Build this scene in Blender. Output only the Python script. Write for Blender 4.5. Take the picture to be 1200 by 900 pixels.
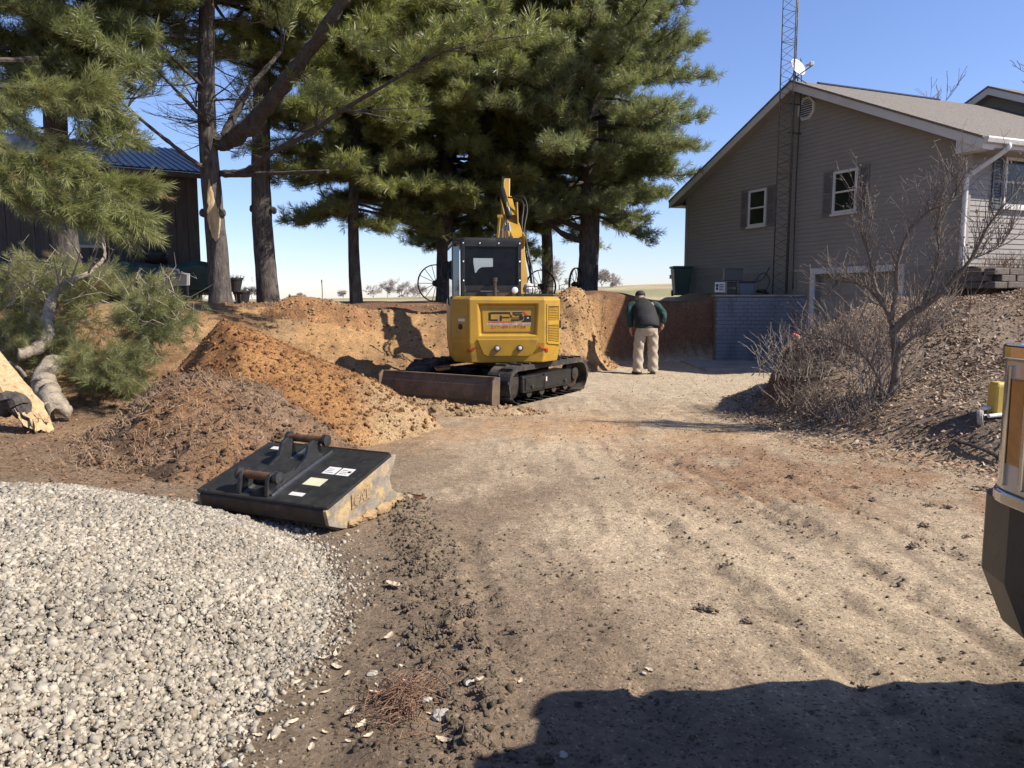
import bpy, bmesh, math, random
import numpy as np
from mathutils import Vector, Matrix, Euler
R = math.radians
random.seed(11); rng = np.random.default_rng(5)
sc = bpy.context.scene
for o in list(bpy.data.objects): bpy.data.objects.remove(o)
C = sc.collection

# ---------------------------------------------------------------- camera, sky, sun, exposure
CAM_Z, PITCH, FPX = 1.6, math.atan(100/900.0), 900.0
cam_d = bpy.data.cameras.new('camera'); cam = bpy.data.objects.new('camera', cam_d); C.objects.link(cam)
cam_d.sensor_width = 36; cam_d.lens = 27.0; cam_d.clip_start = 0.05; cam_d.clip_end = 3000
cam.location = (0, 0, CAM_Z); cam.rotation_euler = (math.pi/2 - PITCH, 0, 0)
sc.camera = cam
SUN = Vector((0.965, -0.26, 0)).normalized(); SUN_EL = R(43)
w = bpy.data.worlds.new('World'); sc.world = w; w.use_nodes = True
nt = w.node_tree; bg = nt.nodes['Background']
sky = nt.nodes.new('ShaderNodeTexSky'); sky.sky_type = 'NISHITA'; sky.sun_disc = False
sky.sun_elevation = SUN_EL; sky.sun_rotation = math.atan2(SUN.x, SUN.y)
sky.altitude = 200; sky.air_density = 1.0; sky.dust_density = 0.25; sky.ozone_density = 4.0
tm = nt.nodes.new('ShaderNodeVectorMath'); tm.operation = 'MULTIPLY'; tm.inputs[1].default_value = (1.10, 1.06, 1.25)
nt.links.new(sky.outputs[0], tm.inputs[0]); nt.links.new(tm.outputs[0], bg.inputs[0]); bg.inputs[1].default_value = 0.085
sl = bpy.data.lights.new('sun', 'SUN'); so = bpy.data.objects.new('sun', sl); C.objects.link(so)
sl.energy = 5.0; sl.angle = R(0.53); sl.color = (1.0, 0.93, 0.82)
sdir = Vector((SUN.x*math.cos(SUN_EL), SUN.y*math.cos(SUN_EL), math.sin(SUN_EL)))
so.rotation_euler = sdir.to_track_quat('Z', 'Y').to_euler(); so.location = (20, -5, 20)
sc.view_settings.view_transform = 'Standard'; sc.view_settings.look = 'None'
sc.view_settings.exposure = 0.82; sc.view_settings.gamma = 1.0
sc.render.engine = 'CYCLES'

# ---------------------------------------------------------------- helpers
cp, sp = math.cos(PITCH), math.sin(PITCH)
def ray(px, py):
    u = (px-600)/FPX; v = (450-py)/FPX
    return Vector((u, cp + v*sp, v*cp - sp))
def P(px, py, Y):                       # point seen at a photo pixel at ground distance Y
    d = ray(px, py); k = Y/d.y
    return Vector((d.x*k, Y, CAM_Z + d.z*k))
def G(px, py, z=0.0):                   # point seen at a photo pixel on level z
    d = ray(px, py); k = (z-CAM_Z)/d.z
    return Vector((d.x*k, d.y*k, z))

_T = np.random.default_rng(77).random((64, 256, 256))
def vnoise(x, y, s=0):
    T = _T[s % 64]
    xi = np.floor(x).astype(int); yi = np.floor(y).astype(int)
    fx = x-xi; fy = y-yi
    fx = fx*fx*(3-2*fx); fy = fy*fy*(3-2*fy)
    a = T[xi & 255, yi & 255]; b = T[(xi+1) & 255, yi & 255]
    c = T[xi & 255, (yi+1) & 255]; d = T[(xi+1) & 255, (yi+1) & 255]
    return (a*(1-fx)+b*fx)*(1-fy)+(c*(1-fx)+d*fx)*fy
def fbm(x, y, octs=4, s=0, gain=0.5):
    t = 0; a = 1.0; n = 0
    for i in range(octs):
        t = t + a*vnoise(x*2.03**i+17.3*i, y*2.03**i+9.1*i, s+i); n += a; a *= gain
    return t/n*2-1
def smooth(t):
    t = np.clip(t, 0, 1); return t*t*(3-2*t)

def sdf(poly, x, y):                    # signed distance, positive inside
    p = np.asarray(poly, float); n = len(p)
    d = np.full(np.shape(x), 1e9); ins = np.zeros(np.shape(x), bool)
    for i in range(n):
        a = p[i]; b = p[(i+1) % n]; e = b-a
        t = np.clip(((x-a[0])*e[0]+(y-a[1])*e[1])/(e@e+1e-12), 0, 1)
        d = np.minimum(d, np.hypot(x-a[0]-t*e[0], y-a[1]-t*e[1]))
        c = (a[1] > y) != (b[1] > y)
        with np.errstate(divide='ignore', invalid='ignore'):
            xx = a[0]+(y-a[1])*e[0]/(e[1] if e[1] != 0 else 1e-12)
        ins ^= c & (x < xx)
    return np.where(ins, d, -d)

class MB:
    def __init__(s): s.v = []; s.f = []
    def add(s, vs, fs):
        o = len(s.v); s.v += [tuple(p) for p in vs]; s.f += [tuple(i+o for i in f) for f in fs]
    def box(s, c, size, M=None):
        x, y, z = (q/2 for q in size); c = Vector(c)
        vs = [Vector((a, b, d)) for a in (-x, x) for b in (-y, y) for d in (-z, z)]
        if M is not None: vs = [M @ q for q in vs]
        s.add([c+q for q in vs], [(0,1,3,2),(4,6,7,5),(0,4,5,1),(2,3,7,6),(0,2,6,4),(1,5,7,3)])
    def b2(s, lo, hi):
        s.box([(a+b)/2 for a, b in zip(lo, hi)], [abs(b-a) for a, b in zip(lo, hi)])
    def bar(s, p0, p1, w, h, up=(0,0,1)):
        p0 = Vector(p0); p1 = Vector(p1); d = p1-p0; L = d.length; d.normalize()
        r = d.cross(Vector(up)); r = r.normalized() if r.length > 1e-5 else Vector((1,0,0)); u = r.cross(d)
        s.box((p0+p1)/2, (w, L, h), Matrix((r, d, u)).transposed())
    def tube(s, pts, rad, n=6, cap=True):
        pts = [Vector(p) for p in pts]
        if not hasattr(rad, '__len__'): rad = [rad]*len(pts)
        o = len(s.v); ref = Vector((0.31, 0.17, 0.93)); prev = None
        for i, p in enumerate(pts):
            t = (pts[min(i+1, len(pts)-1)]-pts[max(i-1, 0)])
            t = t.normalized() if t.length > 1e-9 else Vector((0,0,1))
            if prev is None:
                a = t.cross(ref)
                if a.length < 1e-3: a = t.cross(Vector((1,0,0)))
            else: a = prev - t*prev.dot(t)
            a.normalize(); prev = a; b = t.cross(a)
            for k in range(n):
                q = 2*math.pi*k/n; s.v.append(tuple(p+(a*math.cos(q)+b*math.sin(q))*rad[i]))
        for i in range(len(pts)-1):
            for k in range(n):
                k2 = (k+1) % n
                s.f.append((o+i*n+k, o+i*n+k2, o+(i+1)*n+k2, o+(i+1)*n+k))
        if cap:
            s.f.append(tuple(o+k for k in range(n))[::-1]); s.f.append(tuple(o+(len(pts)-1)*n+k for k in range(n)))
    def prism(s, poly, o, ux, uy, un, th):  # polygon in plane (ux,uy) extruded along un by th
        o, ux, uy, un = map(Vector, (o, ux, uy, un)); n = len(poly)
        a = [o+ux*p[0]+uy*p[1] for p in poly]; b = [q+un*th for q in a]
        s.add(a+b, [tuple(range(n))[::-1], tuple(range(n, 2*n))]+[(i, (i+1) % n, (i+1) % n+n, i+n) for i in range(n)])
    def lathe(s, prof, o=(0,0,0), axis=(0,0,1), n=16):   # prof: (radius, height)
        ax = Vector(axis).normalized(); a = ax.cross(Vector((0.3,0.9,0.2))).normalized(); b = ax.cross(a); o = Vector(o); k0 = len(s.v)
        for r, h in prof:
            for k in range(n):
                q = 2*math.pi*k/n; s.v.append(tuple(o+ax*h+(a*math.cos(q)+b*math.sin(q))*r))
        for i in range(len(prof)-1):
            for k in range(n): s.f.append((k0+i*n+k, k0+i*n+(k+1) % n, k0+(i+1)*n+(k+1) % n, k0+(i+1)*n+k))
        s.f.append(tuple(k0+k for k in range(n))[::-1]); s.f.append(tuple(k0+(len(prof)-1)*n+k for k in range(n)))
    def ring(s, rings, close=True):          # loft equal-length rings
        n = len(rings[0]); o = len(s.v)
        for r in rings: s.v += [tuple(p) for p in r]
        for i in range(len(rings)-1):
            for k in range(n): s.f.append((o+i*n+k, o+i*n+(k+1) % n, o+(i+1)*n+(k+1) % n, o+(i+1)*n+k))
        if close: s.f.append(tuple(o+k for k in range(n))[::-1]); s.f.append(tuple(o+(len(rings)-1)*n+k for k in range(n)))
    def mesh(s, name, fix=True):
        m = bpy.data.meshes.new(name); m.from_pydata(s.v, [], s.f); 
        if fix:
            bm = bmesh.new(); bm.from_mesh(m); bmesh.ops.recalc_face_normals(bm, faces=bm.faces); bm.to_mesh(m); bm.free()
        m.update(); return m
    def build(s, name, mat, parent=None, loc=(0,0,0), rz=0, bevel=0, smooth=False, kind=None, fix=True, seg=2, label=None):
        m = s.mesh(name, fix); m.materials.append(mat)
        if smooth: m.polygons.foreach_set('use_smooth', [True]*len(m.polygons))
        return link(name, m, parent, loc, rz, bevel, kind, seg, label)
def link(name, m, parent=None, loc=(0,0,0), rz=0, bevel=0, kind=None, seg=2, label=None):
    o = bpy.data.objects.new(name, m); C.objects.link(o); o.location = loc; o.rotation_euler = (0,0,rz)
    if parent: o.parent = parent
    if bevel:
        b = o.modifiers.new('bevel', 'BEVEL'); b.width = bevel; b.segments = seg; b.limit_method = 'ANGLE'; b.angle_limit = R(35)
    if kind: o['kind'] = kind
    if label: o['label'] = label
    return o
def tag(o, label, cat, group=None):
    o['label'] = label; o['category'] = cat
    if group: o['group'] = group
    return o
def thing(name, label, cat, loc=(0,0,0), rz=0, group=None):
    o = bpy.data.objects.new(name, None); C.objects.link(o); o.location = loc; o.rotation_euler = (0,0,rz)
    o.empty_display_size = 0.1
    return tag(o, label, cat, group)
def npmesh(name, V, F, mat, col=None, smooth=False):
    """V (n,3), F (m,k) arrays; col (n,3) optional colour attribute"""
    m = bpy.data.meshes.new(name); V = np.asarray(V, np.float32); F = np.asarray(F, np.int32); k = F.shape[1]
    m.vertices.add(len(V)); m.vertices.foreach_set('co', V.ravel())
    m.loops.add(F.size); m.loops.foreach_set('vertex_index', F.ravel())
    m.polygons.add(len(F)); m.polygons.foreach_set('loop_start', np.arange(0, F.size, k, dtype=np.int32))
    if smooth: m.polygons.foreach_set('use_smooth', np.ones(len(F), bool))
    m.update(calc_edges=True); m.validate()
    if col is not None:
        for nm, cc in (col.items() if isinstance(col, dict) else [('col', col)]):
            a = m.attributes.new(nm, 'FLOAT_COLOR', 'POINT')
            a.data.foreach_set('color', np.concatenate([cc, np.ones((len(cc), 1))], 1).astype(np.float32).ravel())
    if mat: m.materials.append(mat)
    return m
def catmull(pts, n=6):
    pts = [Vector(p) for p in pts]; q = [pts[0]]+pts+[pts[-1]]; out = []
    for i in range(1, len(q)-2):
        for k in range(n):
            t = k/n; a, b, c, d = q[i-1:i+3]
            out.append(0.5*((2*b)+(c-a)*t+(2*a-5*b+4*c-d)*t*t+(3*b-a-3*c+d)*t**3))
    out.append(pts[-1]); return out

# ---------------------------------------------------------------- materials
def mat(name, c1, c2=None, scale=6, rough=0.7, metal=0.0, bump=0.0, bscale=None, spec=0.4, detail=5, stretch=(1,1,1), ramp=(0.35,0.68),
        c3=None, s3=1.0, r3=(0.5,0.7), coat=0.0, attr=None, trans=None, rand=0.0, alpha=None):
    m = bpy.data.materials.new(name); m.use_nodes = True; t = m.node_tree; N = t.nodes; L = t.links
    b = N['Principled BSDF']; b.inputs['Roughness'].default_value = rough; b.inputs['Metallic'].default_value = metal
    b.inputs['Specular IOR Level'].default_value = spec; b.inputs['Coat Weight'].default_value = coat
    g = N.new('ShaderNodeNewGeometry'); mp = N.new('ShaderNodeMapping'); mp.inputs['Scale'].default_value = stretch
    L.new(g.outputs['Position'], mp.inputs[0])
    def noise(s, d=detail):
        n = N.new('ShaderNodeTexNoise'); n.inputs['Scale'].default_value = s; n.inputs['Detail'].default_value = d; n.inputs['Roughness'].default_value = 0.6
        L.new(mp.outputs[0], n.inputs['Vector']); return n.outputs[0]
    def mix(fac, a, bb, mode='MIX'):
        x = N.new('ShaderNodeMix'); x.data_type = 'RGBA'; x.blend_type = mode
        for s_, v in ((0, fac), (6, a), (7, bb)):
            if hasattr(v, 'is_output'): L.new(v, x.inputs[s_])
            elif s_ == 0: x.inputs[0].default_value = v
            else: x.inputs[s_].default_value = (*v, 1)
        return x.outputs[2]
    def rmp(sock, lo, hi):
        r = N.new('ShaderNodeMapRange'); r.inputs[1].default_value = lo; r.inputs[2].default_value = hi; L.new(sock, r.inputs[0]); return r.outputs[0]
    col = c1
    if c2: col = mix(rmp(noise(scale), *ramp), c1, c2)
    if c3: col = mix(rmp(noise(s3), *r3), col, c3)
    if attr:
        a = N.new('ShaderNodeAttribute'); a.attribute_name = attr
        col = mix(1.0, col, a.outputs['Color'], 'MULTIPLY')
    if rand:
        oi = N.new('ShaderNodeObjectInfo'); hs = N.new('ShaderNodeHueSaturation')
        L.new(rmp(oi.outputs['Random'], 0, 1), hs.inputs['Value']); 
        mr = N.new('ShaderNodeMapRange'); mr.inputs[3].default_value = 1-rand; mr.inputs[4].default_value = 1+rand
        L.new(oi.outputs['Random'], mr.inputs[0]); L.new(mr.outputs[0], hs.inputs['Value'])
        if hasattr(col, 'is_output'): L.new(col, hs.inputs['Color'])
        else: hs.inputs['Color'].default_value = (*col, 1)
        col = hs.outputs[0]
        m1 = N.new('ShaderNodeMath'); m1.operation = 'MULTIPLY'; m1.inputs[1].default_value = 17.3; L.new(oi.outputs['Random'], m1.inputs[0]); m2 = N.new('ShaderNodeMath'); m2.operation = 'FRACT'; L.new(m1.outputs[0], m2.inputs[0])
        col = mix(rmp(m2.outputs[0], .955, .965), col, (.23,.135,.06))
        m3 = N.new('ShaderNodeMath'); m3.operation = 'MULTIPLY'; m3.inputs[1].default_value = 41.7; L.new(oi.outputs['Random'], m3.inputs[0]); m4 = N.new('ShaderNodeMath'); m4.operation = 'FRACT'; L.new(m3.outputs[0], m4.inputs[0])
        m5 = N.new('ShaderNodeMath'); m5.operation = 'MULTIPLY'; m5.inputs[1].default_value = .20; L.new(m4.outputs[0], m5.inputs[0]); col = mix(m5.outputs[0], col, (.30,.27,.09))
    if hasattr(col, 'is_output'): L.new(col, b.inputs['Base Color'])
    else: b.inputs['Base Color'].default_value = (*col, 1)
    if bump:
        bn = N.new('ShaderNodeBump'); bn.inputs['Strength'].default_value = 1.0; bn.inputs['Distance'].default_value = bump
        L.new(noise(bscale or scale*3), bn.inputs['Height']); L.new(bn.outputs[0], b.inputs['Normal'])
    if trans:
        tr = N.new('ShaderNodeBsdfTranslucent'); tr.inputs[0].default_value = (*trans[1], 1); ms = N.new('ShaderNodeMixShader'); ms.inputs[0].default_value = trans[0]
        L.new(b.outputs[0], ms.inputs[1]); L.new(tr.outputs[0], ms.inputs[2]); L.new(ms.outputs[0], N['Material Output'].inputs[0])
    return m

M = {}
M['yellow'] = mat('yellow_paint', (.40,.228,.018), (.32,.180,.018), 3, .45, spec=.5, c3=(.22,.14,.06), s3=5, r3=(.54,.80), bump=.0015, bscale=50)
M['black'] = mat('black_paint', (.012,.012,.013), (.022,.021,.02), 8, .38, c3=(.06,.05,.04), s3=5, r3=(.58,.85), bump=.001, bscale=60)
M['rubber'] = mat('track_rubber', (.018,.017,.016), (.05,.042,.034), 9, .85, bump=.006, bscale=60, c3=(.12,.085,.055), s3=4, r3=(.52,.75))
M['steel'] = mat('worn_steel', (.07,.06,.05), (.03,.027,.025), 7, .5, .4, bump=.003, bscale=50, c3=(.16,.10,.06), s3=3, r3=(.5,.7))
M['blade'] = mat('muddy_blade', (.15,.10,.063), (.075,.052,.036), 5, .75, bump=.006, bscale=40, c3=(.20,.13,.08), s3=9, r3=(.58,.75))
M['glass'] = mat('dark_glass', (.004,.005,.008), (.010,.011,.015), 9, .2, spec=.15)
M['sideglass'] = mat('side_glass', (.10,.12,.14), None, 6, .05, .85)
M['sticker'] = mat('pale_sticker', (.30,.36,.36), (.26,.30,.31), 14, .5)
M['white'] = mat('white_trim', (.62,.60,.57), (.52,.50,.47), 3, .5, c3=(.35,.33,.30), s3=5, r3=(.62,.9))
M['red'] = mat('red_reflector', (.35,.02,.015), None, 6, .25)
M['redink'] = mat('red_print', (.42,.03,.025), None, 6, .5)
M['ink'] = mat('black_print', (.012,.012,.014), None, 6, .5)
M['chrome'] = mat('chrome', (.62,.62,.62), (.5,.5,.5), 5, .12, 1.0)
M['rod'] = mat('cylinder_rod', (.55,.56,.58), None, 5, .18, 1.0)
M['lamp'] = mat('lamp_lens', (.55,.55,.52), None, 5, .15)
M['bucket'] = mat('bucket_black', (.016,.016,.017), (.03,.029,.028), 10, .36, c3=(.07,.065,.06), s3=26, r3=(.60,.78), bump=.0015, bscale=50)
M['bucketmud'] = mat('bucket_dusty', (.26,.22,.17), (.13,.115,.10), 6, .8, c3=(.40,.28,.14), s3=9, r3=(.46,.62), bump=.008, bscale=30)
M['bucketback'] = mat('bucket_back', (.028,.022,.018), (.06,.043,.03), 7, .7, c3=(.13,.085,.05), s3=12, r3=(.58,.8), bump=.004, bscale=40)
M['rust'] = mat('rusty_pin', (.16,.075,.035), (.06,.035,.022), 18, .65, .3, bump=.003, bscale=60)
M['soilcake'] = mat('caked_soil', (.36,.24,.12), (.26,.17,.09), 20, .95, bump=.02, bscale=40)
M['siding'] = mat('tan_siding', (.275,.25,.222), (.245,.222,.20), 1.2, .6, bump=.001, bscale=30, spec=.25)
M['soffit'] = mat('soffit', (.34,.30,.255), (.30,.27,.23), 2, .6)
M['fascia'] = mat('fascia', (.60,.58,.555), (.53,.51,.485), 1.5, .55, c3=(.3,.28,.26), s3=3, r3=(.62,.9))
M['shingle'] = mat('shingles', (.165,.142,.12), (.08,.07,.062), 14, .9, bump=.012, bscale=30, c3=(.26,.22,.18), s3=34, r3=(.50,.66), stretch=(1,1,1.6))
M['shutter'] = mat('shutter_grey', (.17,.155,.15), (.145,.135,.13), 5, .55)
M['shutterblue'] = mat('shutter_slate', (.085,.10,.11), None, 5, .5)
M['winglass'] = mat('window_glass', (.014,.018,.015), (.03,.038,.024), 3, .10, spec=.35)
M['concrete'] = mat('concrete', (.34,.31,.27), (.25,.225,.195), 3, .9, bump=.006, bscale=25, c3=(.16,.145,.125), s3=1.5, r3=(.52,.75))
M['parge'] = mat('parged_foundation', (.26,.235,.20), (.21,.19,.16), 4, .9, bump=.004, bscale=30)
M['brick'] = mat('painted_block', (.195,.205,.225), (.14,.148,.165), 2.2, .75, bump=.004, bscale=40, c3=(.09,.09,.10), s3=1.1, r3=(.56,.80), stretch=(1,1,.35))
M['mortar'] = mat('mortar', (.10,.105,.115), (.08,.08,.085), 8, .9, bump=.004)
M['cutblock'] = mat('concrete_edge', (.22,.20,.175), (.15,.135,.12), 5, .9, bump=.006, bscale=30)
M['door'] = mat('garage_door', (.30,.27,.23), (.26,.24,.21), 2, .6)
M['barn'] = mat('dark_boards', (.105,.088,.074), (.065,.056,.05), 4, .85, bump=.004, bscale=30, stretch=(3,3,.4), c3=(.16,.14,.12), s3=1.5, r3=(.6,.8))
M['barnroof'] = mat('blue_metal_roof', (.022,.034,.056), (.016,.025,.042), 3, .35, .5)
M['barntrim'] = mat('grey_trim', (.42,.41,.40), (.33,.32,.31), 5, .6)
M['tarp'] = mat('green_tarp', (.022,.06,.05), (.014,.038,.034), 5, .45, bump=.01, bscale=8)
M['blackplastic'] = mat('black_plastic', (.018,.018,.019), (.028,.027,.026), 8, .45, bump=.001)
M['bluebin'] = mat('blue_grey_plastic', (.10,.12,.16), (.08,.10,.13), 6, .5)
M['greenbin'] = mat('green_plastic', (.03,.06,.04), (.025,.05,.035), 6, .5)
M['greybox'] = mat('grey_metal_box', (.10,.095,.09), (.08,.078,.075), 6, .5, .2)
M['iron'] = mat('old_iron', (.028,.024,.022), (.05,.035,.027), 20, .7, .4, bump=.002)
M['galv'] = mat('galvanised_steel', (.16,.16,.165), (.10,.10,.10), 12, .5, .7)
M['dish'] = mat('dish_white', (.44,.43,.41), (.38,.37,.35), 6, .45)
M['bark'] = mat('pine_bark', (.115,.096,.083), (.038,.031,.027), 9, .95, bump=.03, bscale=16, stretch=(1.6,1.6,.45), c3=(.20,.18,.16), s3=5, r3=(.58,.8))
M['limb'] = mat('limb_bark', (.085,.071,.061), (.034,.028,.024), 12, .95, bump=.022, bscale=20, c3=(.15,.13,.115), s3=6, r3=(.58,.8))
M['palebark'] = mat('pale_limb_bark', (.32,.265,.20), (.19,.155,.115), 13, .9, bump=.02, bscale=24, c3=(.13,.10,.08), s3=7, r3=(.6,.75))
M['wood'] = mat('split_wood', (.52,.40,.23), (.40,.26,.12), 7, .8, bump=.02, bscale=24, stretch=(3,3,.6), c3=(.30,.13,.05), s3=4, r3=(.55,.72))
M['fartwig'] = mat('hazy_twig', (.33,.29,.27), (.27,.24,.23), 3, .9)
M['twig'] = mat('grey_twig', (.19,.155,.13), (.12,.095,.08), 20, .85, bump=.003)
M['paletwig'] = mat('pale_dead_twig', (.30,.25,.19), (.20,.165,.13), 20, .85)
M['smallbark'] = mat('small_tree_bark', (.17,.135,.10), (.09,.072,.056), 18, .9, bump=.01, bscale=30)
M['needle'] = mat('pine_needles', (.190,.210,.076), None, 4, .42, spec=.8, rand=.45, trans=(.50,(.31,.34,.09)))
M['needle_dark'] = mat('pine_needles_blue_green', (.160,.182,.080), None, 4, .42, spec=.8, rand=.45, trans=(.48,(.25,.28,.09)))
M['needle_pale'] = mat('pine_needles_yellow_green', (.235,.25,.09), None, 4, .45, spec=.6, rand=.4, trans=(.34,(.31,.33,.10)))
M['needle_fallen'] = mat('fallen_pine_needles', (.205,.215,.088), None, 4, .5, spec=.5, rand=.45, trans=(.34,(.25,.26,.09)))
M['gravel'] = mat('limestone_gravel', (.42,.37,.295), (.285,.25,.195), 40, .9, bump=.004, bscale=90, attr='col')
M['leaf'] = mat('dead_leaves', (.46,.375,.30), (.34,.265,.205), 30, .7, attr='col', spec=.4)
M['dryleaf'] = mat('dry_leaf', (.52,.43,.31), (.38,.30,.21), 25, .65, bump=.002, bscale=60)
M['clod'] = mat('dirt_clod', (.17,.125,.09), (.095,.07,.052), 25, .95, bump=.015, bscale=50)
M['stone'] = mat('pale_stone', (.40,.37,.32), (.28,.255,.22), 20, .9, bump=.008, bscale=50)
M['edgestone'] = mat('wall_block_stone', (.15,.12,.10), (.09,.075,.062), 9, .9, bump=.015, bscale=30)
M['root'] = mat('root_fibre', (.30,.20,.12), (.20,.13,.08), 12, .9)
M['needlelitter'] = mat('brown_needles', (.24,.14,.085), (.16,.092,.058), 15, .85)
M['drystem'] = mat('dry_stems', (.30,.23,.165), (.19,.145,.105), 10, .85)
M['skin'] = mat('skin', (.42,.22,.15), (.38,.19,.13), 20, .55)
M['vest'] = mat('black_vest', (.010,.010,.011), (.016,.016,.017), 20, .8, bump=.012, bscale=14)
M['shirt'] = mat('green_shirt', (.014,.046,.036), (.010,.034,.027), 12, .85, bump=.01, bscale=18)
M['khaki'] = mat('khaki_trousers', (.40,.34,.25), (.32,.27,.20), 10, .85, bump=.014, bscale=15)
M['boot'] = mat('brown_boot', (.075,.06,.045), (.05,.04,.03), 14, .7)
M['cap'] = mat('dark_cap', (.03,.025,.028), None, 8, .8)
M['hair'] = mat('grey_hair', (.16,.14,.125), None, 8, .7)
M['truckpaint'] = mat('truck_paint', (.10,.10,.105), None, 8, .3, .3, coat=.6)
M['bumper'] = mat('bumper_plastic', (.035,.030,.024), (.05,.042,.034), 10, .4, bump=.001, bscale=80, c3=(.11,.09,.065), s3=6, r3=(.6,.85))
M['amber'] = mat('amber_lens', (.46,.20,.05), (.38,.15,.035), 30, .2, coat=.5)
M['lens'] = mat('headlight_lens', (.50,.48,.44), (.42,.40,.37), 12, .12, .5, coat=.8)
M['tyre'] = mat('tyre_rubber', (.02,.02,.02), (.04,.036,.03), 12, .85, bump=.004)
M['yellowjug'] = mat('yellow_plastic', (.52,.36,.07), (.46,.31,.06), 10, .5)
M['pvc'] = mat('white_tube', (.62,.62,.60), (.5,.5,.48), 12, .4)
M['orange'] = mat('orange_marker', (.75,.09,.03), None, 6, .5)
M['blacknum'] = M['ink']
# ---------------------------------------------------------------- terrain
BANK = [(-60,8.0),(-9,8.6),(-5.4,9.6),(-3.9,11.2),(-2.75,12.6),(-1.5,13.9),(.3,15.2),(1.55,16.0),(1.95,17.4),(2.35,18.8),(3.1,19.35),(5.25,19.72),(7.5,19.72),(7.2,20.3),(6.2,23),(12,26),(60,40),(60,700),(-60,700)]
SLOPE = [(60,3.4),(7.5,5.6),(4.7,6.9),(3.7,8.2),(3.35,9.6),(3.45,10.8),(3.95,12.2),(5.2,14.1),(7.1,16.0),(8.2,16.9),(9.3,17.0),(20,21),(60,30)]
TOE = SLOPE[:8]+[(5.9,16.2),(6.4,19),(7,24)]
BERM = [(-.95,6.3),(-.74,5.43),(-.5,4.3),(-.275,3.38),(-.10,2.4),(-.0,1)]
RUTS = [((-.30,5.0),(.06,2.8),.05,.030),((.18,4.9),(.62,2.6),.05,.018),((1.02,5.6),(1.52,2.9),.07,.028),((1.30,6.4),(2.05,2.9),.05,.018),
        ((1.88,7.2),(2.25,3.3),.06,.030),((1.60,7.4),(1.95,5.0),.05,.020),((2.45,6.6),(2.9,4.0),.05,.016)]
def segd(x, y, pts):
    d = np.full(np.shape(x), 1e9); T = np.zeros(np.shape(x)); acc = 0
    for a, b in zip(pts[:-1], pts[1:]):
        a = np.array(a); b = np.array(b); e = b-a; t = np.clip(((x-a[0])*e[0]+(y-a[1])*e[1])/(e@e), 0, 1)
        q = np.hypot(x-a[0]-t*e[0], y-a[1]-t*e[1]); k = q < d; T = np.where(k, acc+t*np.hypot(*e), T); d = np.minimum(d, q); acc += np.hypot(*e)
    return d, T
def topz(x, y):
    hill = 2.0*smooth((y-24)/70)*np.exp(-((x-24)/26)**2) + .05
    far = -1.6*smooth((y-60)/300)*0
    return 1.42 + hill*1.0 + .10*fbm(x*.35, y*.35, 3, 3)*np.exp(-np.maximum(y-22, 0)/20) + far + .30*np.exp(-((x-2.2)/1.3)**2-((y-20.2)/1.4)**2)
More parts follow.
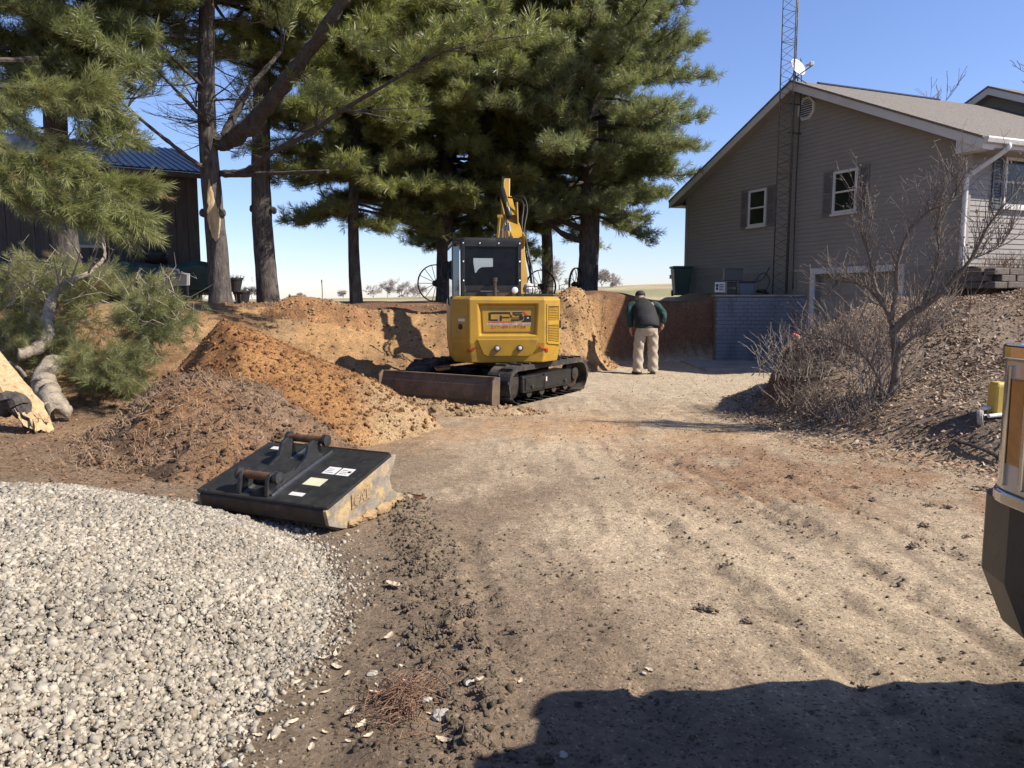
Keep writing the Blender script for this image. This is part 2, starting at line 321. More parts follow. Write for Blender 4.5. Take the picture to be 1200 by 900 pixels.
def terrain(x, y, parts=False):
    x = np.asarray(x, float); y = np.asarray(y, float)
    wob = .22*fbm(x*.8, y*.8, 3, 21)
    db = sdf(BANK, x, y)
    wd = np.interp(x, [-9,-5,-2.7,-1.2,.6,1.7,2.4,3.1,5.2,7], [5.5,5,3.6,2.9,1.9,.75,.5,.35,.22,.2])
    steep = np.clip(1.2-wd/3, .15, 1)
    u = np.clip((db+wob*np.clip(wd, .1, 1))/wd, 0, 1.0)
    zb = topz(x, y)*(0.55*smooth(u)+0.45*np.sin(u*math.pi/2)) + np.clip(u*6, 0, 1)*np.clip(1.1-u, .1, 1)*(.24*fbm(x*1.1, y*1.1, 4, 5)+.10*np.abs(fbm(x*3.4, y*3.4, 3, 8))+.06*fbm(x*6, y*6, 3, 9))
    terr = smooth((x-4.9)/.5)*(y > 18)*(y < 27)
    zb = zb + terr*.22*smooth(u)
    ds = sdf(SLOPE, x, y)
    cut = smooth((y-9.7)/1.2); dt, _ = segd(x, y, TOE)
    zr = .26*smooth((ds+wob*.5)/.9) + .68*cut*smooth((ds+wob*.35)/.45) + .200*np.minimum(np.clip(dt, 0, 7.6), np.maximum(ds, 0)*5) + .33*np.exp(-((x-6.7)/1.3)**2-((y-13.7)/1.2)**2)*smooth(ds/.8)
    zr = np.where(zr > 1.90, 1.90+(zr-1.90)*.15, zr) + smooth(ds/.6)*(.05*fbm(x*1.3, y*1.3, 4, 31)+.02*fbm(x*6, y*6, 2, 33))
    zr = np.where(ds > -.2, zr, 0)
    z = np.maximum(np.maximum(zb, zr), 0)
    # left forecourt: gentle litter ground
    lf = smooth((-2.2-x)/2.0)*smooth((y-5.3)/2.0)
    z = z + lf*.10*(1-smooth(db/2))
    dr = np.clip(1-np.maximum(zb, zr)/.25, 0, 1)*np.exp(-np.maximum(y-20, 0)/3)
    z = z + dr*(.022*fbm(x*.7, y*.7, 3, 41) + .011*fbm(x*4.0, y*2.6, 4, 45) + .006*fbm(x*14, y*11, 2, 47))
    d, t = segd(x, y, BERM)
    bw = .10+.10*vnoise(t*2.2, t*0, 7); bb = np.exp(-(d/bw)**2)*np.clip(fbm(x*7, y*7, 3, 51)*1.4+.45, 0, 1.2)
    z = z + dr*.055*bb*(t > .3)
    dl = np.exp(-((x+.42)/.34)**2)*smooth((4.6-y)/.8)          # trampled lumps left of the berm
    z = z + dr*dl*.06*np.clip(fbm(x*6, y*6, 3, 55)+.05, 0, 1)
    for (a, b, wdt, amp) in RUTS:
        d, t = segd(x, y, [a, b]); br = .25+.9*vnoise(t*3.1+a[0]*9, t*0+a[1], 13)
        z = z - dr*amp*.8*br*np.exp(-(d/wdt)**2) + dr*amp*.85*br*np.exp(-((d-wdt*2.0)/(wdt*.8))**2)*np.clip(.5+fbm(x*9, y*9, 2, 57), 0, 1)
        z = z + dr*.009*np.tanh(2.5*np.sin(t*30+x*42))*np.exp(-(d/.16)**4)*smooth((br-.30)/.2)*np.clip(.4+fbm(x*1.7, y*1.7, 2, 59)*1.6, 0, 1)
    if parts: return z, zb, zr, db, ds, u, dr
    return z
def tz(x, y): return float(terrain(np.array([x]), np.array([y]))[0])

def geo(a, b, n, first):                # n values growing from a to b
    k = 1.2
    lo, hi = 1.0001, 3.0
    for _ in range(60):
        k = (lo+hi)/2; s = first*(k**n-1)/(k-1)
        if s > abs(b-a): hi = k
        else: lo = k
    return a+np.sign(b-a)*np.cumsum(first*k**np.arange(n))
xs = np.concatenate([geo(-9, -600, 34, .09)[::-1], np.arange(-9, -4, .06), np.arange(-4, 4, .042), np.arange(4, 10, .06), geo(10, 600, 34, .09)])
ys = np.concatenate([geo(-2, -60, 10, .4)[::-1], np.arange(-2, 2.3, .12), np.arange(2.3, 7, .032), np.arange(7, 13, .045), np.arange(13, 21.5, .055), geo(21.5, 700, 60, .07)])
X, Y = np.meshgrid(xs, ys); Z, zb, zr, db, ds, ub, dr = terrain(X, Y, True)
def lerp(a, b, t): return a+(b-a)*t[..., None]
c = lambda *k: np.array(k)
col = np.broadcast_to(c(.235,.172,.115), X.shape+(3,)).copy()          # packed soil
n1 = fbm(X*.55, Y*.45, 4, 61); n2 = fbm(X*2.4, Y*1.6, 4, 63); n3 = fbm(X*9, Y*6, 3, 65); n4 = fbm(X*1.1+5, Y*.5, 4, 67)
dry = smooth((X-(.20+.05*(6-Y)))/1.4+.45)*smooth((Y-2.5)/1.2)*.75+.15+.55*n1+.45*n2+.25*n3
dry = np.maximum(dry, smooth((Y-5)/2)*.55+.5*n2+.25*n3)
dry = np.clip(dry, 0, 1)*smooth((X+1.25+.3*n2)/.8)
col = lerp(col, c(.47,.365,.245), dry*dr)
br_ = np.clip(smooth((5.2-Y)/2.2)*smooth((1.3-X)/1.0)*smooth((X+1)/.6)*(.55+1.3*n1+.7*n2+.4*n3), 0, .85)
col = lerp(col, c(.215,.155,.105), br_*dr)
stk = fbm(X*11, Y*1.4, 4, 181); col = lerp(col, c(.20,.15,.105), np.clip(smooth((stk-.10)*4)*(.6+n2), 0, .5)*dr*smooth((X+1)/.5))
for (a, b, wdt, amp) in RUTS:
    d, t = segd(X, Y, [a, b]); col = lerp(col, c(.15,.11,.078), np.clip(np.exp(-(d/(wdt*1.0))**2)*(vnoise(t*4+a[0]*7, t*0, 19)*1.5-.35)*(.8+n3*2), 0, .6)*dr)
col = lerp(col, c(.16,.118,.082), np.clip((X < -.3)*smooth((6-Y)/1.5)*(.5+.8*n2), 0, .8)*dr)
oc = np.clip(smooth((Y-7.2)/2.2)*smooth((11.5-Y)/2.5)*smooth((3.6-X)/1.2)*(.45+1.1*n4+.5*n3), 0, .75)
col = lerp(col, c(.40,.235,.115), oc*dr)
grey = np.clip(smooth((Y-11)/2.5)*(.75+.6*n2)*smooth((X-.2)/1.2), 0, .9)     # dusty slab in front of the cut
col = lerp(col, c(.42,.35,.26), grey*dr*.8)
rn = np.clip(smooth((X-.6)/1.4)*smooth(1.25-np.abs(Y-(7.1-.22*(X-2)))/1.9)*(.45+1.2*n2+.8*n3), 0, .75)
col = lerp(col, c(.255,.145,.08), rn*dr)
ln = smooth((-1.9-X)/.8)*smooth((Y-5.3)/.8)
col = lerp(col, c(.20,.125,.07), np.clip(ln*(.6+.9*n2+.4*n3), 0, 1)*(db < .4))
col = lerp(col, c(.17,.125,.085), np.clip(ln*smooth(n2*3-.4), 0, 1)*(db < .4)*.6)
# bank: clay face, browner top
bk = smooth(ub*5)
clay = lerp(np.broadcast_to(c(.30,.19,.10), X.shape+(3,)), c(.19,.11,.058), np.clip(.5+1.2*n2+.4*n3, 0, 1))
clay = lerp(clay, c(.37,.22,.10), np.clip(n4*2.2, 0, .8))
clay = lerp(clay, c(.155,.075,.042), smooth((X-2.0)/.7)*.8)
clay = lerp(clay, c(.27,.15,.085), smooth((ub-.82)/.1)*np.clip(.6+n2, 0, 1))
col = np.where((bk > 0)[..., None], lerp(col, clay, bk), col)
field = smooth((Y-21)/3)*(db > 0)
fc = lerp(np.broadcast_to(c(.40,.33,.20), X.shape+(3,)), c(.30,.25,.15), np.clip(.5+fbm(X*.2, Y*.2, 3, 71)*1.5, 0, 1))
fc = lerp(fc, c(.15,.17,.065), smooth((Y-42)/8)*smooth((64-Y)/8)*np.clip(.8+.8*fbm(X*.1, Y*.1, 2, 73), 0, 1))
col = lerp(col, fc, field)
col = lerp(col, c(.155,.085,.05), np.clip(smooth((X+9)/3)*smooth((Y-15.2)/1)*smooth((27-Y)/3)*(ub > .82)*(.95+n2), 0, 1)*(X < 4.5))  # red-brown needle litter on the bank top, tree shade darkened into its colour
sl_ = smooth(ds/.45)*(zr >= zb)
lit = lerp(np.broadcast_to(c(.22,.165,.12), X.shape+(3,)), c(.15,.112,.082), np.clip(.5+1.4*n2+.5*n3, 0, 1))
lit = lerp(lit, c(.24,.165,.10), np.clip(n4*2-.2, 0, .8))
col = lerp(col, lit, sl_)
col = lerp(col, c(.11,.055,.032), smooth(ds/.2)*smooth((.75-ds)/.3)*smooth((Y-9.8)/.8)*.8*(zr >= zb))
ny, nx = X.shape; idx = np.arange(ny*nx).reshape(ny, nx)
F = np.stack([idx[:-1,:-1], idx[:-1,1:], idx[1:,1:], idx[1:,:-1]], -1).reshape(-1, 4)
def groundmat(name, bump=.012, fine=1.0):
    m = bpy.data.materials.new(name); m.use_nodes = True; t = m.node_tree; N = t.nodes; L = t.links; b = N['Principled BSDF']
    b.inputs['Roughness'].default_value = .95; b.inputs['Specular IOR Level'].default_value = .15
    a = N.new('ShaderNodeAttribute'); a.attribute_name = 'col'; g = N.new('ShaderNodeNewGeometry')
    def noise(s, d=6, r=.65):
        n = N.new('ShaderNodeTexNoise'); n.inputs['Scale'].default_value = s; n.inputs['Detail'].default_value = d; n.inputs['Roughness'].default_value = r
        L.new(g.outputs['Position'], n.inputs['Vector']); return n.outputs[0]
    def rm(s, a0, a1, b0, b1):
        r = N.new('ShaderNodeMapRange'); L.new(s, r.inputs[0])
        for i, v in enumerate((a0, a1, b0, b1)): r.inputs[i+1].default_value = v
        return r.outputs[0]
    def mul(p, q):
        x = N.new('ShaderNodeMath'); x.operation = 'MULTIPLY'; L.new(p, x.inputs[0]); L.new(q, x.inputs[1]); return x.outputs[0]
    f = mul(mul(rm(noise(22*fine), .3, .7, .72, 1.25), rm(noise(5), .3, .7, .82, 1.16)), rm(noise(70*fine, 3), .62, .74, 1.0, .55))
    vo = N.new('ShaderNodeTexVoronoi'); vo.inputs['Scale'].default_value = 55*fine; L.new(g.outputs['Position'], vo.inputs['Vector'])
    f = mul(f, rm(vo.outputs['Distance'], .02, .16, 1.22, 1.0))
    x = N.new('ShaderNodeVectorMath'); x.operation = 'SCALE'; L.new(a.outputs['Color'], x.inputs[0]); L.new(f, x.inputs['Scale'])
    L.new(x.outputs[0], b.inputs['Base Color'])
    v2 = N.new('ShaderNodeTexVoronoi'); v2.inputs['Scale'].default_value = 95*fine; L.new(g.outputs['Position'], v2.inputs['Vector'])
    sr_ = N.new('ShaderNodeSeparateColor'); L.new(v2.outputs['Color'], sr_.inputs[0])
    dk = rm(sr_.outputs[0], .90, .93, 1.0, .45); lt = rm(sr_.outputs[1], .93, .95, 1.0, 1.5); f2 = mul(mul(f, dk), lt); L.new(f2, x.inputs['Scale'])
    ad = N.new('ShaderNodeMath'); ad.operation = 'ADD'; L.new(noise(16*fine, 10, .78), ad.inputs[0]); L.new(rm(noise(60*fine, 4), 0, 1, 0, .45), ad.inputs[1])
    bn = N.new('ShaderNodeBump'); bn.inputs['Distance'].default_value = bump; bn.inputs['Strength'].default_value = 1; L.new(ad.outputs[0], bn.inputs['Height']); L.new(bn.outputs[0], b.inputs['Normal'])
    return m
M['ground'] = groundmat('bare_ground', .03)
M['heap'] = groundmat('heaped_soil', .05, .8)
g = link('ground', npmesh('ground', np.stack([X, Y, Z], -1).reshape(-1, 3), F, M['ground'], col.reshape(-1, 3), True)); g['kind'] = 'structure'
XX, YY, ZZ = X, Y, Z

# ---------------------------------------------------------------- scattered little solids as one mesh
def ico(sub=1):
    bm = bmesh.new(); bmesh.ops.create_icosphere(bm, subdivisions=sub, radius=1); v = np.array([q.co[:] for q in bm.verts]); f = np.array([[k.index for k in q.verts] for q in bm.faces]); bm.free(); return v, f
IV, IF = ico(1)
def rotmats(n):
    q = rng.normal(size=(n, 4)); q /= np.linalg.norm(q, axis=1)[:, None]; w_, x, y, z = q.T
    return np.stack([np.stack([1-2*(y*y+z*z), 2*(x*y-z*w_), 2*(x*z+y*w_)], -1), np.stack([2*(x*y+z*w_), 1-2*(x*x+z*z), 2*(y*z-x*w_)], -1), np.stack([2*(x*z-y*w_), 2*(y*z+x*w_), 1-2*(x*x+y*y)], -1)], 1)
BV = np.array([(a, b, d) for a in (-.62, .62) for b in (-.62, .62) for d in (-.62, .62)], float)
BF = np.array([(0,1,3),(0,3,2),(4,6,7),(4,7,5),(0,4,5),(0,5,1),(2,3,7),(2,7,6),(0,2,6),(0,6,4),(1,5,7),(1,7,3)])
def chips(pos, r, flat=(1, .78, .6), jit=.45):                    # angular chips, 12 triangles each
    n = len(pos); v = BV[None]*(1+rng.uniform(-jit, jit, (n, 8, 3)))*np.array(flat)[None, None]*rng.uniform(.75, 1.25, (n, 1, 3))
    v = np.einsum('nij,nkj->nki', rotmats(n), v)*r[:, None, None]+pos[:, None]
    return v.reshape(-1, 3), (BF[None]+8*np.arange(n)[:, None, None]).reshape(-1, 3)
def lumps(pos, r, flat=(1, .8, .62), jit=.28):
    n = len(pos); v = IV[None]*(1+rng.uniform(-jit, jit, (n, 12, 1)))*np.array(flat)[None, None]*rng.uniform(.8, 1.2, (n, 1, 3))
    v = np.einsum('nij,nkj->nki', rotmats(n), v)*r[:, None, None]+pos[:, None]
    return v.reshape(-1, 3), (IF[None]+12*np.arange(n)[:, None, None]).reshape(-1, 3)
def pervert(c, k): return np.repeat(c, k, 0)

# soil heaps, each lying on the ground
def heap(name, label, outline, fn, colfn, res=.04, cat='soil heap'):
    p = np.array(outline); x = np.arange(p[:, 0].min(), p[:, 0].max()+res, res); y = np.arange(p[:, 1].min(), p[:, 1].max()+res, res)
    hx, hy = np.meshgrid(x, y); d = sdf(outline, hx, hy); d = d+.18*fbm(hx*1.2, hy*1.2, 3, 81)
    hz = terrain(hx, hy)+fn(hx, hy, d)
    k = hx.shape; ii = np.arange(k[0]*k[1]).reshape(k); ff = np.stack([ii[:-1,:-1], ii[:-1,1:], ii[1:,1:], ii[1:,:-1]], -1).reshape(-1, 4)
    keep = (d > -.12); kf = keep.ravel()[ff].all(1)
    V_ = np.stack([hx, hy, hz], -1).reshape(-1, 3); C_ = colfn(hx, hy, d).reshape(-1, 3); ff = ff[kf]
    used = np.unique(ff); mp_ = np.zeros(len(V_), int); mp_[used] = np.arange(len(used))
    o = link(name, npmesh(name, V_[used], mp_[ff], M['heap'], C_[used], True)); tag(o, label, cat)
    return o, (hx, hy, hz, d)
def bc(hx, a): return np.broadcast_to(np.array(a), hx.shape+(3,))
H1 = [(-4.05,6.75),(-2.9,6.35),(-2.0,6.9),(-1.5,7.8),(-1.7,9.0),(-2.6,9.8),(-4.0,10.3),(-5.0,9.9),(-4.85,8.6),(-4.45,7.5)]
def h1(x, y, d):
    s = np.clip(d/1.25, 0, 1); h = .62*(.6*s+.4*smooth(s))
    r = -.02+h*np.clip(1.06-.10*(x+3.4)**2*.6, .3, 1.1)
    return r + smooth(d*3)*(.13*fbm(x*1.7, y*1.7, 3, 83)+.085*np.abs(fbm(x*4.5, y*4.5, 4, 85))*1.6+.02*fbm(x*13, y*13, 2, 87))-.10*(d < 0)*np.clip(-d*6, 0, 1)
def c1(x, y, d):
    n = fbm(x*2.5, y*2.5, 4, 89); n_ = fbm(x*9, y*9, 3, 91)
    a = lerp(bc(x, (.25,.165,.105)), np.array((.105,.066,.044)), np.clip(.35+1.5*n+.9*n_, 0, 1))
    return lerp(a, np.array((.27,.145,.07)), np.clip(fbm(x*1.2, y*1.2, 3, 93)*2, 0, .8))
heap1, H1d = heap('soil_heap', 'rough brown heap of soil with roots and needles behind the gravel', H1, h1, c1, .034)
H2 = [(-4.9,9.4),(-3.6,8.4),(-2.6,7.9),(-1.75,8.0),(-1.05,8.7),(-.85,9.4),(-1.2,10.1),(-1.9,10.7),(-2.9,11.3),(-4.0,11.7),(-4.9,11.2)]
def h2(x, y, d):
    px, py = -3.75, 9.9; ridge = np.hypot((x-px)*.62+(y-py)*.12, (y-py)*.85)
    s = np.clip(1-ridge/2.15, 0, 1); h = 1.20*s**1.05+.10*smooth(d/.8)
    base = terrain(x, y)
    h = np.minimum(h, np.clip(d*1.15, 0, 9)+.02)
    h = np.maximum(h-np.clip(base-.15, 0, 2)*.62, .0)
    return h-.03+smooth(d*2.5)*(.05*fbm(x*2.1, y*2.1, 3, 95)+.022*fbm(x*8, y*8, 3, 97)) - .28*np.exp(-((x+4.15)/.22)**2-((y-9.55)/.3)**2)
def c2(x, y, d):
    n = fbm(x*2.2, y*2.2, 4, 99); n_ = fbm(x*8, y*8, 3, 101)
    a = lerp(bc(x, (.37,.19,.075)), np.array((.25,.12,.05)), np.clip(.4+1.3*n+.7*n_, 0, 1))
    a = lerp(a, np.array((.25,.125,.06)), smooth((-3.6-x+.25*n)/.5)*.8)
    return lerp(a, np.array((.42,.30,.17)), smooth((x+2.1+.5*n)/.9)*.8)
heap2, H2d = heap('soil_heap', 'tall orange clay heap left of the yellow excavator', H2, h2, c2, .038)
H3 = [(.75,17.3),(1.5,16.6),(2.3,17.2),(2.7,18.4),(1.9,19.4),(.9,19.2),(.5,18.3)]
def h3(x, y, d): return .50*smooth(d/.85)+smooth(d*3)*(.07*fbm(x*2.5, y*2.5, 3, 103)+.03*fbm(x*8, y*8, 3, 105))-.03
heap3, H3d = heap('soil_heap', 'orange clay heap on the bank edge right of the excavator boom', H3, h3, lambda x, y, d: lerp(bc(x, (.42,.265,.13)), np.array((.28,.165,.08)), np.clip(.4+1.4*fbm(x*3, y*3, 4, 107), 0, 1)), .045)
H4 = [(-5.2,15.6),(-4.0,15.0),(-2.8,15.4),(-2.6,16.3),(-3.8,16.9),(-5.1,16.6)]
heap4, H4d = heap('soil_heap', 'low orange soil mound on the bank top between two pine trunks', H4, lambda x, y, d: .30*smooth(d/.6)+smooth(d*3)*.05*fbm(x*3, y*3, 4, 109)-.03, lambda x, y, d: lerp(bc(x, (.38,.20,.09)), np.array((.26,.14,.07)), np.clip(.4+1.4*fbm(x*3, y*3, 4, 111), 0, 1)), .05)
H5 = [(-2.7,10.9),(-1.9,10.5),(-.9,10.25),(-.1,10.3),(.55,10.65),(.3,11.1),(-.5,11.2),(-1.6,11.75),(-2.5,11.9)]
heap5, H5d = heap('soil_heap', 'loose tan soil pushed up against the dozer blade', H5, lambda x, y, d: .17*smooth(d/.3)*(.55+.6*vnoise(x*1.9, y*1.9, 40))*np.clip(1.15-.28*(x+2.2), .25, 1)+smooth(d*4)*.035*fbm(x*6, y*6, 3, 113)-.03, lambda x, y, d: lerp(bc(x, (.45,.32,.19)), np.array((.30,.20,.115)), np.clip(.4+1.4*fbm(x*3, y*3, 4, 115), 0, 1)), .035)

# crumbs of soil on heaps and bank: uncountable
def hsample(Hd, n):
    hx, hy, hz, d = Hd; ok = np.argwhere(d > .02); k = ok[rng.integers(len(ok), size=n)]; res = hx[0, 1]-hx[0, 0]
    return np.stack([hx[k[:, 0], k[:, 1]]+rng.uniform(-.5, .5, n)*res, hy[k[:, 0], k[:, 1]]+rng.uniform(-.5, .5, n)*res, hz[k[:, 0], k[:, 1]]], 1)
def crumbs(name, pos, rad, colr, m='heap'):
    V_, F_ = chips(pos, rad*1.1, (1, .8, .7), .5); C_ = pervert(colr*rng.uniform(.65, 1.2, (len(pos), 1)), 8)
    o = link(name, npmesh(name, V_, F_, M[m], C_)); o['kind'] = 'stuff'; return o
def expo(n, a, b, k=2.2): return a+(b-a)*rng.random(n)**k
pp = hsample(H1d, 5000); o = crumbs('soil_crumbs', pp, expo(len(pp), .006, .036, 5), np.array((.17,.11,.072))); tag(o, 'loose brown soil crumbs over the rough heap behind the gravel', 'soil')
pp = hsample(H2d, 6500); o = crumbs('soil_crumbs', pp, expo(len(pp), .006, .034, 4), np.array((.28,.14,.06))); tag(o, 'loose orange clay crumbs over the tall heap left of the excavator', 'soil')
pp = np.concatenate([hsample(H3d, 1200), hsample(H4d, 700), hsample(H5d, 1500)]); o = crumbs('soil_crumbs', pp, expo(len(pp), .008, .045, 3), np.array((.36,.23,.12))); tag(o, 'loose tan crumbs on the small heaps round the excavator', 'soil')
n = 9000; bx = rng.uniform(-6, 6, n); by = rng.uniform(9, 20, n); bz, _, _, bdb, bds, bu, bdr = terrain(bx, by, True)
k = (bu > .05)*(bu < 1)*(bdb > 0); bx, by, bz = bx[k], by[k], bz[k]
o = crumbs('soil_crumbs', np.stack([bx, by, bz], 1), expo(len(bx), .008, .05, 4.5), np.array((.28,.175,.095))); tag(o, 'clay crumbs and lumps over the excavated bank', 'soil')
n = 3400; t = rng.random(n); bp = np.array(BERM); yy = rng.uniform(2.3, 6.2, n); xx = np.interp(yy, bp[::-1, 1], bp[::-1, 0])+rng.normal(0, .13, n)-(rng.random(n) < .35)*rng.random(n)*.5*smooth((4.8-yy)/1)
o = crumbs('soil_crumbs', np.stack([xx, yy, terrain(xx, yy)], 1), expo(n, .003, .024, 3.6), np.array((.235,.182,.128))); tag(o, 'dark soil crumbs along the churned strip beside the gravel', 'soil')
n = 2000; rt = [RUTS[k] for k in rng.integers(len(RUTS), size=n)]; tt = rng.random(n); xx = np.array([a[0]+(b[0]-a[0])*t_ for (a, b, _, _), t_ in zip(rt, tt)])+rng.normal(0, .07, n); yy = np.array([a[1]+(b[1]-a[1])*t_ for (a, b, _, _), t_ in zip(rt, tt)]); kk_ = vnoise(yy*4+xx*3, yy*0, 23) > .52; xx, yy = xx[kk_], yy[kk_]
o = crumbs('soil_crumbs', np.stack([xx, yy, terrain(xx, yy)], 1), expo(len(xx), .003, .016, 3.6), np.array((.18,.135,.095))); tag(o, 'dark broken soil along the tyre ruts of the driveway', 'soil')
n = 5000; yy = 2.4+14*rng.random(n)**1.6; xx = rng.uniform(-.6, 3.6, n)+yy*.06
o = crumbs('soil_crumbs', np.stack([xx, yy, terrain(xx, yy)], 1), expo(n, .003, .016, 4), np.array((.27,.21,.145))); tag(o, 'fine crumbs strewn across the pale dirt driveway', 'soil')

# gravel pile
GP = [(-1.25,1.5),(-1.02,2.5),(-.93,3.3),(-.98,4.1),(-1.25,4.8),(-1.75,5.35),(-2.5,5.75),(-3.6,5.9),(-5.2,5.9),(-6.2,4.5),(-5.5,1.8),(-3.5,.8),(-2,.9)]
def gz(x, y):
    d = sdf(GP, x, y)+.07*fbm(x*2, y*2, 3, 121); s = np.clip(d/1.5, 0, 1)
    return terrain(x, y)-.025+.50*(np.sin(s*math.pi/2)**1.0)*np.clip(1.0-.03*(x+3.2)**2, .5, 1)+smooth(d*3)*(.030*fbm(x*2.2, y*2.2, 3, 123)), d
gx = np.arange(-6.3, -.7, .04); gy = np.arange(.6, 6.1, .04); GX, GY = np.meshgrid(gx, gy); GZ, gd = gz(GX, GY)
ii = np.arange(GX.size).reshape(GX.shape); gf = np.stack([ii[:-1,:-1], ii[:-1,1:], ii[1:,1:], ii[1:,:-1]], -1).reshape(-1, 4); gf = gf[(gd.ravel() > -.06)[gf].all(1)]
gv = np.stack([GX, GY, GZ-.012], -1).reshape(-1, 3)
def gsample(n):
    out = []
    while sum(len(q) for q in out) < n:
        x = rng.uniform(-5.6, -.75, n); y = rng.uniform(1.6, 6.0, n); z, d = gz(x, y)
        vis = (x > -.70*y-.75) & (rng.random(n) < np.where(d > 0, 1, .55*np.exp(d/.09)*.6)) & (d > -.5)
        out.append(np.stack([x[vis], y[vis], np.maximum(z, terrain(x, y))[vis]], 1))
    return np.concatenate(out)[:n]
gp = gsample(116000); gr = np.clip(rng.lognormal(math.log(.0076), .47, len(gp)), .0035, .027)
sv, sf = chips(gp+np.array([0, 0, .002]), gr*1.15, (1, .8, .62), .5)
tint = (rng.uniform(.52, 1.15, (len(gp), 1))*(1+.16*fbm(gp[:, :1]*2.2, gp[:, 1:2]*2.2, 3, 171)))*np.where(rng.random((len(gp), 1)) < .10, np.array([[.80,.74,.66]]), np.array([[1,1,1]]))*np.where(rng.random((len(gp), 1)) < .06, .72, 1)
gm = npmesh('gravel_pile', np.concatenate([gv, sv]), np.concatenate([np.concatenate([gf[:, :3], gf[:, [0, 2, 3]]]), sf+len(gv)]), M['gravel'], np.concatenate([np.full((len(gv), 3), .42)*np.array([[1,.95,.86]]), pervert(tint, 8)*np.ones((1, 3))]))
gravel = link('gravel_pile', gm); gravel['kind'] = 'stuff'; tag(gravel, 'spread pile of pale crushed limestone gravel in the left foreground', 'gravel pile')
# ---------------------------------------------------------------- house
HA = P(1124, 340, 15.7); HA.z = 0
HB = P(803, 340, 24.5); HB.z = 0
ga = (HB-HA); HW = ga.length; ga.normalize()          # along the gable wall, away from the camera
hb = Vector((ga.y, -ga.x, 0))                         # along the front wall, to the right
if hb.x < 0: hb = -hb
up = Vector((0, 0, 1)); out = -hb                     # outward normal of the gable wall
def HP(a, b, z): return HA+ga*a+hb*b+up*z
RID = 7.05; SLP = .445; MID = HW/2
def rtop(a): return RID-SLP*abs(a-MID)
house = thing('house', 'tan sided house with asphalt shingle roof above the dug out driveway', 'house', HP(0, 0, 0))
hl = HP(0, 0, 0)
def hbuild(mb, name, m, parent=None, **k):
    mb.v = [tuple(Vector(q)-hl) for q in mb.v]; return mb.build(name, M[m], parent or house, **k)
COURSE = .105; ZS = 2.30
def siding(mb, o, ax, nrm, z0, z1, span):
    n = int((z1-z0)/COURSE)+1
    for i in range(n):
        za = z0+i*COURSE; zb_ = min(za+COURSE, z1)
        s0, s1 = span(za); t0, t1 = span(zb_)
        if s1-s0 < .05: continue
        if t1 < t0: t0 = t1 = (t0+t1)/2
        pr = nrm*.016; fl = nrm*.002
        vs = [o+ax*s0+up*za+pr, o+ax*s1+up*za+pr, o+ax*t1+up*zb_+fl, o+ax*t0+up*zb_+fl, o+ax*s0+up*za+fl, o+ax*s1+up*za+fl]
        mb.add(vs, [(0,1,2,3), (4,5,1,0)])
mb = MB(); RK = .20
def gspan(z):
    half = (RID-RK-z)/SLP
    return (max(0, MID-half), min(HW, MID+half))
siding(mb, HP(0, 0, 0), ga, out, ZS, RID-RK-.02, gspan)
hbuild(mb, 'siding', 'siding', fix=False)
mb = MB(); siding(mb, HP(0, 0, 0), hb, -ga, 2.0, rtop(0)-.2, lambda z: (0, 13)); hbuild(mb, 'siding', 'siding', fix=False)
# solid walls behind the siding
mb = MB(); mb.prism([(0, ZS), (HW, ZS), (HW, rtop(HW)-.22), (MID, RID-.22), (0, rtop(0)-.22)], HP(0, .004, 0), ga, up, hb, .12)
mb.prism([(.12, 1.2), (13, 1.2), (13, rtop(0)-.22), (.12, rtop(0)-.22)], HP(.004, 0, 0), hb, up, ga, .12)
mb.prism([(.12, 1.2), (13, 1.2), (13, rtop(0)-.22), (.12, rtop(0)-.22)], HP(HW-.004, 0, 0), hb, up, -ga, .12); hbuild(mb, 'wall', 'siding')
GA0, GA1, GTOP = 1.45, 3.93, 2.20      # garage opening along the gable
mb = MB()
for a0, a1, z0, z1 in ((0, GA0, -.1, ZS), (GA1, HW, -.1, ZS), (GA0, GA1, GTOP, ZS)): mb.prism([(a0, z0), (a1, z0), (a1, z1), (a0, z1)], HP(0, -.012, 0), ga, up, hb, .2)
hbuild(mb, 'foundation', 'parge')
for a in (4.62, 6.1, 7.6):
    mb = MB(); mb.prism([(a, 1.6), (a+.05, 1.6), (a+.05, ZS), (a, ZS)], HP(0, -.012, 0), ga, up, out, .02); hbuild(mb, 'batten', 'siding')
mb = MB()
mb.prism([(GA0-.15, -.05), (GA0, -.05), (GA0, GTOP), (GA0-.15, GTOP)], HP(0, -.015, 0), ga, up, out, .05)
mb.prism([(GA1, -.05), (GA1+.15, -.05), (GA1+.15, GTOP), (GA1, GTOP)], HP(0, -.015, 0), ga, up, out, .05)
mb.prism([(GA0-.15, GTOP+.002), (GA1+.15, GTOP+.002), (GA1+.15, GTOP+.15), (GA0-.15, GTOP+.15)], HP(0, -.015, 0), ga, up, out, .055); hbuild(mb, 'garage_frame', 'white', bevel=.006)
gd_ = MB(); gd_.prism([(GA0, -.05), (GA1, -.05), (GA1, GTOP), (GA0, GTOP)], HP(0, .16, 0), ga, up, hb, .04); gdo = hbuild(gd_, 'garage_door', 'door')
for i in range(4):
    for j in range(4):
        a0 = GA0+.08+i*.6; z0 = .06+j*.54
        mb = MB(); mb.prism([(a0, z0), (a0+.5, z0), (a0+.5, z0+.42), (a0, z0+.42)], HP(0, .16, 0), ga, up, out, .015); hbuild(mb, 'door_panel', 'door', gdo, bevel=.006)
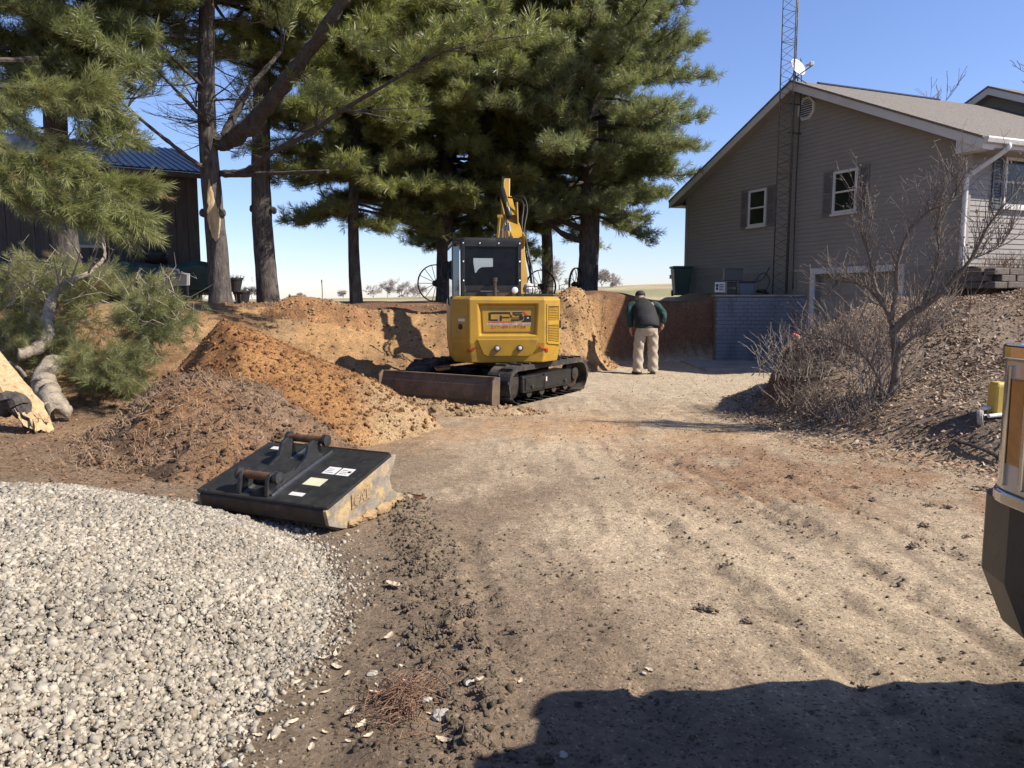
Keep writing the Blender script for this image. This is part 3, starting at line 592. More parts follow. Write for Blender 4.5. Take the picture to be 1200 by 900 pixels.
# roof slabs (top sheets with a rake overhang), fascia, soffit
RO, EO = .34, .55
def roof(name, a_mid, ridge, slope, halfw, b0, b1, eo):
    rf = None
    for s in (-1, 1):
        mb = MB(); e = halfw+eo
        prof = [(0, ridge), (s*e, ridge-slope*e), (s*e, ridge-slope*e-.05), (0, ridge-.05)]
        mb.prism(prof, HP(a_mid, b0, 0), ga, up, hb, b1-b0); o = hbuild(mb, 'roof', 'shingle'); rf = rf or o
        mb = MB(); mb.prism([(0, ridge-.052), (s*e, ridge-slope*e-.052), (s*e, ridge-slope*e-.24), (0, ridge-.24)], HP(a_mid, b0+.02, 0), ga, up, hb, .03); hbuild(mb, 'fascia', 'fascia')
        mb = MB(); mb.prism([(0, ridge-.2), (s*e, ridge-slope*e-.2), (s*e, ridge-slope*e-.22), (0, ridge-.22)], HP(a_mid, b0+.052, 0), ga, up, hb, -b0*0+.30); hbuild(mb, 'soffit', 'soffit')
        mb = MB(); ee = halfw; zz = ridge-slope*(halfw+eo)-.22
        mb.prism([(s*ee, zz), (s*(e-.03), zz), (s*(e-.03), zz+.02), (s*ee, zz+.02)], HP(a_mid, b0+.06, 0), ga, up, hb, b1-b0-.1); hbuild(mb, 'soffit', 'soffit')
        mb = MB(); mb.prism([(s*(e-.028), zz+.022), (s*(e-.003), zz+.022), (s*(e-.003), zz+.168), (s*(e-.028), zz+.168)], HP(a_mid, b0+.055, 0), ga, up, hb, b1-b0-.1); hbuild(mb, 'fascia', 'fascia')
    return rf
rf = roof('roof', MID, RID, SLP, MID, -RO, 7.2, EO)
mb = MB(); mb.prism([(-.09, RID-.02), (0, RID+.045), (.09, RID-.02)], HP(MID, .55, 0), ga, up, hb, 4.3); hbuild(mb, 'ridge_vent', 'black', rf)
# return box at the near eave, gutter and downspout
mb = MB(); ze = rtop(-EO)-.22
mb.prism([(-EO+.0, ze-.02), (.05, ze-.02), (.05, rtop(.05)-.245), (-EO, rtop(-EO)-.245+.1)], HP(0, -RO+.055, 0), ga, up, hb, RO-.06); hbuild(mb, 'eave_return', 'fascia')
mb = MB(); gpz = ze+.20
pr = [(-EO-.002, gpz), (-EO-.11, gpz), (-EO-.12, gpz-.03), (-EO-.09, gpz-.11), (-EO-.002, gpz-.11)]
mb.prism(pr, HP(0, -RO+.02, 0), ga, up, hb, 7.4); hbuild(mb, 'gutter', 'white', bevel=.006)
mb = MB(); dsp = [HP(-EO-.06, .30, ze+.1), HP(-EO-.04, .26, ze-.02), HP(-.12, -.02, ze-.42), HP(-.06, -.07, ze-.58), HP(-.06, -.07, 2.15)]
mb.tube(catmull(dsp, 5), .05, 8); hbuild(mb, 'downspout', 'white', smooth=True)
mb = MB(); mb.b2((-.02, -.02, 2.0), (.10, .10, rtop(0)-.22))
mb.v = [tuple(HP(q[1]-.035, q[0]-.012, q[2])) for q in mb.v]; hbuild(mb, 'corner_trim', 'siding', bevel=.004)
mb = MB(); mb.b2((-.02, -.10, 1.75), (.06, .02, rtop(HW)-.22)); mb.v = [tuple(HP(HW+q[1]+.03, q[0]-.012, q[2])) for q in mb.v]; hbuild(mb, 'corner_trim', 'siding', bevel=.004)
# taller second wing behind
RID2 = 7.62
roof('roof', MID, RID2, SLP, MID, 6.75, 15, EO)
mb = MB(); siding(mb, HP(0, 7.1, 0), ga, out, 4.4, RID2-.22, lambda z: (max(0, MID-(RID2-.2-z)/SLP), min(HW, MID+(RID2-.2-z)/SLP))); hbuild(mb, 'siding', 'siding', fix=False)
mb = MB(); mb.prism([(0, 1.5), (HW, 1.5), (HW, 5.2), (MID, RID2-.22), (0, 5.2)], HP(0, 7.105, 0), ga, up, hb, .12); hbuild(mb, 'wall', 'siding')
def window(o, ax, nrm, a0, a1, z0, z1, sh='shutter', shw=.30, big=False):
    wn = MB(); t = .065
    for q in ([(a0, z0), (a0+t, z0), (a0+t, z1), (a0, z1)], [(a1-t, z0), (a1, z0), (a1, z1), (a1-t, z1)], [(a0+t, z0), (a1-t, z0), (a1-t, z0+t), (a0+t, z0+t)], [(a0+t, z1-t), (a1-t, z1-t), (a1-t, z1), (a0+t, z1)],
              [(a0+t, (z0+z1)/2-.022), (a1-t, (z0+z1)/2-.022), (a1-t, (z0+z1)/2+.022), (a0+t, (z0+z1)/2+.022)]):
        wn.prism(q, o+nrm*.004, ax, up, nrm, .055)
    f = hbuild(wn, 'window', 'white', bevel=.004)
    zm = (z0+z1)/2
    for lo, hi in ((z0+t, zm-.022), (zm+.022, z1-t)):
        mb = MB(); mb.prism([(a0+t, lo), (a1-t, lo), (a1-t, hi), (a0+t, hi)], o+nrm*.01, ax, up, nrm, .02); hbuild(mb, 'pane', 'winglass', f)
    mb = MB(); mb.prism([(a0-.03, z0-.05), (a1+.03, z0-.05), (a1+.03, z0-.002), (a0-.03, z0-.002)], o+nrm*.004, ax, up, nrm, .085); hbuild(mb, 'sill', 'white', f)
    for c0 in (a0-.03-shw, a1+.03):
        mb = MB(); mb.prism([(c0, z0-.04), (c0+shw, z0-.04), (c0+shw, z1+.04), (c0, z1+.04)], o+nrm*.004, ax, up, nrm, .02)
        for (p, q) in ((c0, c0+.045), (c0+shw-.045, c0+shw)): mb.prism([(p, z0-.04), (q, z0-.04), (q, z1+.04), (p, z1+.04)], o+nrm*.025, ax, up, nrm, .018)
        for z in (z0-.04, zm-.03, z1-.03): mb.prism([(c0+.046, z), (c0+shw-.046, z), (c0+shw-.046, z+.06), (c0+.046, z+.06)], o+nrm*.025, ax, up, nrm, .017)
        so_ = hbuild(mb, 'shutter', sh)
        ls = MB(); nl = int((z1-z0)/.06)
        for i in range(nl):
            z = z0+.03+i*.06
            if abs(z-zm) < .05: continue
            ls.bar(o+nrm*.030+ax*(c0+.047)+up*z, o+nrm*.030+ax*(c0+shw-.047)+up*z, .045, .008, up+nrm*.8)
        l = hbuild(ls, 'louvre', sh, so_); l['kind'] = 'stuff'
def aat(px):                                       # position along the gable wall seen at a photo column
    u = (px-600)/FPX; k = 1/(cp+.2*sp)
    lo, hi = 0, HW
    for _ in range(40):
        m_ = (lo+hi)/2; q = HP(m_, 0, 0)
        if q.x/q.y > u*k: lo = m_
        else: hi = m_
    return (lo+hi)/2
def zat(px, py, a): q = HP(a, 0, 0); return P(px, py, q.y).z
a0, a1 = aat(1003.5), aat(975.5); zt = zat(990, 199, (a0+a1)/2); zb0 = zat(990, 249.5, (a0+a1)/2)
window(HP(0, 0, 0), ga, out, a0, a1, zb0, zt)
a0, a1 = aat(898), aat(877.5); zt = zat(888, 222, (a0+a1)/2); zb0 = zat(888, 265, (a0+a1)/2)
window(HP(0, 0, 0), ga, out, a0, a1, zb0, zt)
fx0 = 1.05
window(HP(0, 0, 0), hb, -ga, fx0, fx0+1.5, zat(1180, 243, 0)+.05, zat(1180, 181, 0)+.02, 'shutterblue', .30)
av = aat(940.5); zv = zat(941, 127.5, av)
mb = MB(); oc = [(.30*math.cos(R(22.5+45*i)), .30*math.sin(R(22.5+45*i))) for i in range(8)]; ic = [(x*.8, z*.8) for x, z in oc]
for i in range(8): j = (i+1) % 8; mb.prism([oc[i], oc[j], ic[j], ic[i]], HP(av, -.014, zv), ga, up, out, .05)
gv_ = hbuild(mb, 'gable_vent', 'white')
mb = MB(); mb.prism(ic, HP(av, -.012, zv), ga, up, out, .006); hbuild(mb, 'vent_backing', 'greybox', gv_)
for i in range(8):
    z = zv-.19+i*.054; hw_ = .235 if abs(z-zv) < .11 else .235-(abs(z-zv)-.11)*1.0
    mb = MB(); mb.bar(HP(av-hw_, -.035, z), HP(av+hw_, -.035, z), .035, .010, up+out*.9); hbuild(mb, 'vent_slat', 'white', gv_)

# ---------------------------------------------------------------- block wall beside the dug out bank
WX0, WX1, WY = 5.2, 7.46, 19.62; WZ = 1.70
rw = thing('block_wall', 'low painted block wall below the house beside the garage door', 'wall', (WX0, WY, 0))
mb = MB(); mb.b2((.012, .012, -.1), (WX1-WX0, .40, WZ-.05)); mb.build('mortar_core', M['mortar'], rw)
bmesh_b = []
for vv in range(3):
    mb = MB(); mb.box((0,0,0), (.190+vv*.002, .03, .088)); m_ = mb.mesh('brick'); m_.materials.append(M['brick']); bmesh_b.append(m_)
bmh = MB(); bmh.box((0,0,0), (.088, .03, .088)); bmh = bmh.mesh('brick'); bmh.materials.append(M['brick'])
bme = MB(); bme.box((0,0,0), (.03, .185, .088)); bme = bme.mesh('brick'); bme.materials.append(M['cutblock'])
for r in range(17):
    z = -.02+r*.0975+.044
    k = 0 if r % 2 else .1; x = -0.0+ (0.1 if k else 0.0)
    n_ = 11 if k else 11
    for i in range(12):
        xx = .0975+i*.1975-(.0985 if k else 0)
        if xx < .05: continue
        if xx+.1 > WX1-WX0+.12: continue
        if k and i == 1: link('brick', bmh, rw, (.062, random.uniform(-.004, .003), z))
        link('brick', random.choice(bmesh_b), rw, (xx, random.uniform(-.004, .003), z))
    for i in range(2): link('brick', bme, rw, (.0+random.uniform(-.002,.002), .115+i*.195, z))
mb = MB(); mb.b2((-.03, -.03, WZ-.048), (WX1-WX0, .42, WZ)); mb.build('coping', M['concrete'], rw, bevel=.01)
# things standing on the wall top
def onwall(px, d=.2): q = P(px, 343, WY+d); q.z = WZ; return q
q = onwall(843.5, .12); sg = thing('yard_sign', 'small white sign with black print on the block wall top', 'sign', q)
mb = MB(); mb.b2((-.13, 0, .06), (.13, .012, .32)); mb.build('sign_board', M['white'], sg, bevel=.004)
mb = MB()
for x in (-.1, .1): mb = MB(); mb.tube([(x, .006, 0), (x, .006, .06)], .006, 6); mb.build('sign_leg', M['galv'], sg)
pass
mb = MB()
mb.lathe([(.036, 0), (.036, .004)], (-.075, -.001, .235), (0,-1,0), 14); mb.b2((-.10, -.004, .12), (-.05, -.0005, .19))
for i, (x0, x1) in enumerate(((-.02,.09), (-.02,.11), (-.02,.07), (-.02,.10))): mb.b2((x0, -.004, .25-i*.045), (x1, -.0005, .27-i*.045))
mb.build('sign_print', M['ink'], sg)
q = onwall(859, .22); o = thing('meter_box', 'dark grey metal box mounted on the house wall above the bins', 'electric box', P(858.5, 329, 20.55))
mb = MB(); mb.b2((-.24, -.08, 0), (.24, .09, .32)); mb.build('box_body', M['greybox'], o, bevel=.012)
mb = MB(); mb.b2((-.245, -.10, .29), (.245, .07, .33)); mb.build('box_lid', M['greybox'], o, bevel=.008)
mb = MB(); mb.tube([(.1, 0, 0), (.1, 0, -.45)], .02, 8); mb.build('conduit', M['greybox'], o)
o = thing('crate', 'black open crate between the sign and the blue-grey bin', 'crate', onwall(856, .2))
mb = MB(); mb.b2((-.11, -.1, 0), (.11, .1, .012))
for s in (-1, 1):
    mb.b2((-.11, s*.1-.006, .012), (.11, s*.1+.006, .14)); mb.b2((-.11, s*.1-.006, .20), (.11, s*.1+.006, .30)); mb.b2((s*.11-.006, -.094, .012), (s*.11+.006, .094, .30))
mb.build('crate_body', M['blackplastic'], o, bevel=.005)
mb = MB(); mb.b2((-.12, -.115, .302), (.12, .115, .33)); mb.build('lid', M['blackplastic'], o, bevel=.006)
o = thing('storage_bin', 'blue-grey plastic bin with dark lid on the block wall', 'bin', onwall(873.5, .25))
mb = MB(); mb.ring([[(-.17,-.14,0), (.17,-.14,0), (.17,.14,0), (-.17,.14,0)], [(-.2,-.16,.30), (.2,-.16,.30), (.2,.16,.30), (-.2,.16,.30)]]); mb.build('bin_body', M['bluebin'], o, bevel=.02)
mb = MB(); mb.b2((-.215, -.175, .302), (.215, .175, .345)); mb.build('lid', M['blackplastic'], o, bevel=.012)
o = thing('hose_pile', 'black coiled hose heaped at the foot of the antenna tower', 'hose', onwall(893, .22))
mb = MB(); pts = [(.13*math.cos(t*.55)*(1+.25*math.sin(t*1.7)), .10*math.sin(t*.55), .03+.02*(t % 11)/2) for t in range(0, 60)]
mb.tube(pts, .018, 6); mb.build('coil', M['blackplastic'], o, smooth=True)
mb = MB(); mb.tube(catmull([(.1,0,.1), (.2,.05,.35), (.1,.1,.55), (-.05,.1,.50), (-.12,.1,.35), (.05,.1,.42), (.22,.12,.72)], 6), .012, 6); mb.build('loose_end', M['blackplastic'], o, smooth=True)
q = P(797.5, 345, 24.0); q.z = tz(q.x, q.y)
o = thing('trash_bin', 'dark green wheeled trash bin behind the far house corner', 'bin', q)
mb = MB(); mb.ring([[(-.2,-.2,.03), (.2,-.2,.03), (.2,.2,.03), (-.2,.2,.03)], [(-.28,-.28,.85), (.28,-.28,.85), (.28,.28,.85), (-.28,.28,.85)]]); mb.build('bin_body', M['greenbin'], o, bevel=.03)
mb = MB(); mb.b2((-.31, -.31, .852), (.31, .31, .92)); mb.build('lid', M['greenbin'], o, bevel=.025)
for s in (-1, 1): mb = MB(); mb.lathe([(.1, 0), (.1, .05)], (s*.2-.025, .26, .1), (1,0,0), 14); mb.build('wheel', M['tyre'], o)
# antenna tower
q = HP(aat(934), -.42, 0); twb = Vector((q.x, q.y, tz(q.x, q.y)))
tw = thing('antenna_tower', 'tall grey lattice antenna tower standing against the gable wall', 'tower', twb)
legs = [Vector((.22*math.cos(R(a)), .22*math.sin(R(a)), 0)) for a in (35, 155, 275)]; TH = 13.0
for l in legs: mb = MB(); mb.tube([l, l+up*TH], .016, 8); mb.build('tower_leg', M['galv'], tw, smooth=True)
mb = MB(); st = .40
for i in range(int(TH/st)):
    for j in range(3):
        a, b = legs[j], legs[(j+1) % 3]; z0 = i*st
        mb.tube([a+up*z0, b+up*(z0+st/2)], .006, 4); mb.tube([b+up*(z0+st/2), a+up*(z0+st)], .006, 4)
        if i % 8 == 7: mb.tube([a+up*(z0+st), b+up*(z0+st)], .007, 4)
b_ = mb.build('lattice', M['galv'], tw); b_['kind'] = 'stuff'
mb = MB(); mb.tube(catmull([(.30, .05, .3), (.28, .06, 3), (.31, .05, 5.2), (.27, .04, 6.0)], 8), .014, 6); mb.build('cable', M['blackplastic'], tw, smooth=True)
for z in (4.2, 4.9): mb = MB(); mb.bar((0, 0, z), tuple(hb*.42+up*z), .03, .03); mb.build('wall_bracket', M['galv'], tw)
# dish
q = P(935, 92, HP(MID, -.2, 0).y); q.z = RID+.02
dn = Vector((.45, -.80, .42)).normalized(); dc = P(933.5, 80, q.y-.25)
dt = thing('satellite_dish', 'round white satellite dish on the peak of the house roof', 'satellite dish', q)
def dl(p): return Vector(p)-q
mb = MB(); prof = []
for i in range(9): r = .235*i/8+.001; prof.append((r, .055*(r/.235)**2))
pr2 = [(r, h-.008) for r, h in prof[::-1]]
mb.lathe(prof+pr2, dl(dc), dn, 28); mb.build('reflector', M['dish'], dt, smooth=True)
lnb = P(951, 75, q.y-.55)
mb = MB(); mb.tube([dl(dc)-dn*.02-up*.2, dl(lnb)-up*.05], .014, 6); mb.build('feed_arm', M['greybox'], dt)
mb = MB(); mb.box(dl(lnb), (.09, .12, .09)); mb.tube([dl(lnb), dl(lnb)+(dl(dc)-dl(lnb)).normalized()*.15], .035, 10); mb.build('receiver', M['white'], dt, bevel=.015)
mb = MB(); mb.tube([dl(dc)-dn*.04, dl(dc)-dn*.10-up*.08, (0, 0, .02), tuple(-up*.12)], .02, 8); mb.tube([dl(dc)-dn*.10-up*.08, dl(HP(MID-.35, -.1, rtop(MID-.35)))], .013, 6); mb.tube([dl(dc)-dn*.10-up*.08, dl(HP(MID+.3, -.25, rtop(MID+.3)))], .013, 6); mb.build('mast', M['greybox'], dt)
# stone edging in front of the house
eg = thing('edging_wall', 'two course stone block edging along the house front bed', 'garden wall', HP(-1.0, 0, 0))
el = HP(-1.0, 0, 0); es = []
for v in range(4):
    mb = MB(); mb.box((0,0,0), (.36+.03*v, .22, .125)); m_ = mb.mesh('block'); m_.materials.append(M['edgestone']); es.append(m_)
bz0 = tz(*(HP(-.95, 1.0, 0).xy))-.06
def eblock(i, r, p, yaw): link('block', es[(i*3+r) % 4], eg, (p.x, p.y, bz0+.062+.128*r+random.uniform(-.006, .006)), yaw+random.uniform(-.05, .05), .018)
hy_ = math.atan2(hb.y, hb.x)
for r in range(3):
    for i in range(11): eblock(i, r, HP(-.95, -.25+i*.42+(.2 if r == 1 else 0), 0)-el, hy_)
    for i in range(2): eblock(i+1, r, HP(-.62+i*.40-(.1 if r == 1 else 0), -.38, 0)-el, hy_+math.pi/2)
bd = MB(); bd.prism([(-.86, 1.6), (-.03, 1.6), (-.03, bz0+.42), (-.45, bz0+.44), (-.86, bz0+.34)], HP(0, -.26, 0), ga, up, hb, 5); o = bd.build('planting_bed', M['heap']); o['kind'] = 'structure'
cm = o.data.attributes.new('col', 'FLOAT_COLOR', 'POINT'); cm.data.foreach_set('color', [.12,.085,.06,1]*len(o.data.vertices))
def stems(mb, base, n, h, spread, r=.004, lean=.5, n_side=4):
    for i in range(n):
        az = random.uniform(0, 6.28); b = Vector(base)+Vector((random.gauss(0, spread*.25), random.gauss(0, spread*.25), -.02)); hh = h*random.uniform(.5, 1.1)
        l = lean*random.random(); d = Vector((math.cos(az)*l, math.sin(az)*l, 1)).normalized(); p = b; pts = [p]
        for k in range(4):
            d = (d+Vector((random.gauss(0,.16), random.gauss(0,.16), random.gauss(-.06,.12)))).normalized(); p = p+d*hh/4; pts.append(p)
        mb.tube(pts, [r, r*.9, r*.75, r*.6, r*.4], n_side, False)
        for k in (2, 3):
            e = (d+Vector((random.gauss(0,.6), random.gauss(0,.6), .2))).normalized(); mb.tube([pts[k], pts[k]+e*hh*.2], [r*.6, r*.3], 3, False)
for k, (b, lab) in enumerate(((.75, 'dry brown ornamental grass clump at the house corner bed'), (2.0, 'taller dry brown shrub below the front window'), (3.3, 'dry brown shrub at the right end of the front bed'))):
    p = HP(-.42, b, bz0+.42); o = thing('dry_plant', lab, 'plant', p); mb = MB(); stems(mb, (0,0,0), 90, .5 if k else .38, .9, .005, .8); b_ = mb.build('stems', M['needlelitter'] if k != 1 else M['drystem'], o); b_['kind'] = 'stuff'

# concrete apron in front of the garage
mb = MB(); mb.b2((4.3, 16.9, -.05), (8.4, 19.6, .035)); o = mb.build('driveway_slab', M['concrete'], bevel=.01); o['kind'] = 'structure'

# ---------------------------------------------------------------- shed on the left
S1 = P(237, 340, 22.0); S1.z = 0; sdv = Vector((-.85, -.53, 0)).normalized(); sn = Vector((.53, -.85, 0)).normalized()
def SP(a, d, z): return S1+sdv*a-sn*d+up*z
shed = thing('shed', 'dark board sided shed with blue metal roof behind the pines', 'shed', SP(0, 0, 0)); sl0 = SP(0, 0, 0)
def sbuild(mb, name, m, parent=None, **k): mb.v = [tuple(Vector(q)-sl0) for q in mb.v]; return mb.build(name, M[m], parent or shed, **k)
SE = P(237, 203, 22.0).z
mb = MB(); mb.prism([(0, 1.2), (11, 1.2), (11, SE), (0, SE)], SP(0, .03, 0), sdv, up, -sn, .1); mb.prism([(0, 1.2), (6, 1.2), (6, SE), (0, SE)], SP(.0, .031, 0), -sn, up, sdv, .1); sbuild(mb, 'wall', 'barn')
for i in range(36):
    mb = MB(); a = .005+i*.305; mb.prism([(a, 1.25), (a+.295, 1.25), (a+.295, SE-.02), (a, SE-.02)], SP(0, 0, 0), sdv, up, -sn, .028)
    sbuild(mb, 'board', 'barn', bevel=.006)
mb = MB(); mb.prism([(-.35, SE+.0), (6.5, SE+1.75), (6.5, SE+1.70), (-.35, SE-.05)], SP(-.35, 0, 0), -sn, up, sdv, 11.6); rfo = sbuild(mb, 'roof', 'barnroof')
for i in range(58):
    a = -.33+i*.2; mb = MB(); mb.bar(SP(a, -.35, SE+.015), SP(a, 6.5, SE+1.765), .03, .03); sbuild(mb, 'roof_rib', 'barnroof', rfo)
mb = MB(); mb.prism([(-.37, SE-.055), (-.34, SE-.055), (-.34, SE-.19), (-.37, SE-.19)], SP(-.35, 0, 0), -sn, up, sdv, 11.6); sbuild(mb, 'fascia', 'barn')
def shw(px0, px1, py0, py1):
    def hit(px, py):
        d = ray(px, py); k = (S1-Vector((0, 0, CAM_Z))).dot(sn)/d.dot(sn); return Vector((0, 0, CAM_Z))+d*k
    A = hit(px0, py0); B = hit(px1, py1); a0 = (B-S1).dot(sdv); a1 = (A-S1).dot(sdv); z0, z1 = B.z, A.z; t = .07
    mb = MB()
    for q in ([(a0, z0), (a0+t, z0), (a0+t, z1), (a0, z1)], [(a1-t, z0), (a1, z0), (a1, z1), (a1-t, z1)], [(a0+t, z0), (a1-t, z0), (a1-t, z0+t), (a0+t, z0+t)], [(a0+t, z1-t), (a1-t, z1-t), (a1-t, z1), (a0+t, z1)]): mb.prism(q, SP(0, -.003, 0), sdv, up, sn, .035)
    f = sbuild(mb, 'window', 'barntrim'); mb = MB(); mb.prism([(a0+t, z0+t), (a1-t, z0+t), (a1-t, z1-t), (a0+t, z1-t)], SP(0, -.002, 0), sdv, up, sn, .012); sbuild(mb, 'pane', 'winglass', f)
shw(72, 123, 246, 291)
# dark green covered stack in front of the shed
q = P(215, 340, 20.5); q.z = tz(q.x, q.y)
tp = thing('covered_trailer', 'dark green tarp covered trailer along the front of the shed', 'trailer', q, R(22))
mb = MB(); rr = []
for x in np.linspace(-5.2, .75, 16):
    zt_ = 1.02+.06*math.sin(x*3.1)+.04*math.sin(x*7); dd = .55+.05*math.sin(x*2.3)
    rr.append([(x, -dd, .32), (x, -dd-.04, zt_-.12), (x, -dd+.10, zt_), (x, dd-.1, zt_+.03), (x, dd, zt_-.1), (x, dd, .32)])
mb.ring(rr); mb.build('tarp', M['tarp'], tp, smooth=False, bevel=.02)
mb = MB(); mb.b2((-5.1, -.5, .2), (.7, .5, .318)); mb.build('trailer_bed', M['blackplastic'], tp)
for x in (-3.6, -1.2):
    mb = MB(); mb.lathe([(.12, -.09), (.27, -.1), (.3, -.05), (.3, .05), (.27, .1), (.12, .09)], (x, -.62, .29), (0,1,0), 20); mb.build('wheel', M['tyre'], tp)
mb = MB(); pl = [(-.42,0), (.5,0), (.5,.30), (.26,.33), (.22,.42), (-.08,.46), (-.12,.38), (-.34,.34)]
q2 = P(199, 331, 19.5); q2.z = tz(q2.x, q2.y); tpp = thing('leaning_panel', 'pale edged stepped grey panel leaning in front of the tarp', 'panel', q2)
mb.prism(pl, (0, 0, .42), (1,0,0), (0,.15,.99), (0,-1,0), .03); mb.build('panel_face', M['barntrim'], tpp, bevel=.006)
mb = MB(); mb.prism([(x*.86+.005, z*.82+.03) for x, z in pl], (0, -.033, .42), (1,0,0), (0,.15,.99), (0,-1,0), .006); mb.build('panel_inset', M['greybox'], tpp)
mb = MB(); mb.tube([(-.3,.1,-.05), (-.3,.08,.42)], .03, 6); mb.tube([(.4,.1,-.05), (.4,.08,.42)], .03, 6); mb.build('leg', M['blackplastic'], tpp)
q3 = P(184, 314, 20.6); o = thing('black_tub', 'round topped black tub sitting on the green tarp', 'tub', (q3.x, q3.y, q.z+1.03))
mb = MB(); mb.lathe([(.28, 0), (.30, .20), (.31, .26), (.27, .33), (.12, .36), (.01, .365)], (0,0,0), (0,0,1), 20); mb.build('tub_body', M['blackplastic'], o, smooth=True)
mb = MB(); mb.lathe([(.315, .20), (.325, .22), (.325, .25), (.312, .26)], (0,0,0), (0,0,1), 20); mb.build('rim', M['blackplastic'], o)
q4 = P(284, 357, 19.0); q4.z = tz(q4.x, q4.y)
def pot(label, q, s, lift=0):
    o = thing('plant_pot', label, 'plant pot', (q.x, q.y, q.z+lift))
    mb = MB(); mb.lathe([(.13*s, 0), (.19*s, .28*s), (.205*s, .28*s), (.205*s, .33*s), (.185*s, .33*s), (.17*s, .26*s), (.01, .26*s)], (0,0,0), (0,0,1), 18); mb.build('pot', M['blackplastic'], o)
    mb = MB(); stems(mb, (0, 0, .26*s), 40, .22*s, .5*s, .006, .9); b_ = mb.build('dead_plant', M['iron'], o); b_['kind'] = 'stuff'; return o
pot('black plant pot with withered plant on the ground right of the scarred pine', q4, 1.05)
q5 = P(270, 347, 18.6); q5.z = tz(q5.x, q5.y); st = thing('pot_stand', 'dark low stand half hidden behind the scarred pine trunk', 'plant stand', q5)
for x in (-.2, .2):
    for y in (-.15, .15): mb = MB(); mb.tube([(x, y, -.02), (x*.9, y*.9, .30)], .02, 6); mb.build('leg', M['iron'], st)
mb = MB(); mb.b2((-.25, -.2, .302), (.25, .2, .33)); mb.build('stand_top', M['iron'], st)
pot('withered potted plant on the low stand beside the scarred pine', q5+Vector((.12, 0, .33)), .95)
mb = MB(); q = P(378, 366, 18); q.z = tz(q.x, q.y)-.03; o = thing('stake', 'thin wooden survey stake upright on the bank top', 'stake', q); mb.tube([(0,0,0), (.01,.0,.28), (.0,0,.55)], .012, 6); mb.build('stick', M['paletwig'], o)
mb = MB(); mb.lathe([(.016, .50), (.018, .52), (.016, .56)], (0,0,0), (0,0,1), 6); mb.build('painted_tip', M['twig'], o)

# spoked iron wheels standing by the trees
def iron_wheel(px, py, Yd, rad, yaw, label, hub=.12):
    q = P(px, py, Yd); g0 = tz(q.x, q.y); o = thing('spoked_wheel', label, 'iron wheel', (q.x, q.y, g0), yaw, 'old spoked iron wheels by the pines')
    cz = rad; n = 36; mb = MB(); mb.lathe([(rad-.03, -.03), (rad, -.03), (rad, .03), (rad-.03, .03), (rad-.03, -.03)], (0,0,cz), (0,1,0), n); mb.v = mb.v
    mb.f = mb.f[:-2]; mb.build('rim', M['iron'], o, smooth=False)
    mb = MB(); mb.lathe([(.05, -hub), (.09, -hub*.6), (.09, hub*.6), (.05, hub)], (0,0,cz), (0,1,0), 12); mb.build('hub', M['iron'], o)
    for i in range(14):
        a = 2*math.pi*i/14; mb = MB(); s = .05*(1 if i % 2 else -1); mb.tube([(.07*math.cos(a), s, cz+.07*math.sin(a)), ((rad-.02)*math.cos(a), 0, cz+(rad-.02)*math.sin(a))], .009, 5); mb.build('spoke', M['iron'], o)
    return o
iron_wheel(511, 350, 21.8, .53, R(20), 'spoked iron wheel leaning left of the thick pine trunk', .16)
iron_wheel(634, 350, 23.0, .50, R(25), 'spoked iron wheel partly hidden behind the excavator boom')
iron_wheel(675, 345, 22.6, .50, R(62), 'spoked iron wheel standing just left of the dark right hand pine', .14)
q = P(789, 337, 60); q.z = tz(q.x, q.y); o = thing('birdhouse_post', 'tiny dark box on a post far across the field', 'birdhouse', q)
mb = MB(); mb.tube([(0,0,-.1), (0,0,.8)], .05, 6); mb.build('post', M['iron'], o); mb = MB(); mb.box((0,0,.95), (.55,.4,.3)); mb.build('box', M['iron'], o)
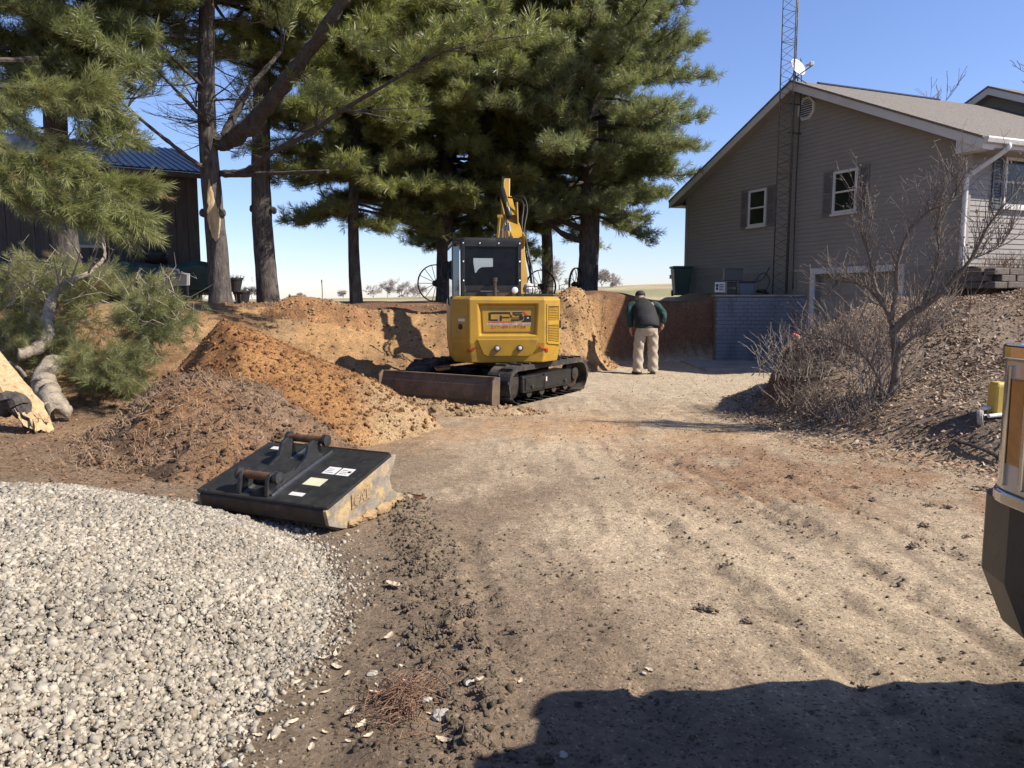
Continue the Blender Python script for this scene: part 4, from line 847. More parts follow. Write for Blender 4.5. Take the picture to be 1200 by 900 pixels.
# ---------------------------------------------------------------- pine foliage: needle tufts on points
def tuft_mesh(name, n, L, w_, sweep, mat_, stem=.0):
    mb = MB(); lv = []
    for i in range(n):
        t = random.random(); az = random.uniform(0, 6.283); b = Vector((0, 0, (t-.55)*L*1.1))
        a = sweep*(1-.45*t)*random.uniform(.7, 1.25); d = Vector((math.cos(az)*math.sin(a), math.sin(az)*math.sin(a), math.cos(a)))
        l = L*random.uniform(.7, 1.1); s = d.cross(Vector((random.random()-.5, random.random()-.5, random.random()-.5))).normalized()*w_/2
        e = b+d*l-Vector((0, 0, .0)); mid = b+d*l*.55+Vector((0,0,.06*L)); mb.add([b-s*.6, b+s*.6, mid+s, e, mid-s], [(0,1,2,4), (4,2,3)])
    m = mb.mesh(name, False); m.materials.append(mat_); return bpy.data.objects.new(name, m)
def foliage_group(name, objs):
    ng = bpy.data.node_groups.new(name, 'GeometryNodeTree'); ng.interface.new_socket('Geometry', in_out='INPUT', socket_type='NodeSocketGeometry'); ng.interface.new_socket('Geometry', in_out='OUTPUT', socket_type='NodeSocketGeometry')
    N = ng.nodes; L = ng.links; gi = N.new('NodeGroupInput'); go_ = N.new('NodeGroupOutput'); ip = N.new('GeometryNodeInstanceOnPoints'); gi2 = N.new('GeometryNodeGeometryToInstance')
    for o in reversed(objs):
        oi = N.new('GeometryNodeObjectInfo'); oi.inputs['Object'].default_value = o; oi.inputs['As Instance'].default_value = True; L.new(oi.outputs['Geometry'], gi2.inputs[0])
    L.new(gi.outputs[0], ip.inputs['Points']); L.new(gi2.outputs[0], ip.inputs['Instance']); ip.inputs['Pick Instance'].default_value = True
    r = N.new('GeometryNodeInputNamedAttribute'); r.data_type = 'FLOAT_VECTOR'; r.inputs[0].default_value = 'rot'
    s = N.new('GeometryNodeInputNamedAttribute'); s.data_type = 'FLOAT'; s.inputs[0].default_value = 'scl'
    e = N.new('FunctionNodeEulerToRotation'); L.new(r.outputs[0], e.inputs[0]); L.new(e.outputs[0], ip.inputs['Rotation']); L.new(s.outputs[0], ip.inputs['Scale']); L.new(ip.outputs[0], go_.inputs[0])
    return ng
FG = {}
for key, mt, n_, L_, w_, sw in (('needle', 'needle', 46, .17, .0075, 1.05), ('needle_dark', 'needle_dark', 46, .17, .0080, 1.1), ('near', 'needle_pale', 42, .17, .0042, .85), ('fallen', 'needle_fallen', 64, .135, .0030, .95)):
    FG[key] = foliage_group(key+'_tufts', [tuft_mesh('needle_tuft', n_, L_, w_, sw, M[mt]) for _ in range(3)])
class Tufts:
    def __init__(s): s.p = []; s.r = []; s.s = []
    def add(s, p, d, sc_):
        q = Vector(d).normalized().to_track_quat('Z', 'Y') @ Euler((0, 0, random.uniform(0, 6.28))).to_quaternion(); e = q.to_euler()
        s.p.append(tuple(p)); s.r.append((e.x, e.y, e.z)); s.s.append(sc_)
    def build(s, name, key, parent, origin):
        m = bpy.data.meshes.new(name); m.from_pydata([tuple(Vector(p)-origin) for p in s.p], [], [])
        a = m.attributes.new('rot', 'FLOAT_VECTOR', 'POINT'); a.data.foreach_set('vector', np.array(s.r, np.float32).ravel())
        a = m.attributes.new('scl', 'FLOAT', 'POINT'); a.data.foreach_set('value', np.array(s.s, np.float32))
        o = bpy.data.objects.new(name, m); C.objects.link(o); o.parent = parent; md = o.modifiers.new('tufts', 'NODES'); md.node_group = FG[key]; o['kind'] = 'stuff'; return o
def rv(k): return Vector((random.gauss(0, k), random.gauss(0, k), random.gauss(0, k)))
def bough(T, mb, p0, d0, L, r0, start=.28, dens=1.0, sc_=1.0, rise=.35, droop=.25, bare=False, spread=1.0, nside=5):
    """one bough with side twigs carrying tufts"""
    n = 7; d = Vector(d0).normalized(); p = Vector(p0); pts = [p.copy()]
    for i in range(n):
        t = i/n; d = (d+Vector((0, 0, (-droop*(1-t)+rise*t)*.35))+rv(.07)).normalized(); p = p+d*L/n; pts.append(p.copy())
    mb.tube(pts, [r0*(1-.85*i/n) for i in range(n+1)], nside, False)
    s = start*L; k = 0
    while s < L:
        i = min(int(s/L*n), n-1); f = s/L*n-i; q = pts[i].lerp(pts[i+1], f); dd = (pts[i+1]-pts[i]).normalized(); side = dd.cross(Vector((0,0,1))); side = side.normalized() if side.length > .1 else Vector((1,0,0))
        sg = 1 if k % 2 else -1; tl = (.28+.42*(1-s/L)*L*.42)*random.uniform(.6, 1.25)*spread
        td = (dd*.75+side*sg*random.uniform(.5, 1.0)+Vector((0,0,random.uniform(-.15, .45)))).normalized(); e = q+td*tl+Vector((0,0,.06*tl))
        if tl > .3 or bare: mb.tube([q, q.lerp(e, .5)+rv(.02), e], [max(.005, r0*.22), max(.004, r0*.16), .003], 3, False)
        if not bare:
            m = max(1, int(tl/.16*dens))
            for j in range(m):
                u = (j+1)/m; T.add(q.lerp(e, u)+rv(.07), td+rv(.5)+Vector((0,0,.45)), sc_*random.uniform(.8, 1.5))
        k += 1; s += (.105/dens)*random.uniform(.7, 1.3)
    if not bare:
        for j in range(3): T.add(pts[-1]+rv(.05), d+rv(.3)+Vector((0,0,.3)), sc_*random.uniform(.9, 1.3))
    return pts
def trunk_mesh(h, r, lean=(0, 0), n=18, seed=0):
    V_ = []; F_ = []; m = int(h/.22); 
    for i in range(m+1):
        t = i/m; z = h*t; rr = r*(1-.72*t)+.10*r*math.exp(-z/.25)*2.2
        cx = lean[0]*t+.05*math.sin(z*.9+seed); cy = lean[1]*t+.05*math.cos(z*.7+seed)
        for k in range(n):
            a = 2*math.pi*k/n; q = rr*(1+.075*float(fbm(np.array([k*.9+seed*3.3]), np.array([z*2.2]), 3, 131)[0])+.10*math.exp(-z/.2)*math.sin(a*5+seed)); V_.append((cx+q*math.cos(a), cy+q*math.sin(a), z-.15))
    for i in range(m):
        for k in range(n): F_.append((i*n+k, i*n+(k+1) % n, (i+1)*n+(k+1) % n, (i+1)*n+k))
    return np.array(V_), np.array(F_)
def pine(px, Yd, r, h, base, rad, label, key='needle', seed=1, lean=(0,0), dens=1.0, bare_from=None, sc_=1.0, az_bias=None, az_skip=None, top=None, prof=None, gap=.33, extra=None, per=6):
    random.seed(seed*101); q = P(px, 350, Yd); q.z = tz(q.x, q.y)
    o = thing('pine_tree', label, 'tree', q, 0, 'mature pines along the bank')
    V_, F_ = trunk_mesh(h, r, lean, seed=seed); tk = link('trunk', npmesh('trunk', V_, F_, M['bark'], None, True), o)
    def ax(z): t = z/h; return Vector((lean[0]*t+.05*math.sin(z*.9+seed), lean[1]*t+.05*math.cos(z*.7+seed), z-.15))
    T = Tufts(); mb = MB(); z = base
    while z < h-.2:
        t = (z-base)/(h-base); Rr = rad*(prof(t) if prof else (min(1, .55+t*1.8)*(1-t)**.62+.10))
        n = per if t < .8 else 4; a0 = random.uniform(0, 6.28)
        for k in range(n):
            az = a0+6.283*k/n+random.gauss(0, .25); el = random.gauss(-.02+.55*t, .12); L = Rr*random.uniform(.68, 1.12)
            if az_bias: L *= az_bias(az)
            d = Vector((math.cos(az)*math.cos(el), math.sin(az)*math.cos(el), math.sin(el)))
            if az_skip and az_skip(az, z): continue
            bough(T, mb, q+ax(z+random.gauss(0, .1)), d, L, .022+.012*L, .34, dens*1.25, sc_*1.08)
        z += gap*random.uniform(.75, 1.25)
    if bare_from:
        z = bare_from
        while z < base:
            for k in range(3):
                az = random.uniform(0, 6.28); d = Vector((math.cos(az), math.sin(az), random.uniform(-.1, .35))); pts = bough(T, mb, q+ax(z), d, random.uniform(.9, 2.3), .022, .2, .55, bare=True, spread=.9, nside=4)
                if random.random() < .35:
                    for _ in range(5): T.add(pts[-1]+rv(.15), d+rv(.4)+Vector((0,0,.3)), random.uniform(.8, 1.2))
            z += .42
    if extra: extra(q, ax, T, mb)
    mb.v = [tuple(Vector(p)-q) for p in mb.v]; b = mb.build('branches', M['limb'], o, fix=False); b['kind'] = 'stuff'
    if T.p: T.build('crown', key, o, q)
    return o, q, ax, T
def limb_path(mb, pts, rads, n=7):
    m_ = (len(pts)-1)*7+1; rr = np.interp(np.linspace(0, 1, m_), np.linspace(0, 1, len(rads)), rads); j_ = np.random.default_rng(m_+n).normal(0, 1, m_)
    mb.tube([p+rv(r*.10) for p, r in zip(catmull(pts, 7), rr)], rr*(1+.09*j_), n)
# scarred pine, with big fork and dead horizontal limb
def ex1(q, ax, T, mb):
    y = q.y
    limb_path(mb, [P(256, 170, y), P(280, 158, y-.3), P(318, 118, y-.9), P(352, 72, y-1.5), P(392, 18, y-2.2), P(430, -60, y-2.8)], [.17, .19, .17, .15, .12, .08])
    limb_path(mb, [P(262, 160, y), P(285, 115, y+.2), P(310, 82, y+.5), P(330, 60, y+.8)], [.10, .08, .06, .03])
    limb_path(mb, [P(258, 203, y), P(290, 200, y-.4), P(320, 178, y-1.0), P(360, 158, y-1.5), P(400, 130, y-2.2), P(450, 100, y-2.8), P(520, 60, y-3.4)], [.07, .075, .065, .05, .042, .03, .012])
    limb_path(mb, [P(262, 205, y-.1), P(300, 204, y-.5), P(345, 202, y-.8), P(385, 201, y-1.1)], [.065, .055, .045, .04])
    limb_path(mb, [P(252, 152, y), P(228, 128, y-.6), P(196, 95, y-1.3), P(178, 75, y-1.6)], [.06, .045, .03, .012])
    limb_path(mb, [P(250, 202, y), P(228, 190, y-.4), P(196, 165, y-1.0), P(165, 140, y-1.8), P(120, 100, y-2.4)], [.06, .05, .042, .03, .015])
    limb_path(mb, [P(248, 110, y), P(215, 80, y-.6), P(185, 50, y-1)], [.05, .035, .02])
    for (a, b, L, k) in (((430,-20), (40,.2), 2.6, 0), ((400, 0), (10, -40), 2.4, 0), ((380, 40), (60, 10), 2.0, 0), ((400,130), (70,-12), 1.6, 1), ((450,100), (60,-20), 1.7, 0), ((480, 80), (50, -40), 1.7, 0), ((520,60), (60,-20), 1.6, 0), ((330,60), (10,-40), 1.5, 0), ((345,80), (50,30), 1.4, 0), ((178,75), (-50,-10), 1.7, 0), ((185,50), (-50,-30), 1.8, 0), ((165,140), (-40,10), 1.3, 0), ((130,108), (-60,10), 1.5, 0), ((150,125), (10,-40), 1.2, 0), ((330,172), (60,-50), 1.4, 1), ((230,125), (-10,-60), 1.2, 1), ((300,140), (-20,-60), 1.2, 1), ((370,152), (20,-50), 1.1, 1)):
        for v in range(2):
            p = P(a[0], a[1], y-(abs(a[0]-255)/255)*3.6+.2); d = Vector((b[0], random.uniform(-50, 30), -b[1]))
            bough(T, mb, p, d, L*random.uniform(.8, 1.15), .022, .15, .9 if not k else .6, 1.0, bare=bool(k))
    for k in range(46):
        p = q+ax(random.uniform(3.3, 6.8)); az = random.uniform(0, 6.28); bough(T, mb, p, (math.cos(az), math.sin(az)*.7, random.uniform(-.1, .6)), random.uniform(.5, 1.5), .012, .15, .5, bare=True, nside=3)
pro1 = lambda t: .55+.45*math.sin(min(1, t*1.4)*math.pi*.75)
T1, q1, ax1, _ = pine(255, 17.0, .235, 14, 6.6, 4.2, 'scarred pine with pale torn bark on its trunk and a heavy forked limb', seed=1, bare_from=3.6, extra=ex1, prof=pro1, dens=.78)
# torn pale wood patch on the trunk facing the camera
mb = MB(); zs0, zs1 = P(255, 284, 17).z-q1.z+.15, P(255, 212, 17).z-q1.z+.15; rows = []
rp = []
for i in range(15):
    t = i/14; z = zs0+(zs1-zs0)*t; wd_ = (.85*math.sin(math.pi*min(1, t*1.05))**.6*(1.0 if t < .55 else .72-.6*(t-.55)))*random.uniform(.8, 1.1)+.03; c0 = -math.pi/2+.30-(.12 if t > .6 else 0); rr = .212-.0035*i*.5
    rp.append([(ax1(z).x+(rr+(.022 if 0 < k < 6 else -.012)+random.uniform(0, .012))*math.cos(c0+wd_*(k/3-1)), ax1(z).y+(rr+(.022 if 0 < k < 6 else -.012)+random.uniform(0, .012))*math.sin(c0+wd_*(k/3-1)), z-.15) for k in range(7)])
for i in range(14):
    for k in range(6): mb.add([rp[i][k], rp[i][k+1], rp[i+1][k+1], rp[i+1][k]], [(0,1,2,3)])
mb.build('torn_wood', M['wood'], T1, fix=True)
mb = MB(); z = P(255, 250, 17).z-q1.z; mb.lathe([(.05, -.05), (.10, .0), (.085, .07), (.04, .10)], (-.20, -.03, z), (-1, -.3, .2), 9); mb.build('knot', M['bark'], T1)
mb = MB(); mb.lathe([(.06, -.05), (.11, .0), (.09, .06), (.05, .09)], (.19, -.10, z), (1, -.4, .1), 9); mb.build('knot', M['bark'], T1)
def exd(q, ax, T, mb):
    for k in range(26):
        p = q+ax(random.uniform(3.8, 6.8)); az = random.uniform(0, 6.28); bough(T, mb, p, (math.cos(az), math.sin(az), random.uniform(-.1, .5)), random.uniform(.5, 1.8), .014, .15, .5, bare=True, nside=3)
T2, q2_, ax2, _ = pine(313, 19.6, .275, 14.5, 6.3, 4.2, 'thick dark pine with knobbly trunk just right of the scarred pine', seed=2, bare_from=4.2, extra=exd, prof=pro1, dens=.78)
for a, zz in ((-1, P(300, 245, 19.6).z), (1, P(326, 247, 19.6).z)):
    mb = MB(); mb.lathe([(.05, -.05), (.10, .0), (.09, .05), (.05, .08)], (a*.25, -.08, zz-q2_.z), (a, -.3, .1), 9); mb.build('knot', M['bark'], T2)
drop = lambda t: (.62+3*t if t < .11 else .95 if t < .5 else .95-.75*(t-.5)*1.6)+.04
pine(418, 21.0, .165, 13, 2.6, 2.9, 'slim pine with bare pale lower trunk, left of the spoked wheel', seed=3, prof=drop, dens=1.0)
pine(523, 23.2, .25, 15, 3.0, 4.4, 'thick pine standing behind the left spoked wheel and excavator cab', seed=4, prof=drop, dens=1.0)
pine(556, 25.5, .24, 15, 2.4, 3.6, 'pine mostly hidden behind the excavator cab and boom', seed=5, prof=drop, dens=1.0)
def bias6(az): return 1.0-.13*max(0, math.cos(az))
pro6 = lambda t: float(np.interp(t, [0, .09, .25, .48, 1], [.60, .76, 1.06, .66, .10]))
def ex6(q, ax, T, mb):
    for z, dx, dy in ((1.9, -1.6, .9), (2.2, -1.3, .4)): limb_path(mb, [q+ax(z), q+ax(z)+Vector((dx*.5, -.1, .25)), q+ax(z)+Vector((dx, -.3, dy))], [.10, .08, .05])
pine(687, 23.0, .32, 15.5, 2.7, 4.3, 'dark forked right hand pine beside the open sky and house', 'needle_dark', seed=6, lean=(.25, 0), prof=pro6, dens=1.0, az_bias=bias6, extra=ex6, sc_=1.0)
pine(640, 28.0, .22, 15, 3.6, 3.9, 'pine behind the excavator boom in the middle of the row', 'needle', seed=7, prof=drop, dens=.9)
# left edge pine with the sunlit hanging bough
def ex0(q, ax, T, mb):
    for z, (px, py), L in ((4.6, (150, 150), 2.2), (5.0, (165, 130), 2.6), (5.5, (170, 105), 2.7), (5.9, (180, 85), 2.8), (4.9, (130, 175), 2.0), (5.3, (145, 165), 2.3), (5.7, (20, 60), 2.5), (5.2, (0, 110), 2.6)):
        e = P(px, py, q.y-random.uniform(.2, 1.4)); bough(T, mb, q+ax(z), e-(q+ax(z)), L, .05, .2, 1.5, 1.1, rise=.0, droop=.25)
T0, q0, ax0, _ = pine(82, 15.0, .245, 14, 4.9, 3.4, 'dark pine in front of the shed window with sunlit hanging bough', 'needle_dark', seed=8, bare_from=3.0, prof=pro1, dens=1.0, extra=ex0)
random.seed(909)
Tn = Tufts(); mb = MB()
main = [[q0+ax0(4.8), P(20, 70, 13.4), P(-60, 70, 12.0), P(-140, 90, 11.0)], [P(-60, 70, 12.0), P(0, 130, 11.0), P(50, 165, 10.6), P(85, 190, 10.4), P(120, 222, 10.2), P(150, 246, 10.1)],
        [P(-100, 90, 11.2), P(-30, 180, 10.4), P(30, 205, 10.2), P(70, 232, 10.1), P(105, 250, 10.0)], [P(-80, 80, 11.6), P(-20, 100, 11.0), P(40, 105, 10.7), P(75, 108, 10.5), P(104, 100, 10.4)],
        [P(-120, 90, 11.0), P(-40, 140, 10.6), P(10, 175, 10.4), P(60, 190, 10.3)], [P(50, 165, 10.6), P(90, 205, 10.5), P(125, 212, 10.4), P(150, 214, 10.4)], [P(-40,190,10.3), P(0, 215, 10.2), P(40, 232, 10.2), P(70,238,10.2)]]
for i, mpts in enumerate(main):
    cpts = catmull(mpts, 8); mb.tube(cpts, np.linspace(.05 if i == 0 else .025, .022 if i == 0 else .005, len(cpts)), 5, False)
    if i == 0: continue
    for j in range(4, len(cpts)):
        for v in range(3):
            d = (cpts[j]-cpts[j-1]).normalized(); sd = Vector((random.uniform(-.6, 1), random.uniform(-.6, .6), random.uniform(-.75, .45)))
            td = (d+sd*.9).normalized(); l = random.uniform(.18, .55); e = cpts[j]+td*l+Vector((0,0,-.04)); mb.tube([cpts[j], e], [.005, .003], 3, False)
            for u in ((.55, 1.0) if l < .35 else (.4, .7, 1.0)): Tn.add(cpts[j].lerp(e, u)+rv(.02), td+rv(.3), random.uniform(.75, 1.15))
mb.v = [tuple(Vector(p)-q0) for p in mb.v]; b = mb.build('bough', M['limb'], T0, fix=False); b['kind'] = 'stuff'
Tn.build('hanging_needles', 'near', T0, q0)

# fallen limb: splintered butt, bent limb, needles
random.seed(77)
def ground_at(px, py, zg=0):
    ys_ = np.arange(1.5, 40, .02); d = ray(px, py); xs_ = d.x/d.y*ys_; zs_ = CAM_Z+d.z/d.y*ys_; k = np.argmax(zs_ <= terrain(xs_, ys_)); q = Vector((xs_[k], ys_[k], 0)); q.z = tz(q.x, q.y); return q
f0 = ground_at(60, 490); 
FY = f0.y
fl = thing('fallen_limb', 'broken pine limb with curved pale bark stem and green needles lying on the bank', 'fallen branch', f0)
def fb(mb, name, m, parent=None, **k): mb.v = [tuple(Vector(p)-f0) for p in mb.v]; return mb.build(name, M[m], parent or fl, **k)
mb = MB(); limb_path(mb, [P(70, 487, FY-.25), P(60, 470, FY-.1), P(52, 452, FY+.1), P(56, 432, FY+.3), P(66, 424, FY+.5)], [.135, .15, .135, .12, .10], 12); fb(mb, 'bent_butt', 'palebark', smooth=True)
lp = [P(22, 416, FY+.5), P(44, 408, FY+.65), P(57, 392, FY+.8), P(57, 365, FY+1.0), P(64, 345, FY+1.15), P(82, 330, FY+1.3), P(104, 320, FY+1.45), P(122, 302, FY+1.6), P(120, 285, FY+1.7)]
mb = MB(); limb_path(mb, lp, [.088, .09, .08, .07, .058, .046, .035, .022, .010], 9)
for a, b, c_ in (((57,382), (68,374), (75,372)), ((64,345), (40,335), (20,320)), ((82,330), (90,310), (95,290)), ((104,320), (112,300), (118,278)), ((70,340), (66,318), (62,300)), ((57,365), (40,355), (28,352))): limb_path(mb, [P(*a, FY+1.15), P(*b, FY+1.1), P(*c_, FY+1.05)], [.016, .010, .004], 5)
fb(mb, 'limb', 'palebark', smooth=True)
mb = MB()
for k in range(120):
    px_, py_ = (random.uniform(5, 135), random.uniform(300, 400)) if k < 70 else (random.uniform(150, 212), random.uniform(325, 400)); a = P(px_, py_, FY+random.uniform(.9, 1.6)); d = Vector((random.gauss(.1, .5), random.gauss(0, .3), random.gauss(.3, .6))).normalized(); l = random.uniform(.2, .7); mb.tube([a, a+d*l*.4+rv(.03), a+d*l*.75+rv(.05)-Vector((0,0,.02)), a+d*l+rv(.06)-Vector((0,0,.06))], [.008, .006, .004, .002], 4, False)
b = fb(mb, 'bare_twigs', 'paletwig', fix=False); b['kind'] = 'stuff'
mb = MB(); limb_path(mb, [P(-8, 440, FY+.5), P(10, 425, FY+.5), P(22, 432, FY+.5), P(30, 442, FY+.4)], [.03, .03, .025, .02], 6); fb(mb, 'side_limb', 'twig', smooth=True)
Tf = Tufts(); mb = MB()
def clump(px0, py0, px1, py1, Y0, Y1, n, dirx, L=.55, zdir=.2):
    for i in range(n):
        a = P(random.uniform(px0, px1), random.uniform(py0, py1), random.uniform(Y0, Y1)); g_ = tz(a.x, a.y)
        if a.z < g_+.03: a.z = g_+random.uniform(.03, .18)
        d = (Vector((dirx+random.gauss(0, .6), random.gauss(-.2, .5), zdir+random.gauss(0, .5)))).normalized(); l = L*random.uniform(.5, 1.2); e = a+d*l
        ge = tz(e.x, e.y); e.z = max(e.z, ge+.03)
        mb.tube([a, a.lerp(e, .5)+rv(.03), e], [.006, .005, .003], 3, False)
        m = int(l/.065)
        for j in range(1, m+1): Tf.add(a.lerp(e, j/m)+rv(.04), d+rv(.5), random.uniform(.7, 1.15))
clump(0, 318, 55, 400, FY+1.6, FY+2.8, 125, -.2, .45, .0); clump(60, 318, 118, 345, FY+2.1, FY+3.0, 80, .1, .4, .1); clump(0, 390, 90, 430, FY+.6, FY+1.4, 60, .3, .45, .05)
clump(60, 330, 105, 385, FY+1.4, FY+2.4, 30, .2)
clump(152, 352, 205, 405, FY+.9, FY+2.0, 100, .2, .4, .3); clump(88, 412, 160, 452, FY+.2, FY+1.2, 85, .6, .4, .05); clump(165, 345, 205, 360, FY+1.3, FY+2.0, 24, .1, .35, .3)
b = fb(mb, 'twigs', 'paletwig', fix=False); b['kind'] = 'stuff'; Tf.build('needles', 'fallen', fl, f0)
# splintered trunk piece
s0 = ground_at(45, 506); SY = s0.y
spl = thing('splintered_log', 'splintered pine log with torn pale wood end at the left edge', 'log', s0)
mb = MB(); path = [P(-45, 370, SY+.9), P(-15, 408, SY+.6), P(8, 440, SY+.35), P(28, 468, SY+.12), P(44, 497, SY-.05)]; cp_ = catmull(path, 5)
o_ = []
for i, p in enumerate(cp_):
    t = i/(len(cp_)-1); rr = .10+.10*t if t < .75 else .175+.16*(.75-t); ring = []
    for k in range(30):
        a = 2*math.pi*k/30; q = rr*(1+.22*math.sin(a*3+1)*t+.10*math.sin(a*7+i*.2)+.10*random.uniform(-1, 1)*(.4 if k % 3 else 1)); ring.append(p+Vector((math.cos(a)*q*1.0, math.sin(a)*q*.7, -math.cos(a)*q*.55+math.sin(a)*.3*q)))
    o_.append(ring)
mb.ring(o_); mb.v = [tuple(Vector(p)-s0) for p in mb.v]; mb.build('torn_wood', M['wood'], spl, smooth=False)
mb = MB(); tip = cp_[-5]
for k in range(30):
    a = random.uniform(0, 6.28); b0_ = tip+Vector((math.cos(a)*.15, math.sin(a)*.10, -.1*math.cos(a))); d = (cp_[-1]-cp_[-6]).normalized(); l = random.uniform(.12, .34)
    mb.tube([b0_, b0_+d*l*.6+rv(.015), b0_+d*l+rv(.03)], [.026, .02, .004], 4)
mb.v = [tuple(Vector(p)-s0) for p in mb.v]; b = mb.build('splinters', M['wood'], spl); b['kind'] = 'stuff'
mb = MB(); limb_path(mb, [P(0, 478, SY+.1), P(14, 468, SY+.05), P(26, 480, SY-.02), P(34, 500, SY-.06)], [.12, .13, .10, .05], 10); mb.v = [tuple(Vector(p)-s0) for p in mb.v]; mb.build('bark_slab', M['limb'], spl)

# ---------------------------------------------------------------- bare trees
def bare(o, root, h, r, levels, spread=.75, m='twig', seed=0, nside=5, nb=(2, 3), up_=.3, minr=.004, names=True, trunk_pts=None, spread_=0):
    random.seed(seed); tk = MB(); br = MB(); tw_ = MB()
    def grow(p, d, L, rr, lv):
        n = 4 if lv < 3 else 3; pts = [p.copy()]; dd = d.copy()
        for i in range(n): dd = (dd+rv(.14)+Vector((0,0,up_*.12))).normalized(); p = p+dd*L/n; pts.append(p.copy())
        mb_ = (tk if lv == 0 else br if lv < 3 else tw_); mb_.tube(pts, [max(minr, rr*(1-.4*i/n)) for i in range(n+1)], nside if lv < 2 else (4 if lv < 3 else 3), False)
        if lv >= levels: return
        for k in range(random.randint(*nb)+(1 if lv == levels-1 else 0)):
            i = random.randint(max(1, n-2), n); sd = Vector((random.gauss(0,1), random.gauss(0,1), random.gauss(.1,.6))).normalized(); nd = (dd+sd*spread+Vector((0,0,up_*.5))).normalized()
            grow(pts[i], nd, L*random.uniform(.55, .85), max(minr, rr*.58), lv+1)
    for (p, d, L, rr) in (trunk_pts or [(Vector((0,0,-.1)), Vector((0,0,1)), h*(.22 if spread_ else .34), r)]): grow(p, d, L, rr, 0 if not trunk_pts else 1)
    for nm, b in (('trunk', tk), ('branches', br), ('twigs', tw_)):
        if b.v: ob = b.build(nm, M[m], o, fix=False); 
        if b.v and nm != 'trunk': ob['kind'] = 'stuff'
# far tree line
far = [(438, 110, 4.2), (455, 105, 5.2), (470, 115, 4.8), (486, 108, 4.4), (402, 120, 3.6), (655, 80, 5.5), (648, 95, 5.0), (706, 70, 4.2), (715, 76, 3.6), (350, 130, 3), (296, 60, 2.6)]
fl_l = ['bare grey tree on the horizon left of the spoked wheel', 'rounded bare tree, tallest on the horizon left of the wheel', 'bare tree on the horizon touching the left spoked wheel', 'faint bare tree seen through the left spoked wheel', 'small bare tree on the horizon beside the slim pine', 'bare thicket tree behind the boom and wheel', 'bare tree left of the right hand spoked wheel', 'small bare tree on the horizon right of the dark pine', 'low bare sapling right of the dark pine trunk', 'tiny bare tree on the horizon between the pine trunks', 'bare bush behind the plant pot']
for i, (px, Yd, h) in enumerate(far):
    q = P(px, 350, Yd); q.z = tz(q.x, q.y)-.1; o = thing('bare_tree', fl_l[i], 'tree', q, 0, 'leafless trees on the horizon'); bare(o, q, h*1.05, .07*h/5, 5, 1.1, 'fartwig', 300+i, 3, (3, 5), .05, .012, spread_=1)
q = P(1262, 350, 34); q.z = 1.8; o = thing('bare_tree', 'leafless tree rising behind the roof at the right edge', 'tree', q, 0, 'leafless trees behind the house'); bare(o, q, 13.2, .2, 6, .7, 'twig', 333, 5, (2, 3), .25, .012)
q = P(1040, 350, 40); q.z = 1.8; o = thing('bare_tree', 'leafless treetop just showing above the house ridge', 'tree', q, 0, 'leafless trees behind the house'); bare(o, q, 11.2, .16, 6, .55, 'twig', 335, 5, (2, 3), .5, .012)

# small pruned tree and brush on the right slope
q = ground_at(1042, 466); TY = q.y
ft = thing('small_tree', 'leafless small pruned tree standing in leaves on the right slope', 'tree', q)
def L_(mb): mb.v = [tuple(Vector(p)-q) for p in mb.v]
random.seed(51); mb = MB(); limb_path(mb, [P(1042, 470, TY), P(1050, 440, TY), P(1050, 410, TY), P(1046, 385, TY)], [.066, .054, .052, .052], 10); L_(mb); mb.build('trunk', M['smallbark'], ft, smooth=True)
limbs = [([P(1046, 392, TY), P(1062, 372, TY-.1), P(1085, 358, TY-.2), P(1112, 335, TY-.3), P(1140, 300, TY-.4), P(1160, 262, TY-.5), P(1196, 218, TY-.6)], [.07, .062, .05, .04, .028, .018, .006]),
         ([P(1046, 390, TY), P(1042, 370, TY+.1), P(1030, 350, TY+.2), P(1012, 335, TY+.3), P(985, 331, TY+.4), P(970, 345, TY+.4)], [.055, .045, .035, .026, .015, .006]),
         ([P(1044, 375, TY), P(1050, 345, TY), P(1052, 310, TY-.1), P(1066, 270, TY-.1), P(1092, 245, TY-.2), P(1118, 232, TY-.2), P(1120, 210, TY-.2)], [.05, .04, .032, .024, .016, .010, .005]),
         ([P(1038, 362, TY), P(1026, 335, TY+.1), P(1018, 300, TY+.2), P(1010, 275, TY+.2), P(1005, 235, TY+.2)], [.04, .03, .022, .014, .005]),
         ([P(1050, 415, TY), P(1062, 402, TY-.1), P(1076, 394, TY-.1), P(1090, 390, TY-.1)], [.035, .028, .018, .008]),
         ([P(1080, 362, TY-.2), P(1092, 330, TY-.1), P(1100, 300, TY), P(1098, 265, TY), P(1104, 240, TY)], [.035, .025, .018, .012, .005]),
         ([P(1120, 325, TY-.35), P(1138, 305, TY-.3), P(1170, 290, TY-.3), P(1186, 268, TY-.3)], [.022, .016, .010, .004]),
         ([P(1040, 470, TY+.05), P(1028, 440, TY+.2), P(1010, 415, TY+.3), P(975, 398, TY+.4), P(950, 398, TY+.4)], [.035, .028, .02, .012, .006])]
tw_ = MB()
